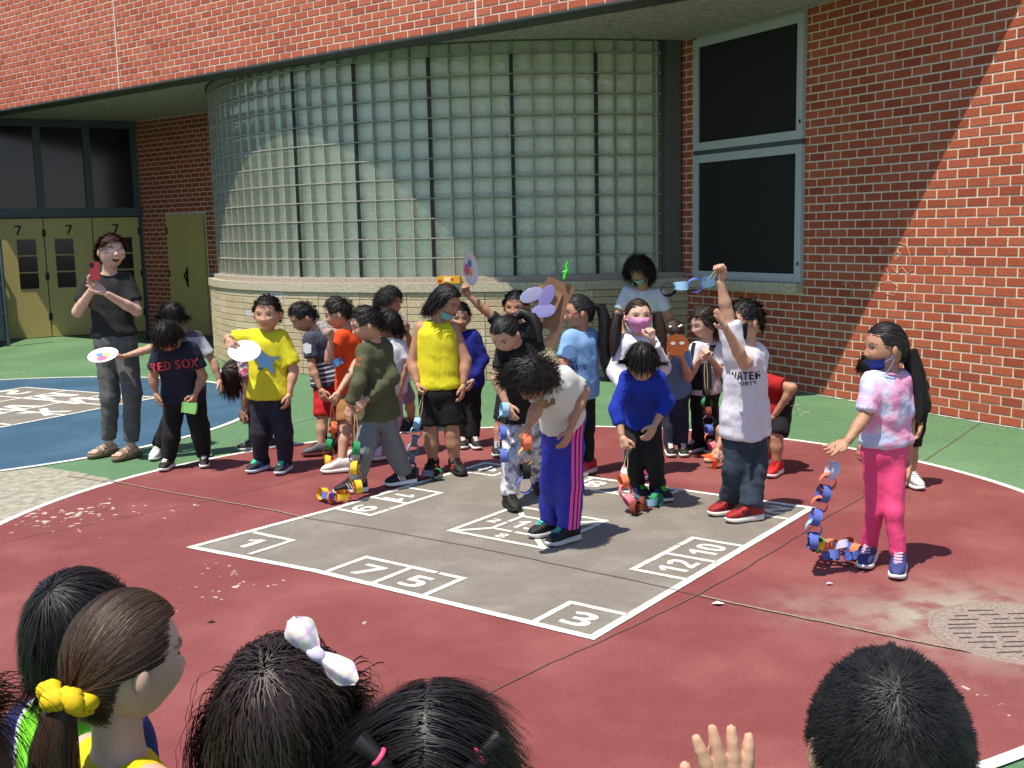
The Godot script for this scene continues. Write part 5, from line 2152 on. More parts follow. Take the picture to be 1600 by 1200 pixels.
	sc.ellipsoid(ug.hd * Vector3(-0.1, 0.30, -0.38), ug.hd.basis, Vector3(0.13, 0.10, 0.09), Color(0.62, 0.40, 0.62))
	part("hair_tie", sc.mesh(), hair_mat(0.8), ug.root)

	# ---- boy in yellow tee facing the camera
	var yb := person("boy in yellow dinosaur tee facing forward with a paper plate", {
		"s": 1.08, "f": 1.16, "tone": TAN, "feet": [[409, 737], [446, 739]], "toe": [-32, -12], "knee": [[406, 678, 0.03], [443, 676, 0.03]], "hip": [[405, 618], [438, 618]], "sh": [[391, 526], [444, 528]], "neck": [418, 516], "head": [418, 491, 0.03], "yaw": -4, "pitch": 3, "hh": 0.235,
		"el": [[358, 531, 0.02], [459, 578, 0.02]], "wr": [[356, 528, 0.20], [452, 614, 0.08]], "handA": "grip", "fingA": Vector3(0.3, -0.6, 0.4), "palmA": Vector3(0.3, -0.5, -0.7),
		"top": {"col": Color(0.80, 0.78, 0.13), "sleeve": 0.42, "hem": -0.01, "ease": 1.06, "fold": 0.008}, "bot": {"mat": denim(Color(0.09, 0.10, 0.16)), "len": 0.98, "loose": 1.1, "fold": 0.010, "name": "jeans"},
		"shoe": {"col": Color(0.05, 0.09, 0.14), "sole": Color(0.80, 0.84, 0.90), "lace": Color(0.25, 0.85, 0.65), "trim": Color(0.10, 0.42, 0.75)}, "hair": h_short(Color(0.020, 0.013, 0.010), 24)})
	var dino := PackedVector2Array([Vector2(-0.085, 0.09), Vector2(-0.06, 0.11), Vector2(-0.02, 0.085), Vector2(0.02, 0.05), Vector2(0.06, 0.035), Vector2(0.10, 0.04), Vector2(0.085, 0.015), Vector2(0.05, 0.0), Vector2(0.055, -0.035), Vector2(0.06, -0.075), Vector2(0.03, -0.08), Vector2(0.015, -0.045), Vector2(-0.01, -0.03), Vector2(-0.03, -0.055), Vector2(-0.06, -0.05), Vector2(-0.055, -0.01), Vector2(-0.085, 0.02)])
	print_shape(yb, dino, Vector2(0.005, -0.165), Color(0.33, 0.44, 0.52), cam_dir, Vector3.RIGHT, 0.014)
	var dino2 := PackedVector2Array([Vector2(-0.05, 0.05), Vector2(-0.01, 0.04), Vector2(0.02, 0.0), Vector2(0.03, -0.06), Vector2(0.0, -0.03), Vector2(-0.03, -0.03)])
	print_shape(yb, dino2, Vector2(0.01, -0.162), Color(0.20, 0.45, 0.68), (cam_dir + Vector3(0.0, 0.02, 0)).normalized(), Vector3.RIGHT, 0.014)
	plate("white paper plate held down by the boy in yellow dinosaur tee", yb.origin + yb.handA + Vector3(0.085, -0.025, 0.03), Vector3(0.12, 0.85, 0.6), 0.11, false)

	# ---- boy in striped grey tee and red shorts
	var rs := person("boy in grey striped tee and red shorts looking down", {
		"s": 1.10, "tone": TAN, "feet": [[502, 714], [524, 704]], "toe": [-80, -70], "knee": [[504, 655, 0.03], [524, 652]], "hip": [[502, 600], [522, 598]], "sh": [[482, 528, 0.12], [512, 520, -0.08]], "neck": [490, 514, 0.02], "head": [474, 496, 0.04], "yaw": -62, "pitch": 30, "hh": 0.225,
		"el": [[487, 572, 0.14], [518, 570, -0.08]], "wr": [[500, 606, 0.16], [520, 610, -0.02]],
		"top": {"mat": uv_cloth(stripes(Color(0.24, 0.26, 0.32), [[0.40, 0.425, Color(0.82, 0.83, 0.86)], [0.47, 0.495, Color(0.82, 0.83, 0.86)], [0.54, 0.565, Color(0.82, 0.83, 0.86)], [0.61, 0.63, Color(0.82, 0.83, 0.86)], [0.68, 0.70, Color(0.82, 0.83, 0.86)]]), 0.50), "sleeve": 0.36, "hem": 0.0, "ease": 1.05}, "bot": {"col": Color(0.70, 0.07, 0.10), "len": 0.46, "loose": 1.15, "name": "shorts"},
		"shoe": {"col": Color(0.33, 0.33, 0.35), "sole": Color(0.30, 0.05, 0.07), "lace": Color(0.2, 0.2, 0.2)}, "hair": h_short(BLACK_HAIR, 25)})
	var bear := PackedVector2Array([Vector2(-0.04, 0.03), Vector2(0.0, 0.045), Vector2(0.035, 0.03), Vector2(0.03, -0.03), Vector2(-0.01, -0.04), Vector2(-0.035, -0.02)])
	print_shape(rs, bear, Vector2(-0.02, -0.10), Color(0.75, 0.77, 0.80), (cam_dir + Vector3(-0.35, 0.1, 0)).normalized(), Vector3(0.95, 0, 0.3), 0.015)

	# ---- boy in orange tee, drinking
	var ob := person("boy in orange tee and khaki shorts sipping from a clear cup", {
		"s": 1.10, "tone": TAN, "feet": [[534, 740], [556, 722]], "toe": [-75, -70], "knee": [[540, 668, 0.03], [556, 664]], "hip": [[541, 604], [558, 602]], "sh": [[530, 526, 0.13], [555, 522, -0.10]], "neck": [542, 512], "head": [529, 490, 0.02], "yaw": -80, "pitch": 14, "hh": 0.225,
		"el": [[514, 562, 0.16], [556, 572, 0.10]], "wr": [[517, 532, 0.20], [530, 612, 0.22]], "handA": "grip", "handB": "grip", "fingA": Vector3(-0.1, 0.9, 0.1), "palmA": Vector3(-0.3, 0, 1),
		"top": {"col": Color(0.85, 0.27, 0.05), "sleeve": 0.38, "hem": -0.03, "ease": 1.03}, "bot": {"col": Color(0.56, 0.40, 0.23), "len": 0.44, "loose": 1.15, "name": "shorts"},
		"shoe": {"col": Color(0.82, 0.80, 0.78), "sole": Color(0.88, 0.86, 0.84), "lace": Color(0.85, 0.35, 0.12)}, "hair": h_short(BLACK_HAIR, 26)})
	cup("clear plastic cup at the mouth of the boy in orange tee", ob.origin + ob.handA + Vector3(-0.02, 0.02, 0.015), Vector3(-0.35, 0.9, 0.1))
	var mk := Acc.new()
	mk.cbox(Vector3(ob.sh_mid) + Vector3(-0.05, -0.17, 0.17), Vector3(0.07, 0.05, 0.012), Basis(Vector3.BACK, 0.5))
	part("hanging_mask", mk.mesh(), cloth(Color(0.30, 0.50, 0.70)), ob.root)

	# ---- boy in olive sweatshirt with glasses
	var ol := person("boy in olive sweatshirt and grey sweatpants with glasses leaning over", {
		"s": 1.13, "tone": TAN, "feet": [[557, 772], [634, 759]], "toe": [-72, -62], "knee": [[568, 706, 0.05], [614, 698, 0.02]], "hip": [[578, 646, 0.04], [606, 640, -0.03]], "sh": [[568, 548, 0.14], [602, 540, -0.08]], "neck": [588, 532, 0.02], "head": [574, 507, 0.06], "yaw": -76, "pitch": 14, "hh": 0.225,
		"el": [[560, 598, 0.22], [612, 590, 0.04]], "wr": [[549, 632, 0.22], [572, 624, 0.20]], "handA": "relaxed", "handB": "grip",
		"top": {"col": Color(0.29, 0.30, 0.20), "sleeve": 0.97, "hem": -0.03, "ease": 1.08, "fold": 0.010, "name": "sweatshirt"}, "bot": {"col": Color(0.42, 0.43, 0.45), "len": 0.98, "loose": 1.22, "fold": 0.011, "name": "sweatpants"},
		"shoe": {"col": Color(0.045, 0.045, 0.05), "sole": Color(0.92, 0.92, 0.92), "trim": Color(0.92, 0.92, 0.92), "lace": Color(0.05, 0.05, 0.05)}, "hair": h_short(BLACK_HAIR, 27)})
	glasses(ol, Color(0.06, 0.06, 0.06))
	print_text(ol, "C", Vector2(-0.02, -0.085), 0.045, Color(0.90, 0.30, 0.06), (cam_dir + Vector3(-0.35, 0.1, 0)).normalized(), Vector3(0.94, 0, 0.33))

	# ---- curly boy behind, drinking
	var cb := person("curly haired boy in white top drinking beside the curved wall", {
		"s": 1.10, "tone": BROWN, "depth": 8.9, "on_red": false, "feet": [[628, 672], [644, 670]], "toe": [60, 60], "knee": [[618, 630], [640, 628]], "hip": [[606, 588], [626, 588]], "sh": [[592, 512, 0.05], [626, 512, -0.05]], "neck": [606, 500], "head": [608, 474], "yaw": 72, "pitch": 8, "hh": 0.225,
		"el": [[590, 552, 0.05], [642, 540, 0.05]], "wr": [[596, 580, 0.1], [636, 520, 0.16]], "handB": "grip", "fingB": Vector3(0, 0.9, 0.1),
		"top": {"col": Color(0.78, 0.78, 0.82), "sleeve": 0.25, "hem": -0.05}, "bot": {"col": Color(0.45, 0.42, 0.52), "len": 0.46, "name": "shorts"}, "shoe": {"col": Color(0.04, 0.04, 0.045), "sole": Color(0.06, 0.06, 0.06), "lace": Color(0.6, 0.6, 0.6)}, "hair": h_curly(BLACK_HAIR, 28, 0.07)})
	cup("clear plastic cup in the curly haired boy's hand", cb.origin + cb.handB + Vector3(-0.02, 0.02, 0.03), Vector3(-0.2, 0.95, 0.1))
	# ---- child in white tee behind the olive boy
	person("child in white tee and lilac trousers behind the olive sweatshirt boy", {
		"s": 1.08, "f": 1.08, "tone": TAN, "feet": [[588, 714], [605, 719]], "toe": [-60, -55], "knee": [[598, 662], [615, 662]], "hip": [[606, 606, 0.04], [620, 606, -0.04]], "sh": [[600, 540, 0.08], [624, 538, -0.02]], "neck": [612, 526], "head": [606, 508, -0.02], "yaw": -100, "pitch": 14, "hh": 0.22,
		"el": [[596, 580, 0.08], [632, 572, 0.04]], "wr": [[594, 610, 0.1], [624, 612, 0.06]], "top": {"col": Color(0.82, 0.82, 0.86), "sleeve": 0.40, "hem": -0.02}, "bot": {"col": Color(0.66, 0.60, 0.74), "len": 0.97, "loose": 0.95},
		"shoe": {"col": Color(0.85, 0.74, 0.80), "sole": Color(0.92, 0.90, 0.90), "trim": Color(0.1, 0.1, 0.1)}, "hair": h_bowl(BLACK_HAIR, 29)})

	# ---- girl in yellow tank
	var yg := person("girl in yellow tank top and black shorts with mask under her chin", {
		"s": 1.16, "f": 1.18, "tone": BROWN, "feet": [[677, 741], [712, 741]], "toe": [-12, 24], "knee": [[673, 678, 0.02], [706, 677, 0.02]], "hip": [[670, 612], [703, 612]], "sh": [[652, 512], [714, 514]], "neck": [684, 500], "head": [696, 473, 0.03], "yaw": 62, "pitch": 22, "hh": 0.225,
		"el": [[644, 566, 0.0], [728, 564, 0.02]], "wr": [[652, 598, 0.08], [724, 600, 0.08]], "handA": "grip",
		"top": {"col": Color(0.84, 0.80, 0.12), "sleeve": 0.0, "hem": 0.03, "ease": 1.0, "fold": 0.005, "name": "tank_top"}, "bot": {"col": Color(0.03, 0.03, 0.033), "len": 0.40, "name": "shorts"},
		"shoe": {"col": Color(0.035, 0.035, 0.038), "sole": Color(0.06, 0.06, 0.06), "lace": Color(0.03, 0.03, 0.03), "trim": Color(0.85, 0.30, 0.2)},
		"hair": {"col": BLACK_HAIR, "seed": 30, "n": 1300, "seg": 8, "step": 0.016, "grav": 0.34, "lift": 0.18, "width": 0.007, "messy": 0.16, "thick": 0.06, "side": -0.1, "back": -0.34, "front": 0.28, "comb": Vector3(0.0, 0.0, -0.5)}})
	face_mask(yg, Color(0.45, 0.72, 0.82), true)
	# ---- boy in bright blue jacket
	person("boy in bright blue hooded jacket behind the yellow tank top girl", {
		"s": 1.04, "tone": TAN, "feet": [[722, 700], [740, 701]], "toe": [10, 20], "knee": [[722, 650], [740, 650]], "hip": [[722, 600], [742, 600]], "sh": [[703, 526], [743, 526]], "neck": [722, 518], "head": [717, 496, 0.02], "yaw": 12, "pitch": 6, "hh": 0.215,
		"el": [[702, 566], [754, 562]], "wr": [[708, 598, 0.05], [740, 592, 0.08]], "top": {"col": Color(0.04, 0.10, 0.48), "sleeve": 0.97, "hem": -0.02, "ease": 1.14, "fold": 0.011, "name": "jacket"}, "bot": {"col": Color(0.03, 0.035, 0.06), "len": 0.98, "loose": 1.15},
		"shoe": {"col": Color(0.04, 0.04, 0.045), "sole": Color(0.85, 0.85, 0.85)}, "hair": h_short(BLACK_HAIR, 31)})
	# ---- boy holding the plate high
	var hb := person("boy in black tee at the back holding a paper plate up high", {
		"s": 1.10, "tone": BROWN, "feet": [[777, 712], [812, 704]], "toe": [0, 10], "knee": [[782, 660], [812, 658]], "hip": [[790, 606], [818, 606]], "sh": [[784, 512], [828, 514]], "neck": [806, 504], "head": [806, 480, 0.02], "yaw": -14, "pitch": 4, "hh": 0.22,
		"el": [[757, 484, 0.03], [834, 560]], "wr": [[733, 463, 0.06], [830, 596, 0.06]], "handA": "grip", "fingA": Vector3(-0.45, 0.9, 0.1), "palmA": Vector3(0.4, 0.3, 0.9),
		"top": {"col": Color(0.04, 0.04, 0.045), "sleeve": 0.34, "hem": -0.02}, "bot": {"col": Color(0.04, 0.05, 0.06), "len": 0.47, "name": "shorts"}, "shoe": {"col": Color(0.05, 0.05, 0.055), "sole": Color(0.75, 0.75, 0.75)}, "hair": h_short(BLACK_HAIR, 32)})
	plate("decorated paper plate held up edge on above the crowd", hb.origin + hb.handA + Vector3(0.03, 0.13, 0.02), Vector3(0.93, 0.1, 0.42), 0.125, true)

	# ---- girl in black tee with ponytail and tie dye trousers
	var bg := person("girl in black tee and pale tie dye trousers raising a paper bag puppet", {
		"s": 1.12, "tone": TAN, "feet": [[797, 796], [842, 770]], "toe": [18, 10], "knee": [[800, 722, 0.05], [838, 710, 0.04]], "hip": [[800, 648], [836, 646]], "sh": [[784, 548, 0.14], [832, 538, 0.10]], "neck": [804, 538, 0.18], "head": [790, 522, 0.22], "yaw": -34, "pitch": 40, "hh": 0.215,
		"el": [[776, 592, 0.2], [862, 534, 0.12]], "wr": [[790, 628, 0.24], [882, 474, 0.12]], "handB": "grip", "palmB": Vector3(-0.6, 0, 0.6),
		"top": {"col": Color(0.045, 0.045, 0.05), "sleeve": 0.34, "hem": -0.01}, "bot": {"mat": uv_cloth(ramp_tex(0.03, [Color(0.45, 0.42, 0.47), Color(0.72, 0.71, 0.74), Color(0.84, 0.83, 0.85)], [0.3, 0.45, 0.7], 4), 0.5), "len": 0.98, "loose": 1.2, "fold": 0.011},
		"shoe": {"col": Color(0.05, 0.05, 0.05), "sole": Color(0.09, 0.09, 0.09), "lace": Color(0.10, 0.10, 0.10)}, "hair": h_pulled(Vector3(0.1, 0.15, -0.5), BLACK_HAIR, 33)})
	var pt: Vector3 = bg.hd * Vector3(0.1, 0.15, -0.48)
	part("ponytail", tail(PackedVector3Array([pt, pt + Vector3(0.05, 0.03, 0.0), pt + Vector3(0.11, 0.0, 0.03), pt + Vector3(0.14, -0.06, 0.05), pt + Vector3(0.15, -0.14, 0.06)]), PackedFloat32Array([0.02, 0.035, 0.04, 0.034, 0.012]), 160, 0.006, BLACK_HAIR, 41), hair_mat(), bg.root)
	puppet(bg.origin + bg.handB)

	# ---- girl with flying hair
	var fg := person("girl in white tee and blue striped track trousers bending with flying hair", {
		"s": 1.14, "tone": BROWN, "feet": [[862, 838], [888, 850]], "toe": [-58, -52], "knee": [[864, 752, 0.02], [890, 756, 0.02]], "hip": [[866, 664, 0.02], [896, 660, -0.02]], "sh": [[846, 604, 0.28], [884, 586, 0.14]], "neck": [852, 594, 0.24], "head": [832, 594, 0.34], "yaw": -58, "pitch": 46, "hh": 0.215,
		"el": [[838, 640, 0.32], [912, 612, 0.10]], "wr": [[826, 664, 0.34], [892, 668, 0.18]], "handA": "grip",
		"top": {"col": Color(0.80, 0.79, 0.77), "sleeve": 0.40, "hem": 0.03, "ease": 1.02}, "bot": {"col": Color(0.07, 0.10, 0.58), "len": 0.985, "loose": 1.28, "fold": 0.010, "rough": 0.55, "name": "track_trousers"},
		"shoe": {"col": Color(0.035, 0.035, 0.038), "sole": Color(0.75, 0.75, 0.76), "lace": Color(0.25, 0.7, 0.65)},
		"hair": {"col": BLACK_HAIR, "seed": 34, "n": 2200, "seg": 9, "step": 0.014, "grav": 0.18, "lift": 0.45, "curl": 0.6, "width": 0.005, "messy": 0.35, "thick": 0.05, "side": -0.1, "back": -0.36, "front": 0.26, "pull": Vector3(-0.8, 0.1, -0.2), "front_len": 0.7}})
	var gold := PackedVector2Array([Vector2(-0.04, 0.02), Vector2(0.0, 0.035), Vector2(0.045, 0.015), Vector2(0.04, -0.02), Vector2(0.0, -0.03), Vector2(-0.035, -0.015)])
	print_shape(fg, gold, Vector2(-0.02, -0.09), Color(0.60, 0.50, 0.32), (cam_dir + Vector3(-0.3, -0.1, 0)).normalized(), Vector3(0.95, 0, 0.3), 0.015)
	var pink := mat(Color(0.90, 0.28, 0.58), 0.6)
	for st in 3:
		var a := Acc.new()
		var o := (st - 1) * 0.024
		var pts := []
		var segs := [fg.hipB + Vector3(0, 0.05, 0), fg.knB, fg.ankB + Vector3(0, 0.01, 0)]
		for k in 25:
			var t := k / 24.0 * 2.0
			var c: Vector3 = (segs[0] as Vector3).lerp(segs[1], t) if t < 1.0 else (segs[1] as Vector3).lerp(segs[2], t - 1.0)
			var dn := Vector3(0.45, 0.0, 0.9).normalized()
			pts.append([c, dn])
		for k in 24:
			var q := []
			for e in [[k, -0.008], [k + 1, -0.008], [k + 1, 0.008], [k, 0.008]]:
				var c: Vector3 = pts[e[0]][0]
				var dn: Vector3 = pts[e[0]][1]
				q.append(press(fg, fg.bp, c + dn.cross(Vector3.UP) * -(o + e[1]), dn))
			a.quad(q[0], q[1], q[2], q[3])
		part("stripe", a.mesh(), pink, fg.trousers)

	# ---- girl in light blue tee
	var lg := person("girl in light blue lettered tee with long dark ponytail looking sideways", {
		"s": 1.14, "f": 1.05, "tone": BROWN, "feet": [[903, 748], [918, 742]], "toe": [-50, -45], "knee": [[898, 675], [918, 672]], "hip": [[894, 606, 0.04], [918, 604, -0.04]], "sh": [[888, 528, 0.10], [926, 526, -0.06]], "neck": [908, 514], "head": [904, 488, 0.02], "yaw": -78, "pitch": 4, "hh": 0.225,
		"el": [[880, 566, 0.14], [922, 572, 0.02]], "wr": [[884, 600, 0.18], [910, 606, 0.06]],
		"top": {"col": Color(0.48, 0.63, 0.80), "sleeve": 0.42, "hem": -0.05, "ease": 1.06}, "bot": {"col": Color(0.035, 0.03, 0.035), "len": 0.97, "loose": 0.9, "name": "leggings"},
		"shoe": {"col": Color(0.62, 0.10, 0.22), "sole": Color(0.85, 0.8, 0.8)}, "hair": h_pulled(Vector3(0, 0.12, -0.48), BLACK_HAIR, 35)})
	glasses(lg, Color(0.55, 0.12, 0.12))
	print_text(lg, "DREAMS", Vector2(-0.02, -0.19), 0.034, Color(0.12, 0.22, 0.42), (cam_dir + Vector3(-0.4, 0, 0)).normalized(), Vector3(0.93, 0, 0.37))
	var box := PackedVector2Array([Vector2(-0.04, -0.06), Vector2(0.03, -0.06), Vector2(0.03, 0.05), Vector2(-0.005, 0.07), Vector2(-0.04, 0.05)])
	print_shape(lg, box, Vector2(-0.02, -0.10), Color(0.36, 0.50, 0.70), (cam_dir + Vector3(-0.4, 0, 0)).normalized(), Vector3(0.93, 0, 0.37), 0.016)
	var lt: Vector3 = lg.hd * Vector3(0, 0.12, -0.47)
	part("ponytail", tail(PackedVector3Array([lt, lt + Vector3(0.05, 0.0, 0), lt + Vector3(0.075, -0.10, 0.02), lt + Vector3(0.07, -0.24, 0.04), lt + Vector3(0.075, -0.38, 0.04), lt + Vector3(0.095, -0.50, 0.03)]), PackedFloat32Array([0.022, 0.035, 0.045, 0.045, 0.035, 0.012]), 200, 0.006, BLACK_HAIR, 42), hair_mat(), lg.root)

	# ---- adult with curly hair at the back
	var ca := person("adult with dark curly hair in white tee leaning by the curved wall", {
		"s": 1.34, "f": 1.05, "hh": 0.225, "tone": BROWN, "on_red": false, "feet": [[985, 602], [1030, 602]], "toe": [-10, 10], "knee": [[988, 558, 0.15], [1028, 558, 0.15]], "hip": [[988, 522], [1026, 522]], "sh": [[974, 456, 0.14], [1037, 458, 0.14]], "neck": [1003, 446, 0.18], "head": [999, 426, 0.24], "yaw": -28, "pitch": 20,
		"el": [[964, 495, 0.16], [1046, 495, 0.16]], "wr": [[975, 524, 0.3], [1036, 524, 0.3]],
		"top": {"col": Color(0.78, 0.78, 0.84), "sleeve": 0.36, "hem": -0.05}, "bot": {"mat": denim(Color(0.12, 0.14, 0.20)), "len": 0.97, "name": "jeans"}, "hair": {"col": Color(0.026, 0.015, 0.012), "seed": 36, "n": 3200, "seg": 9, "step": 0.017, "grav": 0.10, "lift": 0.9, "curl": 0.9, "width": 0.006, "messy": 0.4, "thick": 0.20, "bump": 0.06, "side": -0.15, "back": -0.40, "front": 0.27, "front_len": 0.5, "gloss": 0.6}})
	face_mask(ca, Color(0.50, 0.72, 0.82), true)

	# ---- girl with pink mask
	var pm := person("girl with pink face mask and pigtails in white sweatshirt", {
		"s": 1.12, "tone": LIGHT, "feet": [[984, 744], [1014, 746]], "toe": [-20, 15], "knee": [[985, 690], [1014, 690]], "hip": [[984, 624], [1014, 624]], "sh": [[970, 534], [1029, 534]], "neck": [998, 522], "head": [997, 495, 0.02], "yaw": 8, "pitch": -4, "hh": 0.225,
		"el": [[960, 580, 0.02], [1036, 574, 0.04]], "wr": [[974, 606, 0.14], [1019, 534, 0.18]], "handB": "grip", "fingB": Vector3(-0.1, 0.9, 0.2),
		"top": {"col": Color(0.80, 0.79, 0.83), "sleeve": 0.95, "hem": -0.02, "ease": 1.12, "fold": 0.010, "name": "sweatshirt"}, "bot": {"col": Color(0.55, 0.45, 0.55), "len": 0.97}, "shoe": {"col": Color(0.82, 0.80, 0.82), "sole": Color(0.55, 0.16, 0.36)}, "hair": h_pulled(Vector3(-0.25, 0.05, -0.3), BROWN_HAIR, 37)})
	face_mask(pm, Color(0.80, 0.52, 0.70))
	for sd in [-1.0, 1.0]:
		var q: Vector3 = pm.hd * Vector3(sd * 0.42, 0.06, -0.12)
		part("pigtail", tail(PackedVector3Array([q, q + Vector3(sd * 0.04, 0.0, 0.01), q + Vector3(sd * 0.055, -0.09, 0.03), q + Vector3(sd * 0.065, -0.18, 0.05), q + Vector3(sd * 0.08, -0.27, 0.05)]), PackedFloat32Array([0.02, 0.035, 0.045, 0.04, 0.012]), 150, 0.006, BROWN_HAIR, 43 + int(sd)), hair_mat(), pm.root)
		var bobble := Acc.new()
		bobble.ellipsoid(q, Basis.IDENTITY, Vector3(0.02, 0.02, 0.02), Color(0.9, 0.2, 0.35))
		part("hair_tie", bobble.mesh(), hair_mat(0.6), pm.root)

	# ---- boy in royal blue shirt crouching forward
	var bb := person("boy in royal blue long sleeve shirt bending over with hand on knee", {
		"s": 1.08, "tone": TAN, "feet": [[997, 778], [1028, 781]], "toe": [18, 25], "knee": [[990, 716, 0.10], [1022, 718, 0.10]], "hip": [[990, 648], [1020, 646]], "sh": [[974, 592, 0.26], [1032, 590, 0.26]], "neck": [1003, 584, 0.34], "head": [1003, 566, 0.40], "yaw": 4, "pitch": 36, "hh": 0.22,
		"el": [[962, 640, 0.28], [1042, 628, 0.24]], "wr": [[972, 680, 0.34], [1024, 662, 0.30]], "handA": "grip",
		"top": {"col": Color(0.03, 0.17, 0.62), "sleeve": 0.80, "hem": 0.02, "ease": 1.03}, "bot": {"col": Color(0.085, 0.085, 0.085), "len": 0.96, "loose": 1.08},
		"shoe": {"col": Color(0.03, 0.05, 0.06), "sole": Color(0.82, 0.86, 0.86), "lace": Color(0.35, 0.75, 0.25), "trim": Color(0.12, 0.35, 0.75)}, "hair": h_bowl(BLACK_HAIR, 38)})

	# ---- bending girl with hair clips and an orange paper face
	var og := person("girl in pale blue top stooping behind an orange paper face", {
		"s": 1.0, "tone": TAN, "feet": [[1046, 712], [1066, 712]], "toe": [0, 0], "knee": [[1046, 664], [1066, 664]], "hip": [[1046, 612], [1066, 612]], "sh": [[1034, 554, 0.14], [1072, 552, 0.14]], "neck": [1052, 546, 0.2], "head": [1050, 522, 0.24], "yaw": 5, "pitch": 42, "hh": 0.21,
		"el": [[1034, 590, 0.2], [1076, 590, 0.2]], "wr": [[1046, 556, 0.30], [1066, 560, 0.30]], "handA": "grip", "handB": "grip",
		"top": {"col": Color(0.38, 0.52, 0.68), "sleeve": 0.34, "hem": 0.0}, "bot": {"mat": denim(Color(0.14, 0.17, 0.25)), "len": 0.97}, "hair": h_pulled(Vector3(0.3, 0.0, -0.35), BROWN_HAIR, 39)})
	for q in [Vector3(-0.16, 0.50, 0.12), Vector3(0.14, 0.50, 0.12), Vector3(0.22, 0.47, 0.05)]:
		var c := Acc.new()
		c.ellipsoid(og.hd * q, og.hd.basis, Vector3(0.05, 0.03, 0.04), Color(0.85, 0.84, 0.86), 8, 6)
		part("hair_clip", c.mesh(), hair_mat(0.5), og.root)
	paper_face(og.origin + (og.handA + og.handB) * 0.5 + Vector3(0.0, 0.03, 0.05))

	# ---- girl in navy overalls
	var ov := person("girl in navy overalls and white tee looking down in profile", {
		"s": 1.08, "tone": LIGHT, "feet": [[1090, 708], [1112, 707]], "toe": [-55, -20], "knee": [[1092, 660], [1112, 660]], "hip": [[1090, 612, 0.03], [1112, 612, -0.03]], "sh": [[1084, 544, 0.10], [1122, 544, -0.04]], "neck": [1105, 532], "head": [1100, 506, 0.03], "yaw": -68, "pitch": 14, "hh": 0.22, "closed": true,
		"el": [[1078, 586, 0.16], [1128, 584, 0.08]], "wr": [[1094, 560, 0.26], [1110, 560, 0.24]], "handA": "grip", "handB": "grip",
		"top": {"col": Color(0.78, 0.77, 0.80), "sleeve": 0.36, "hem": 0.0}, "bot": {"mat": denim(Color(0.045, 0.05, 0.085)), "len": 0.97, "loose": 1.05, "name": "overalls"}, "shoe": {"col": Color(0.04, 0.04, 0.045), "sole": Color(0.85, 0.85, 0.85)},
		"hair": {"col": BROWN_HAIR, "seed": 40, "n": 1300, "seg": 8, "step": 0.018, "grav": 0.18, "lift": 0.35, "curl": 0.45, "width": 0.006, "messy": 0.3, "thick": 0.05, "side": -0.04, "back": -0.36, "front": 0.27, "comb": Vector3(0, 0, -0.8)}})
	var bib := PackedVector2Array([Vector2(-0.075, -0.30), Vector2(0.075, -0.30), Vector2(0.06, -0.10), Vector2(-0.06, -0.10)])
	print_shape(ov, bib, Vector2(0, 0), Color(0.05, 0.055, 0.09), (cam_dir + Vector3(-0.5, 0, 0)).normalized(), Vector3(0.89, 0, 0.45), 0.02, "bib")
	for sx in [-0.055, 0.055]:
		var strap := PackedVector2Array([Vector2(sx - 0.014, -0.11), Vector2(sx + 0.014, -0.11), Vector2(sx + 0.014, 0.03), Vector2(sx - 0.014, 0.03)])
		print_shape(ov, strap, Vector2(0, 0), Color(0.05, 0.055, 0.09), (cam_dir + Vector3(-0.5, 0.2, 0)).normalized(), Vector3(0.89, 0, 0.45), 0.02, "strap")

	# ---- crouching person behind the jeans boy, reaching down
	var cr := person("crouching person in pink reaching down with orange paper, wearing pale sandals", {
		"s": 1.12, "tone": TAN, "feet": [[1130, 722], [1152, 720]], "toe": [-70, -40], "knee": [[1128, 672, 0.1], [1166, 672, 0.1]], "hip": [[1158, 688, -0.1], [1176, 688, -0.1]], "sh": [[1150, 618, 0.05], [1186, 622, -0.05]], "neck": [1166, 610], "head": [1166, 594], "yaw": -60, "pitch": 30, "hh": 0.21,
		"el": [[1138, 662, 0.18], [1190, 660]], "wr": [[1122, 700, 0.24], [1180, 690]], "handA": "grip",
		"top": {"col": Color(0.72, 0.50, 0.55), "sleeve": 0.36, "hem": 0.0}, "bot": {"col": Color(0.75, 0.60, 0.60), "len": 0.42, "name": "shorts"}, "shoe": {"sandal": true, "col": Color(0.80, 0.70, 0.66), "sole": Color(0.72, 0.62, 0.55)}, "hair": h_pulled(Vector3(0, 0.0, -0.45), BROWN_HAIR, 50)})
	var origami := thing("orange_origami", "folded orange paper stars in the crouching person's hand", "paper", cr.origin + cr.handA)
	var oa := Acc.new()
	oa.tri(Vector3(-0.10, 0.03, 0.0), Vector3(0.02, 0.035, 0.02), Vector3(0.0, -0.01, 0.03))
	oa.tri(Vector3(-0.10, 0.03, 0.0), Vector3(0.02, 0.035, 0.02), Vector3(-0.01, 0.045, -0.02))
	part("fold", oa.mesh(), mat(Color(0.88, 0.36, 0.14), 0.8), origami)
	var oa2 := Acc.new()
	oa2.tri(Vector3(-0.03, -0.13, 0.02), Vector3(0.02, -0.01, 0.03), Vector3(-0.025, 0.0, 0.04))
	oa2.tri(Vector3(-0.03, -0.13, 0.02), Vector3(0.02, -0.01, 0.03), Vector3(0.025, -0.02, 0.0))
	part("fold", oa2.mesh(), mat(Color(0.85, 0.32, 0.11), 0.8), origami)

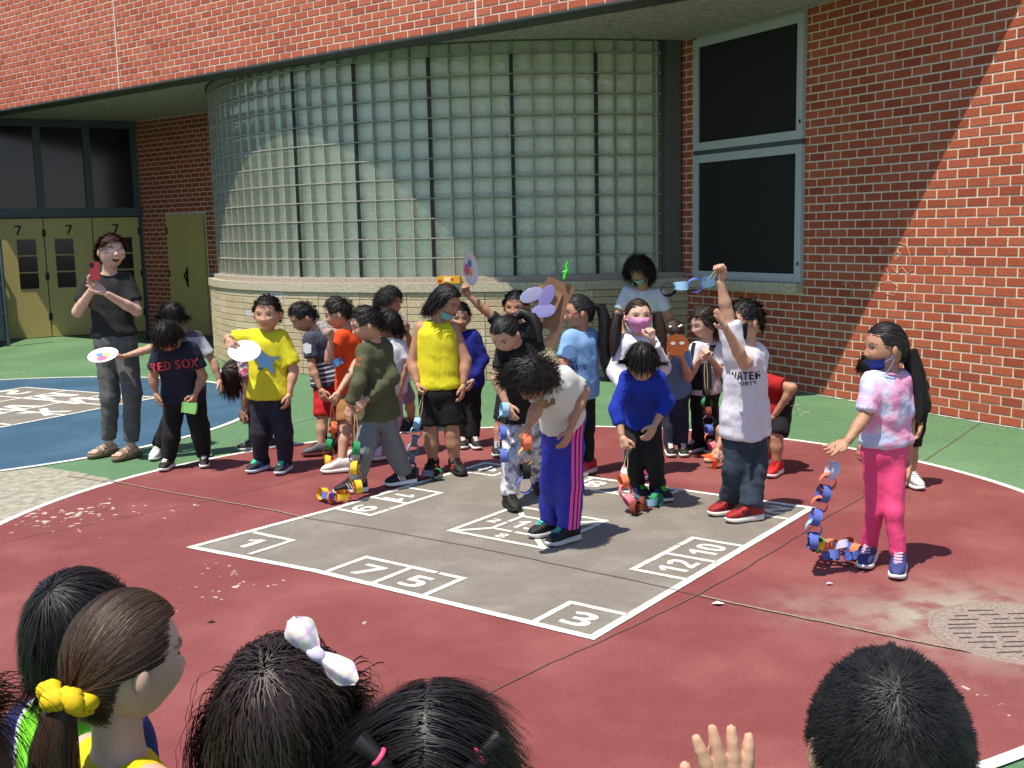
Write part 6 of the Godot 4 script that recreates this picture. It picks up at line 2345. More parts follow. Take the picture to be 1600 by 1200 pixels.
	# ---- boy in red tee bending away
	var rb := person("boy in red tee and black printed shorts bending with hand on knee", {
		"s": 1.08, "tone": BROWN, "feet": [[1213, 744], [1196, 728]], "toe": [-35, -30], "knee": [[1214, 682, 0.05], [1200, 680, -0.05]], "hip": [[1226, 622, 0.08], [1212, 622, -0.10]], "sh": [[1192, 596, 0.12], [1176, 596, -0.12]], "neck": [1172, 600], "head": [1158, 612], "yaw": -80, "pitch": 60, "hh": 0.21,
		"el": [[1238, 606, 0.22], [1186, 640, -0.1]], "wr": [[1211, 648, 0.16], [1196, 660, -0.1]],
		"top": {"col": Color(0.62, 0.035, 0.05), "sleeve": 0.36, "hem": 0.0, "ease": 1.1}, "bot": {"col": Color(0.035, 0.035, 0.04), "len": 0.48, "loose": 1.2, "name": "shorts"}, "shoe": {"col": Color(0.70, 0.05, 0.05), "sole": Color(0.88, 0.84, 0.82), "lace": Color(0.65, 0.05, 0.05)}, "hair": h_short(BLACK_HAIR, 51)})
	for k in 7:
		var poly := PackedVector2Array([Vector2(-0.022, -0.004), Vector2(0.022, -0.006), Vector2(0.024, 0.004), Vector2(-0.02, 0.006)])
		print_shape(rb, poly, Vector2(-0.02 + (k % 3) * 0.035, -0.02 - k * 0.03), Color(0.8, 0.8, 0.8), cam_dir, Vector3.RIGHT, 0.02, "print", "bp")

	# ---- boy in white tee raising both hands
	var wj := person("boy in white lettered tee, jeans and black mask raising both hands", {
		"s": 1.18, "f": 1.04, "tone": TAN, "feet": [[1143, 805], [1172, 816]], "toe": [-68, -72], "knee": [[1150, 732, 0.03], [1178, 734, 0.0]], "hip": [[1150, 656, 0.04], [1180, 656, -0.04]], "sh": [[1146, 556, 0.12], [1184, 552, -0.06]], "neck": [1168, 536], "head": [1164, 502, 0.02], "yaw": -68, "pitch": 4, "hh": 0.225,
		"el": [[1136, 490, 0.10], [1164, 568, 0.20]], "wr": [[1126, 440, 0.12], [1135, 515, 0.30]], "handA": "grip", "handB": "open", "fingA": Vector3(0.0, 1, 0.0), "palmA": Vector3(-0.6, 0, 0.7), "palmB": Vector3(-0.9, 0.0, -0.3),
		"top": {"col": Color(0.80, 0.79, 0.84), "sleeve": 0.40, "hem": -0.07, "ease": 1.12, "fold": 0.010}, "bot": {"mat": denim(Color(0.15, 0.20, 0.26)), "len": 0.985, "loose": 1.25, "fold": 0.013, "name": "jeans"},
		"shoe": {"col": Color(0.55, 0.04, 0.05), "sole": Color(0.85, 0.83, 0.80), "lace": Color(0.05, 0.05, 0.05), "trim": Color(0.06, 0.05, 0.05)}, "hair": h_short(BLACK_HAIR, 52)})
	face_mask(wj, Color(0.03, 0.03, 0.035))
	print_text(wj, "WATER", Vector2(0.018, -0.105), 0.046, Color(0.07, 0.08, 0.13), (cam_dir + Vector3(-0.45, 0, 0)).normalized(), Vector3(0.91, 0, 0.41), 0.8)
	print_text(wj, "SPORTS", Vector2(0.02, -0.148), 0.022, Color(0.2, 0.2, 0.26), (cam_dir + Vector3(-0.45, 0, 0)).normalized(), Vector3(0.91, 0, 0.41), 1.1)

	# ---- girl in pink
	var pg := person("girl in pink tie dye tee and bright pink leggings facing the group", {
		"s": 1.13, "f": 0.95, "tone": BROWN, "feet": [[1357, 882], [1404, 897]], "toe": [-28, -24], "knee": [[1366, 800, 0.03], [1397, 800, 0.03]], "hip": [[1366, 705], [1400, 704]], "sh": [[1358, 596, 0.06], [1414, 594, 0.0]], "neck": [1388, 580], "head": [1384, 543, 0.02], "yaw": -84, "pitch": 2, "hh": 0.225,
		"el": [[1352, 650, 0.10], [1419, 656, 0.0]], "wr": [[1324, 690, 0.18], [1418, 718, 0.02]], "handA": "open", "palmA": Vector3(-0.2, 0.8, 0.6), "fingA": Vector3(-0.75, -0.25, 0.35),
		"top": {"mat": uv_cloth(ramp_tex(0.014, [Color(0.88, 0.58, 0.74), Color(0.87, 0.68, 0.80), Color(0.80, 0.78, 0.88), Color(0.68, 0.72, 0.86)], [0.25, 0.45, 0.6, 0.8], 4), 0.5), "sleeve": 0.44, "hem": 0.04, "ease": 1.06, "fold": 0.010}, "bot": {"col": Color(0.86, 0.26, 0.47), "len": 0.97, "loose": 0.84, "fold": 0.006, "rough": 0.6, "name": "leggings"},
		"shoe": {"col": Color(0.16, 0.20, 0.42), "sole": Color(0.88, 0.88, 0.90), "lace": Color(0.80, 0.66, 0.74)}, "hair": h_pulled(Vector3(0.0, -0.16, -0.46), BLACK_HAIR, 53)})
	face_mask(pg, Color(0.12, 0.20, 0.55), true)
	var gt: Vector3 = pg.hd * Vector3(0.0, -0.12, -0.50)
	part("ponytail", tail(PackedVector3Array([gt, gt + Vector3(0.015, -0.04, 0.0), gt + Vector3(0.035, -0.11, 0.02), gt + Vector3(0.05, -0.19, 0.03), gt + Vector3(0.05, -0.27, 0.04), gt + Vector3(0.04, -0.34, 0.04)]), PackedFloat32Array([0.04, 0.042, 0.040, 0.037, 0.028, 0.010]), 260, 0.006, BLACK_HAIR, 54), hair_mat(), pg.root)
	# ---- child in black behind her
	person("child in black tee stooping behind the girl in pink", {
		"s": 1.08, "tone": BROWN, "feet": [[1384, 766], [1422, 762]], "toe": [-60, 10], "knee": [[1392, 705, 0.05], [1424, 700]], "hip": [[1408, 640], [1436, 638]], "sh": [[1374, 604, 0.1], [1432, 582, 0.0]], "neck": [1386, 588, 0.12], "head": [1366, 580, 0.16], "yaw": -60, "pitch": 40, "hh": 0.215,
		"el": [[1352, 648, 0.16], [1446, 620]], "wr": [[1346, 692, 0.2], [1438, 660, 0.05]], "top": {"col": Color(0.035, 0.035, 0.04), "sleeve": 0.38, "hem": -0.03, "ease": 1.1}, "bot": {"col": Color(0.04, 0.04, 0.045), "len": 0.46, "name": "shorts"}, "shoe": {"col": Color(0.7, 0.7, 0.7), "sole": Color(0.88, 0.88, 0.88)}, "hair": h_short(BLACK_HAIR, 55)})

	# ---- paper chains
	var OR := Color(0.88, 0.46, 0.31); var YE := Color(0.86, 0.70, 0.18); var BL := Color(0.33, 0.40, 0.70); var SK := Color(0.54, 0.70, 0.82); var GRN := Color(0.15, 0.52, 0.32); var BK := Color(0.06, 0.055, 0.06); var PK := Color(0.85, 0.45, 0.50); var BRN := Color(0.45, 0.20, 0.14); var GY := Color(0.45, 0.47, 0.52)
	chain("orange, black and yellow paper chain hanging from the orange tee boy's hand", ob.origin + ob.handB, [[520, 668, 0.16], [514, 700, 0.14], [512, 725, 0.14], [520, 758, 0.16]], ob, [OR, BK, GRN, YE, YE, BL, OR, SK, YE, YE, YE], 0.041, 0.060)
	chain("green, yellow and orange paper chain trailing on the red ground", ol.origin + ol.handB, [[556, 700, 0.25], [554, 735, 0.28], [560, 765, 0.33], [545, 786, -1], [520, 790, -1], [505, 785, -1]], ol, [GRN, BK, YE, YE, YE, OR, YE, OR, BL, YE, OR, SK], 0.041, 0.060)
	chain("pale blue paper chain hanging from the yellow tank top girl's hand", yg.origin + yg.handA, [[652, 662, 0.12], [646, 700, 0.12], [640, 735, 0.14], [655, 752, -1], [682, 753, -1]], yg, [SK, SK, GY, SK, GY, SK, GY, OR, GY, GRN, BL], 0.041, 0.060)
	chain("short blue paper chain hanging from the flying hair girl's hand", fg.origin + fg.handA, [[822, 690, 0.36], [821, 722, 0.36], [820, 758, 0.36]], fg, [OR, YE, BK, BL, GRN, SK, SK], 0.041, 0.060)
	chain("pink and brown paper chain dangling from the royal blue boy's hand", bb.origin + bb.handA, [[974, 752, 0.36], [980, 778, 0.38], [992, 800, 0.42], [1008, 800, -1], [1026, 794, -1]], bb, [OR, PK, PK, BRN, BRN, BRN, SK, GRN, SK], 0.041, 0.060)
	chain("multicoloured paper chain hanging from the overalls girl's hands", ov.origin + (ov.handA + ov.handB) * 0.5, [[1104, 616, 0.3], [1106, 650, 0.3], [1108, 680, 0.3], [1114, 698, 0.3]], ov, [BK, GRN, BRN, SK, BL, OR, PK, PK, GY, SK], 0.041, 0.060)
	chain("blue, orange and black paper chain swinging from the raised hand", wj.origin + wj.handA, [[1106, 440, 0.12], [1085, 446, 0.12], [1062, 447, 0.12], [1044, 452, 0.12]], wj, [SK, BL, SK, BK, OR, OR, BK], 0.041, 0.060)
	chain("orange and blue paper chain held by the girl in pink, piled by her shoes", pg.origin + pg.handA, [[1300, 735, 0.16], [1284, 778, 0.14], [1272, 815, 0.13], [1270, 848, 0.12], [1290, 872, -1], [1322, 866, -1], [1342, 876, -1], [1325, 886, -1], [1298, 884, -1]], pg, [Color(0.75, 0.75, 0.86), OR, BL, OR, BL, SK, BL, BK, YE, GRN, OR, OR, OR, OR], 0.041, 0.060)
	chain("blue and brown paper chain behind the royal blue boy's legs", pm.origin + pm.handA, [[1005, 690, 0.2], [1006, 715, 0.2], [1007, 735, 0.2]], pm, [OR, SK, BRN, SK, BRN], 0.041, 0.060)
	chain("light blue paper chain hanging behind the tie dye trousers", bg.origin + bg.handA, [[788, 640, 0.26], [786, 675, 0.26], [787, 712, 0.26]], bg, [SK, SK, BL, SK, BL, GRN], 0.041, 0.060)

# ---------------------------------------------------------------- held things
func chain(label: String, hand: Vector3, px: Array, J: Dictionary, cols: Array, rad: float, gap: float) -> void:
	var depth: float = -(J.origin.z)
	var pts := []
	for q in px:
		if q.size() > 2 and q[2] < 0:
			var g := gnd(q[0], q[1])
			g.y = rad + 0.015
			pts.append(g)
		else:
			var p := at(q[0], q[1], depth - (q[2] if q.size() > 2 else 0.0))
			p.y = maxf(p.y, rad + 0.015)
			pts.append(p)
	var c := thing("paper_chain", label, "paper chain", pts[0])
	var o: Vector3 = pts[0]
	# yarn loop
	var y := Acc.new()
	for sd in [-0.012, 0.012]:
		y.tube(PackedVector3Array([hand - o, (hand - o) * 0.5 + Vector3(sd, -0.01, 0), Vector3(sd * 0.6, 0.0, 0)]), PackedFloat32Array([0.0022, 0.0022, 0.0022]), 5)
	part("yarn", y.mesh(), mat(Color(0.80, 0.72, 0.55), 0.9), c)
	# links along the path
	var total := 0.0
	for k in pts.size() - 1: total += (pts[k] as Vector3).distance_to(pts[k + 1])
	var count := int(total / gap) + 1
	var step := total / maxf(1.0, count - 1.0)
	var ring := Acc.new()
	var nn := 20
	var wd := rad * 0.50
	for lay in 2:
		var rr := rad - lay * 0.0014
		for k in nn:
			var a0 := TAU * k / nn
			var a1 := TAU * (k + 1) / nn
			var p0 := Vector3(cos(a0) * rr * 0.92, sin(a0) * rr * 1.05, 0)
			var p1 := Vector3(cos(a1) * rr * 0.92, sin(a1) * rr * 1.05, 0)
			var z := Vector3(0, 0, wd)
			var b := ring.v.size()
			for p in [p0 - z, p1 - z, p1 + z, p0 + z]:
				ring.v.append(p); ring.c.append(Color.WHITE)
				ring.n.append((Vector3(p.x, p.y, 0).normalized()) * (1.0 if lay == 0 else -1.0))
			ring.idx.append_array([b, b + 1, b + 2, b, b + 2, b + 3] if lay == 0 else [b, b + 2, b + 1, b, b + 3, b + 2])
	var rm := ring.mesh()
	var mats := {}
	for k in count:
		var d := step * k
		var p: Vector3 = pts[pts.size() - 1]
		var dir: Vector3 = ((pts[pts.size() - 1] as Vector3) - pts[pts.size() - 2]).normalized()
		var run := 0.0
		for q in pts.size() - 1:
			var l := (pts[q] as Vector3).distance_to(pts[q + 1])
			if d <= run + l:
				p = (pts[q] as Vector3).lerp(pts[q + 1], (d - run) / maxf(l, 1e-5))
				dir = ((pts[q + 1] as Vector3) - pts[q]).normalized()
				break
			run += l
		var side := dir.cross(Vector3(0.15, 0.1, 1)).normalized()
		var ax := side if k % 2 == 0 else dir.cross(side)
		ax = ax.rotated(dir, rng.randf_range(-0.35, 0.35))
		var x := dir.cross(ax).normalized()
		var col: Color = cols[k % cols.size()]
		if not mats.has(col): mats[col] = mat(col, 0.92)
		part("link", rm, mats[col], c, Transform3D(Basis(x, dir, x.cross(dir).normalized()), p - o))

func plate(label: String, pos: Vector3, normal: Vector3, r: float, printed: bool) -> void:
	var t := thing("paper_plate", label, "plate", pos)
	var n := normal.normalized()
	var x := n.cross(Vector3(0, 0, 1) if absf(n.z) < 0.9 else Vector3.RIGHT).normalized()
	var b := Basis(x, n, x.cross(n))
	var a := Acc.new()
	var prof := [[0.0, 0.0], [0.62, 0.0], [0.72, 0.05], [1.0, 0.11]]
	for k in 40:
		var t0 := TAU * k / 40
		var t1 := TAU * (k + 1) / 40
		for s in 3:
			var q := []
			for e in [[s, t0], [s + 1, t0], [s + 1, t1], [s, t1]]:
				var pr: Array = prof[e[0]]
				var fl: float = 0.012 * sin(e[1] * 20.0) if e[0] == 3 else 0.0
				q.append(b * Vector3(sin(e[1]) * pr[0] * r, (pr[1] + fl) * r, cos(e[1]) * pr[0] * r))
			a.quad(q[0], q[1], q[2], q[3])
	part("dish", a.mesh(), mat(Color(0.86, 0.86, 0.88), 0.7), t)
	if printed:
		var k := 0
		for e in [[0.30, 0.0, Color(0.85, 0.40, 0.55), 0.34], [0.25, 2.2, Color(0.90, 0.70, 0.30), 0.22], [0.35, 4.2, Color(0.35, 0.55, 0.75), 0.24]]:
			var m := Acc.new()
			for j in 10:
				var a0 := TAU * j / 10
				var a1 := TAU * (j + 1) / 10
				var c := Vector3(sin(e[1]) * e[0], 0.02 + 0.004 * k, cos(e[1]) * e[0])
				m.tri(b * (c * r), b * ((c + Vector3(sin(a0), 0, cos(a0)) * e[3]) * r), b * ((c + Vector3(sin(a1), 0, cos(a1)) * e[3]) * r))
			part("drawing", m.mesh(), mat(e[2], 0.8), t)
			k += 1

func cup(label: String, pos: Vector3, axis: Vector3) -> void:
	var t := thing("plastic_cup", label, "cup", pos)
	var n := axis.normalized()
	var x := n.cross(Vector3(0, 0, 1)).normalized()
	var b := Basis(x, n, x.cross(n))
	var a := Acc.new()
	a.tube(PackedVector3Array([b * Vector3(0, -0.045, 0), b * Vector3(0, 0.045, 0)]), PackedFloat32Array([0.026, 0.037]), 20, Color.WHITE, false)
	var m := mat(Color(0.92, 0.90, 0.90, 0.38), 0.08)
	m.transparency = BaseMaterial3D.TRANSPARENCY_ALPHA
	part("wall", a.mesh(), m, t)
	var l := Acc.new()
	var pts := PackedVector3Array()
	var rr := PackedFloat32Array()
	for k in 21:
		pts.append(b * Vector3(sin(TAU * k / 20) * 0.037, 0.045, cos(TAU * k / 20) * 0.037)); rr.append(0.002)
	l.tube(pts, rr, 5, Color.WHITE, false)
	part("rim", l.mesh(), mat(Color(0.85, 0.83, 0.83), 0.3), t)

func puppet(hand: Vector3) -> void:
	var t := thing("paper_bag_puppet", "brown paper bag puppet with purple paper ears held aloft", "puppet", hand + Vector3(-0.09, -0.03, 0.05))
	var b := Basis(Vector3.FORWARD, 0.42)
	var bag := Acc.new()
	bag.cbox(Vector3(0, -0.05, 0), Vector3(0.17, 0.29, 0.022), b)
	part("bag", bag.mesh(), gritty(Color(0.58, 0.43, 0.32), 0.9, 5.0, 0.6), t)
	var flap := Acc.new()
	flap.cbox(b * Vector3(-0.02, -0.02, 0.02), Vector3(0.15, 0.12, 0.012), b * Basis(Vector3.RIGHT, -0.15))
	part("flap", flap.mesh(), gritty(Color(0.63, 0.47, 0.35), 0.9, 5.0, 0.6), t)
	for e in [[-0.12, 0.01, 0.4, Color(0.62, 0.62, 0.76)], [-0.03, 0.0, 1.1, Color(0.52, 0.48, 0.72)], [-0.05, -0.085, 0.15, Color(0.60, 0.58, 0.80)]]:
		var el := Acc.new()
		el.ellipsoid(Vector3(e[0], e[1], 0.04), Basis(Vector3.BACK, e[2]), Vector3(0.075, 0.042, 0.002), Color.WHITE, 20, 6)
		part("paper_ear", el.mesh(), mat(e[3], 0.85), t)
	var fig := Acc.new()
	var s := Vector3(0.075, 0.10, 0.03)
	fig.tube(PackedVector3Array([s, s + Vector3(0.005, 0.03, 0), s + Vector3(0.02, 0.05, 0), s + Vector3(0.012, 0.075, 0), s + Vector3(0.022, 0.10, 0)]), PackedFloat32Array([0.009, 0.010, 0.009, 0.010, 0.007]), 8)
	fig.tube(PackedVector3Array([s + Vector3(0.02, 0.05, 0), s + Vector3(-0.01, 0.04, 0)]), PackedFloat32Array([0.007, 0.005]), 6)
	part("green_toy", fig.mesh(), mat(Color(0.20, 0.80, 0.10), 0.4), t)

func paper_face(pos: Vector3) -> void:
	var t := thing("orange_paper_mask", "orange paper mask with two eye holes held in front of a stooping girl", "paper mask", pos)
	var poly := PackedVector2Array()
	for k in 9:
		var a := TAU * k / 9 + 0.2
		poly.append(Vector2(cos(a) * 0.088, sin(a) * 0.078))
	var holes := []
	for sx in [-0.028, 0.034]:
		var h := PackedVector2Array()
		for k in 10:
			h.append(Vector2(sx + cos(TAU * k / 10) * 0.018, 0.012 + sin(TAU * k / 10) * 0.012))
		holes.append(h)
	var a := Acc.new()
	var ids := Geometry2D.triangulate_polygon(poly)
	for lay in 2:
		var b := a.v.size()
		for p in poly:
			a.v.append(Vector3(p.x, p.y, -0.001 * lay)); a.n.append(Vector3(0, 0, 1 - 2 * lay)); a.c.append(Color.WHITE)
		for i in ids: a.idx.append(b + i)
	part("sheet", a.mesh(), gritty(Color(0.68, 0.36, 0.16), 0.85, 5.0, 0.4), t)
	for h in holes:
		var e := Acc.new()
		var hid := Geometry2D.triangulate_polygon(h)
		for p in h:
			e.v.append(Vector3(p.x, p.y, 0.0015)); e.n.append(Vector3(0, 0, 1)); e.c.append(Color.WHITE)
		e.idx = hid
		part("eye_spot", e.mesh(), mat(Color(0.85, 0.82, 0.80), 0.8), t)

# ================================================================ CHILDREN WATCHING, IN FRONT
# a standing child from the place of the head: the rest hangs below in metres
func stand_joints(head: Vector3, yaw: float, s: float, head_r := 0.105) -> Dictionary:
	var b := Basis(Vector3.UP, deg_to_rad(yaw))
	var J := {}
	J.head = head
	J.neck = head + Vector3(0, -0.13, 0) - b.z * 0.02
	var sm := head + Vector3(0, -0.185, 0) - b.z * 0.025
	J.shA = sm - b.x * 0.115 * s
	J.shB = sm + b.x * 0.115 * s
	J.elA = J.shA - b.x * 0.035 + Vector3(0, -0.20 * s, 0) - b.z * 0.02
	J.elB = J.shB + b.x * 0.035 + Vector3(0, -0.20 * s, 0) - b.z * 0.02
	J.wrA = J.elA + Vector3(0, -0.17 * s, 0) + b.z * 0.05
	J.wrB = J.elB + Vector3(0, -0.17 * s, 0) + b.z * 0.05
	var hy := maxf(sm.y - 0.36 * s, 0.35)
	J.hipA = Vector3(sm.x, hy, sm.z) - b.x * 0.065 * s
	J.hipB = Vector3(sm.x, hy, sm.z) + b.x * 0.065 * s
	J.knA = J.hipA * Vector3(1, 0.54, 1) + b.z * 0.02
	J.knB = J.hipB * Vector3(1, 0.54, 1) + b.z * 0.02
	J.footA = J.hipA * Vector3(1, 0, 1)
	J.footB = J.hipB * Vector3(1, 0, 1)
	J.ankA = J.footA + Vector3(0, 0.075 * s, 0)
	J.ankB = J.footB + Vector3(0, 0.075 * s, 0)
	return J

func build_foreground() -> void:
	var fine := {"width": 0.0016, "seg": 10}
	# boy with cropped hair and raised hand
	var h7 := at(1390, 1170, 1.08)
	var j := stand_joints(h7, 176, 1.05)
	# his shoulders are swapped in the picture because he faces away
	j.elA = at(1215, 1440, 1.08)
	j.wrA = at(1150, 1305, 1.02)
	var b7 := person("watching boy with cropped black hair seen from behind, one hand raised", {"joints": _face_away(j, "A"), "s": 1.05, "cell": 0.011, "yaw": 174, "pitch": 4, "hh": 0.195, "tone": TAN, "hl": 0.108,
		"handA": "open", "fingA": Vector3(-0.12, 1.0, 0.0), "palmA": Vector3(-0.15, 0.0, -1.0),
		"top": {"col": Color(0.30, 0.33, 0.40), "sleeve": 0.36, "hem": -0.02}, "bot": {"col": Color(0.1, 0.11, 0.16)}, "toe": [180, 180],
		"hair": {"col": Color(0.016, 0.014, 0.014), "seed": 61, "n": 20000, "seg": 3, "step": 0.0042, "grav": 0.04, "lift": 0.55, "width": 0.0010, "messy": 0.25, "thick": 0.022, "bump": 0.0, "side": -0.02, "back": -0.34, "front": 0.27, "gloss": 0.46}})
	# girl with ponytail and yellow scrunchie
	var h3 := at(197, 1032, 1.66)
	j = stand_joints(h3, 140, 1.0)
	var g3 := person("watching girl with brown ponytail in yellow scrunchie and yellow tank top", {"joints": _face_away(j, ""), "s": 1.0, "cell": 0.011, "yaw": 128, "pitch": 2, "hh": 0.205, "tone": LIGHT,
		"top": {"col": Color(0.82, 0.70, 0.04), "sleeve": 0.0, "hem": 0.0, "name": "tank_top"}, "bot": {"col": Color(0.2, 0.25, 0.35)}, "toe": [140, 140],
		"hair": {"col": Color(0.045, 0.024, 0.014), "seed": 62, "n": 9000, "seg": 9, "step": 0.016, "grav": 0.0, "lift": 0.04, "width": 0.0017, "messy": 0.06, "thick": 0.05, "bump": 0.005, "side": 0.05, "back": -0.36, "front": 0.30, "tie": Vector3(-0.15, -0.08, -0.42), "gloss": 0.46}})
	var t3: Vector3 = g3.hd * Vector3(-0.16, -0.08, -0.47)
	part("ponytail", tail(PackedVector3Array([t3, t3 + Vector3(-0.012, -0.03, 0.02), t3 + Vector3(-0.02, -0.08, 0.03), t3 + Vector3(-0.025, -0.16, 0.035), t3 + Vector3(-0.025, -0.24, 0.03), t3 + Vector3(-0.02, -0.32, 0.03)]), PackedFloat32Array([0.018, 0.026, 0.036, 0.042, 0.040, 0.014]), 1500, 0.0016, Color(0.042, 0.023, 0.014), 63), hair_mat(0.46), g3.root)
	var scr := Acc.new()
	var ring := PackedVector3Array()
	var rr := PackedFloat32Array()
	var ax := Vector3(-0.25, -0.8, 0.4).normalized()
	var e1 := ax.cross(Vector3.RIGHT).normalized()
	var e2 := ax.cross(e1)
	for k in 121:
		var t := TAU * k / 120
		ring.append(t3 + ax * (0.012 + 0.006 * sin(t * 5.0)) + (e1 * cos(t) + e2 * sin(t)) * (0.030 + 0.004 * sin(t * 7.0))); rr.append(0.0155 + 0.0022 * sin(t * 9.0) + 0.0016 * sin(t * 23.0) + 0.001 * sin(t * 47.0))
	scr.tube(ring, rr, 18, Color.WHITE, false)
	part("scrunchie", scr.mesh(), cloth(Color(0.86, 0.72, 0.03), 0.8), g3.root)
	for q in [[Vector3(0.28, 0.38, 0.22), Color(0.75, 0.35, 0.60)], [Vector3(0.36, 0.20, 0.28), Color(0.12, 0.45, 0.62)], [Vector3(0.20, 0.47, 0.14), Color(0.55, 0.35, 0.70)]]:
		var el := Acc.new()
		el.ellipsoid(g3.hd * (q[0] as Vector3), g3.hd.basis, Vector3(0.028, 0.028, 0.028), (q[1] as Color).srgb_to_linear(), 10, 6)
		part("hair_elastic", el.mesh(), hair_mat(0.5), g3.root)
	# boy behind her in green and blue sports shirt
	var h2 := at(122, 988, 1.95)
	j = stand_joints(h2, 165, 1.08)
	var b2 := person("watching boy with black hair in lime green and navy sports shirt", {"joints": _face_away(j, ""), "s": 1.1, "cell": 0.012, "yaw": 160, "pitch": 2, "hh": 0.21, "tone": TAN,
		"top": {"mat": uv_cloth(sports_tex(), 0.5), "sleeve": 0.42, "hem": -0.02}, "bot": {"col": Color(0.08, 0.1, 0.2)}, "toe": [165, 165],
		"hair": {"col": BLACK_HAIR, "seed": 64, "n": 9000, "seg": 6, "step": 0.010, "grav": 0.14, "lift": 0.08, "width": 0.0018, "messy": 0.07, "thick": 0.06, "bump": 0.015, "side": -0.06, "back": -0.36, "front": 0.25, "gloss": 0.46}})
	# girl with wavy hair and a bow
	var h4 := at(440, 1128, 1.54)
	j = stand_joints(h4, 178, 1.0)
	var g4 := person("watching girl with long wavy dark hair and a checked bow", {"joints": _face_away(j, ""), "s": 1.0, "cell": 0.012, "yaw": 176, "pitch": 2, "hh": 0.205, "tone": TAN,
		"top": {"col": Color(0.75, 0.72, 0.78), "sleeve": 0.34, "hem": 0.0}, "bot": {"col": Color(0.25, 0.2, 0.3)}, "toe": [178, 178],
		"hair": {"col": Color(0.026, 0.016, 0.014), "seed": 65, "n": 9000, "seg": 20, "step": 0.013, "grav": 0.42, "lift": 0.16, "curl": 0.40, "width": 0.0022, "messy": 0.12, "front_len": 1.0, "thick": 0.10, "bump": 0.03, "side": -0.14, "back": -0.40, "front": 0.26, "gloss": 0.4}})
	var bow := Acc.new()
	var hb := Acc.new()
	var bandp := PackedVector3Array()
	var bandr := PackedFloat32Array()
	for k in 21:
		var t := PI * k / 20
		bandp.append(g4.hd * Vector3(cos(t) * 0.47, sin(t) * 0.615 - 0.02, 0.10)); bandr.append(0.006)
	hb.tube(bandp, bandr, 8)
	part("headband", hb.mesh(), mat(Color(0.85, 0.84, 0.86), 0.7), g4.root)
	var kc: Vector3 = at(494, 1022, 1.52) - g4.origin
	var check := check_tex()
	for e in [[Vector3(-0.034, 0.056, 0.0), 0.019], [Vector3(0.060, -0.040, 0.01), 0.016]]:
		var lobe := Acc.new()
		var dv: Vector3 = e[0]
		var ln := dv.length()
		var d := dv.normalized()
		var sdv := d.cross(Vector3(0.2, 0.3, 1)).normalized()
		var nv := sdv.cross(d)
		var nseg := 10
		for k in nseg + 1:
			var t := float(k) / nseg
			var wdt: float = e[1] * (0.25 + 1.0 * sin(PI * minf(t * 0.62 + 0.05, 1.0)) * (1.0 if t < 0.75 else (1.0 - t) / 0.25 * 0.9 + 0.1))
			for s2 in 7:
				var u := s2 / 6.0 * 2.0 - 1.0
				lobe.v.append(kc + d * ln * t + sdv * wdt * u + nv * (0.012 * cos(u * 2.4) * sin(PI * t) + 0.003 * sin(u * 9.0)))
				lobe.c.append(Color.WHITE)
				lobe.uv.append(Vector2(wdt * u, ln * t) / 0.05)
		for k in nseg:
			for s2 in 6:
				var a := k * 7 + s2
				lobe.idx.append_array([a, a + 1, a + 8, a, a + 8, a + 7])
		lobe.n = normals_of(lobe.v, lobe.idx)
		var m := mat(Color.WHITE, 0.85)
		m.albedo_texture = check
		part("bow_tail", lobe.mesh(), m, g4.root)
	bow.ellipsoid(kc, Basis(Vector3.BACK, -0.6), Vector3(0.017, 0.011, 0.012), Color.WHITE)
	part("bow_knot", bow.mesh(), cloth(Color(0.80, 0.76, 0.86)), g4.root)
	# girl with parted black hair and pink bands
	var h5 := at(680, 1186, 1.44)
	j = stand_joints(h5, 180, 1.0)
	var g5 := person("watching girl with parted black hair tied in small pink bands", {"joints": _face_away(j, ""), "s": 1.0, "cell": 0.012, "yaw": 180, "pitch": 0, "hh": 0.20, "tone": TAN,
		"top": {"col": Color(0.70, 0.45, 0.55), "sleeve": 0.34, "hem": 0.0}, "bot": {"col": Color(0.2, 0.2, 0.25)}, "toe": [180, 180],
		"hair": {"col": Color(0.012, 0.010, 0.011), "seed": 66, "n": 9000, "seg": 9, "step": 0.014, "grav": 0.10, "lift": 0.08, "width": 0.0017, "messy": 0.12, "thick": 0.05, "bump": 0.02, "side": -0.1, "back": -0.38, "front": 0.27, "part_x": 0.10, "gloss": 0.46}})
	for sd in [-1.0, 1.0]:
		var q: Vector3 = g5.hd * Vector3(sd * 0.34, 0.24, -0.42)
		var bnd := TorusMesh.new()
		bnd.inner_radius = 0.007; bnd.outer_radius = 0.014
		part("hair_band", bnd, mat(Color(0.85, 0.28, 0.42), 0.6), g5.root, Transform3D(Basis(Vector3.BACK, sd * 0.9), q))
		part("pigtail", tail(PackedVector3Array([q - Vector3(sd * 0.028, -0.02, 0.01), q, q + Vector3(sd * 0.012, -0.025, 0.008), q + Vector3(sd * 0.016, -0.06, 0.008), q + Vector3(sd * 0.018, -0.11, 0.006), q + Vector3(sd * 0.016, -0.16, 0.0)]), PackedFloat32Array([0.016, 0.009, 0.020, 0.026, 0.024, 0.008]), 700, 0.0016, Color(0.012, 0.010, 0.011), 67 + int(sd)), hair_mat(0.46), g5.root)
	# child at the left edge
	var h1 := at(-128, 1150, 1.38)
	j = stand_joints(h1, 175, 1.0)
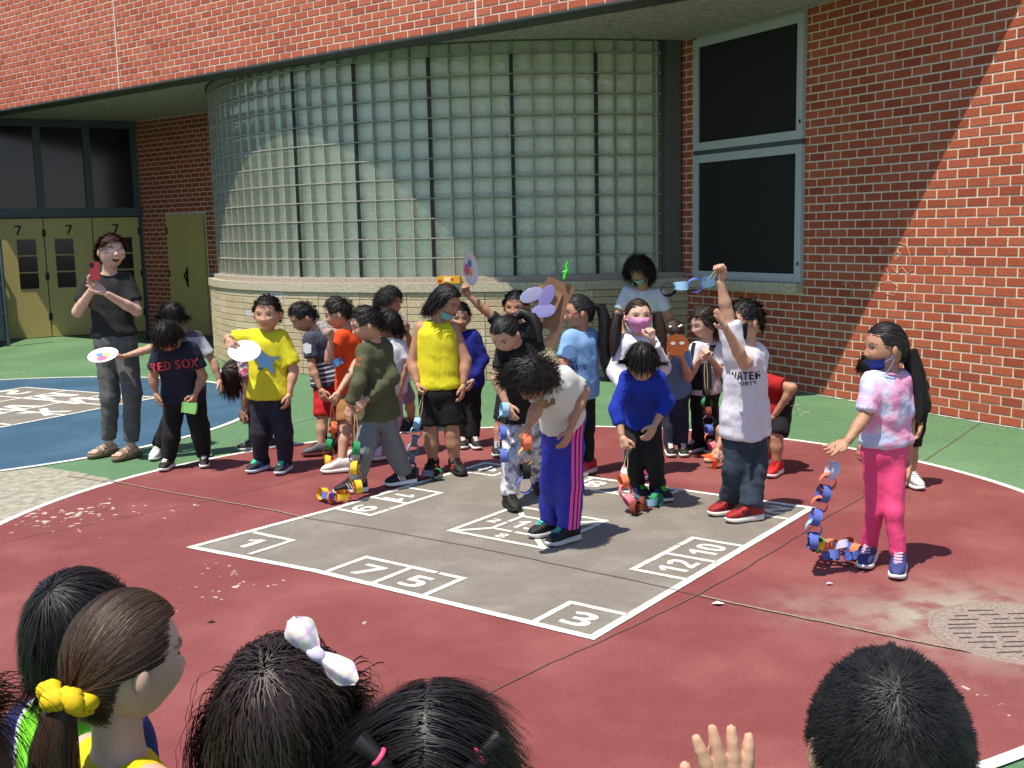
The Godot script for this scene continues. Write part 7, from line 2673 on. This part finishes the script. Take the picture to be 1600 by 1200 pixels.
	person("watching child with straight brown hair beside the ponytail girl", {"joints": _face_away(j, ""), "s": 1.0, "cell": 0.012, "yaw": 172, "hh": 0.205, "tone": LIGHT,
		"top": {"col": Color(0.35, 0.40, 0.55), "sleeve": 0.34, "hem": 0.0}, "bot": {"col": Color(0.2, 0.2, 0.25)}, "toe": [175, 175],
		"hair": {"col": Color(0.035, 0.022, 0.015), "seed": 68, "n": 7000, "seg": 10, "step": 0.015, "grav": 0.40, "lift": 0.05, "width": 0.0018, "messy": 0.06, "thick": 0.06, "bump": 0.015, "side": -0.12, "back": -0.40, "front": 0.26, "gloss": 0.46}})

# keeps A on the picture's left for people who face away, so that garments know their front
func _face_away(j: Dictionary, raised: String) -> Dictionary:
	var o := j.duplicate()
	if j.shA.x > j.shB.x:
		for k in ["sh", "el", "wr", "hip", "kn", "foot", "ank"]:
			var keep_a = j[k + "A"]
			o[k + "A"] = j[k + "B"]
			o[k + "B"] = keep_a
	if raised != "":
		o["elA"] = j.elA
		o["wrA"] = j.wrA
		var sB: Vector3 = o.shB
		o["elB"] = sB + Vector3(0.035, -0.21, 0.02)
		o["wrB"] = sB + Vector3(0.03, -0.38, -0.03)
	return o

func sports_tex() -> ImageTexture:
	var n := 128
	var im := Image.create(n, n, false, Image.FORMAT_RGB8)
	var lime := Color(0.45, 0.82, 0.15)
	var navy := Color(0.08, 0.11, 0.36)
	var wht := Color(0.85, 0.87, 0.88)
	for y in n:
		for x in n:
			var u := (x + 0.5) / n
			if u > 0.5: u -= 1.0          # texture repeats every 0.5 m, centre at 0
			var a := absf(u) * 0.5
			im.set_pixel(x, y, lime if a < 0.085 else (wht if a < 0.092 else navy))
	im.generate_mipmaps()
	return ImageTexture.create_from_image(im)

func check_tex() -> ImageTexture:
	var n := 64
	var im := Image.create(n, n, false, Image.FORMAT_RGB8)
	var cols := [Color(0.90, 0.88, 0.92), Color(0.86, 0.66, 0.76), Color(0.66, 0.72, 0.88), Color(0.90, 0.86, 0.72)]
	for y in n:
		for x in n:
			var c := Color(0.93, 0.92, 0.94)
			var bx := int(x / 8.0) % 4
			var by := int(y / 8.0) % 4
			if bx % 2 == 1: c = c.lerp(cols[bx], 0.55)
			if by % 2 == 1: c = c.lerp(cols[by], 0.45)
			im.set_pixel(x, y, c)
	return ImageTexture.create_from_image(im)

func build_props() -> void:
	# a few scraps on the ground
	for q in [[1296, 917, Color(0.75, 0.76, 0.88), 0.018, "torn pale blue paper scrap near the pink girl's shoes"], [1122, 948, Color(0.86, 0.84, 0.80), 0.030, "chip of white paint lying beside the ground joint"], [330, 975, Color(0.35, 0.26, 0.18), 0.022, "dry brown leaf scrap on the red ground"], [905, 860, Color(0.55, 0.45, 0.40), 0.012, "tiny brown crumb on the grey board"]]:
		var p := gnd(q[0], q[1])
		var t := thing("scrap", q[4], "scrap", Vector3(p.x, 0.0145, p.z))
		var a := Acc.new()
		var r: float = q[3]
		a.tri(Vector3(-r, 0.001, 0), Vector3(0, 0.006, -r * 0.7), Vector3(r, 0.002, r * 0.2))
		a.tri(Vector3(-r, 0.001, 0), Vector3(r, 0.002, r * 0.2), Vector3(-r * 0.2, 0.008, r * 0.8))
		part("fold", a.mesh(), mat(q[2], 0.9), t)
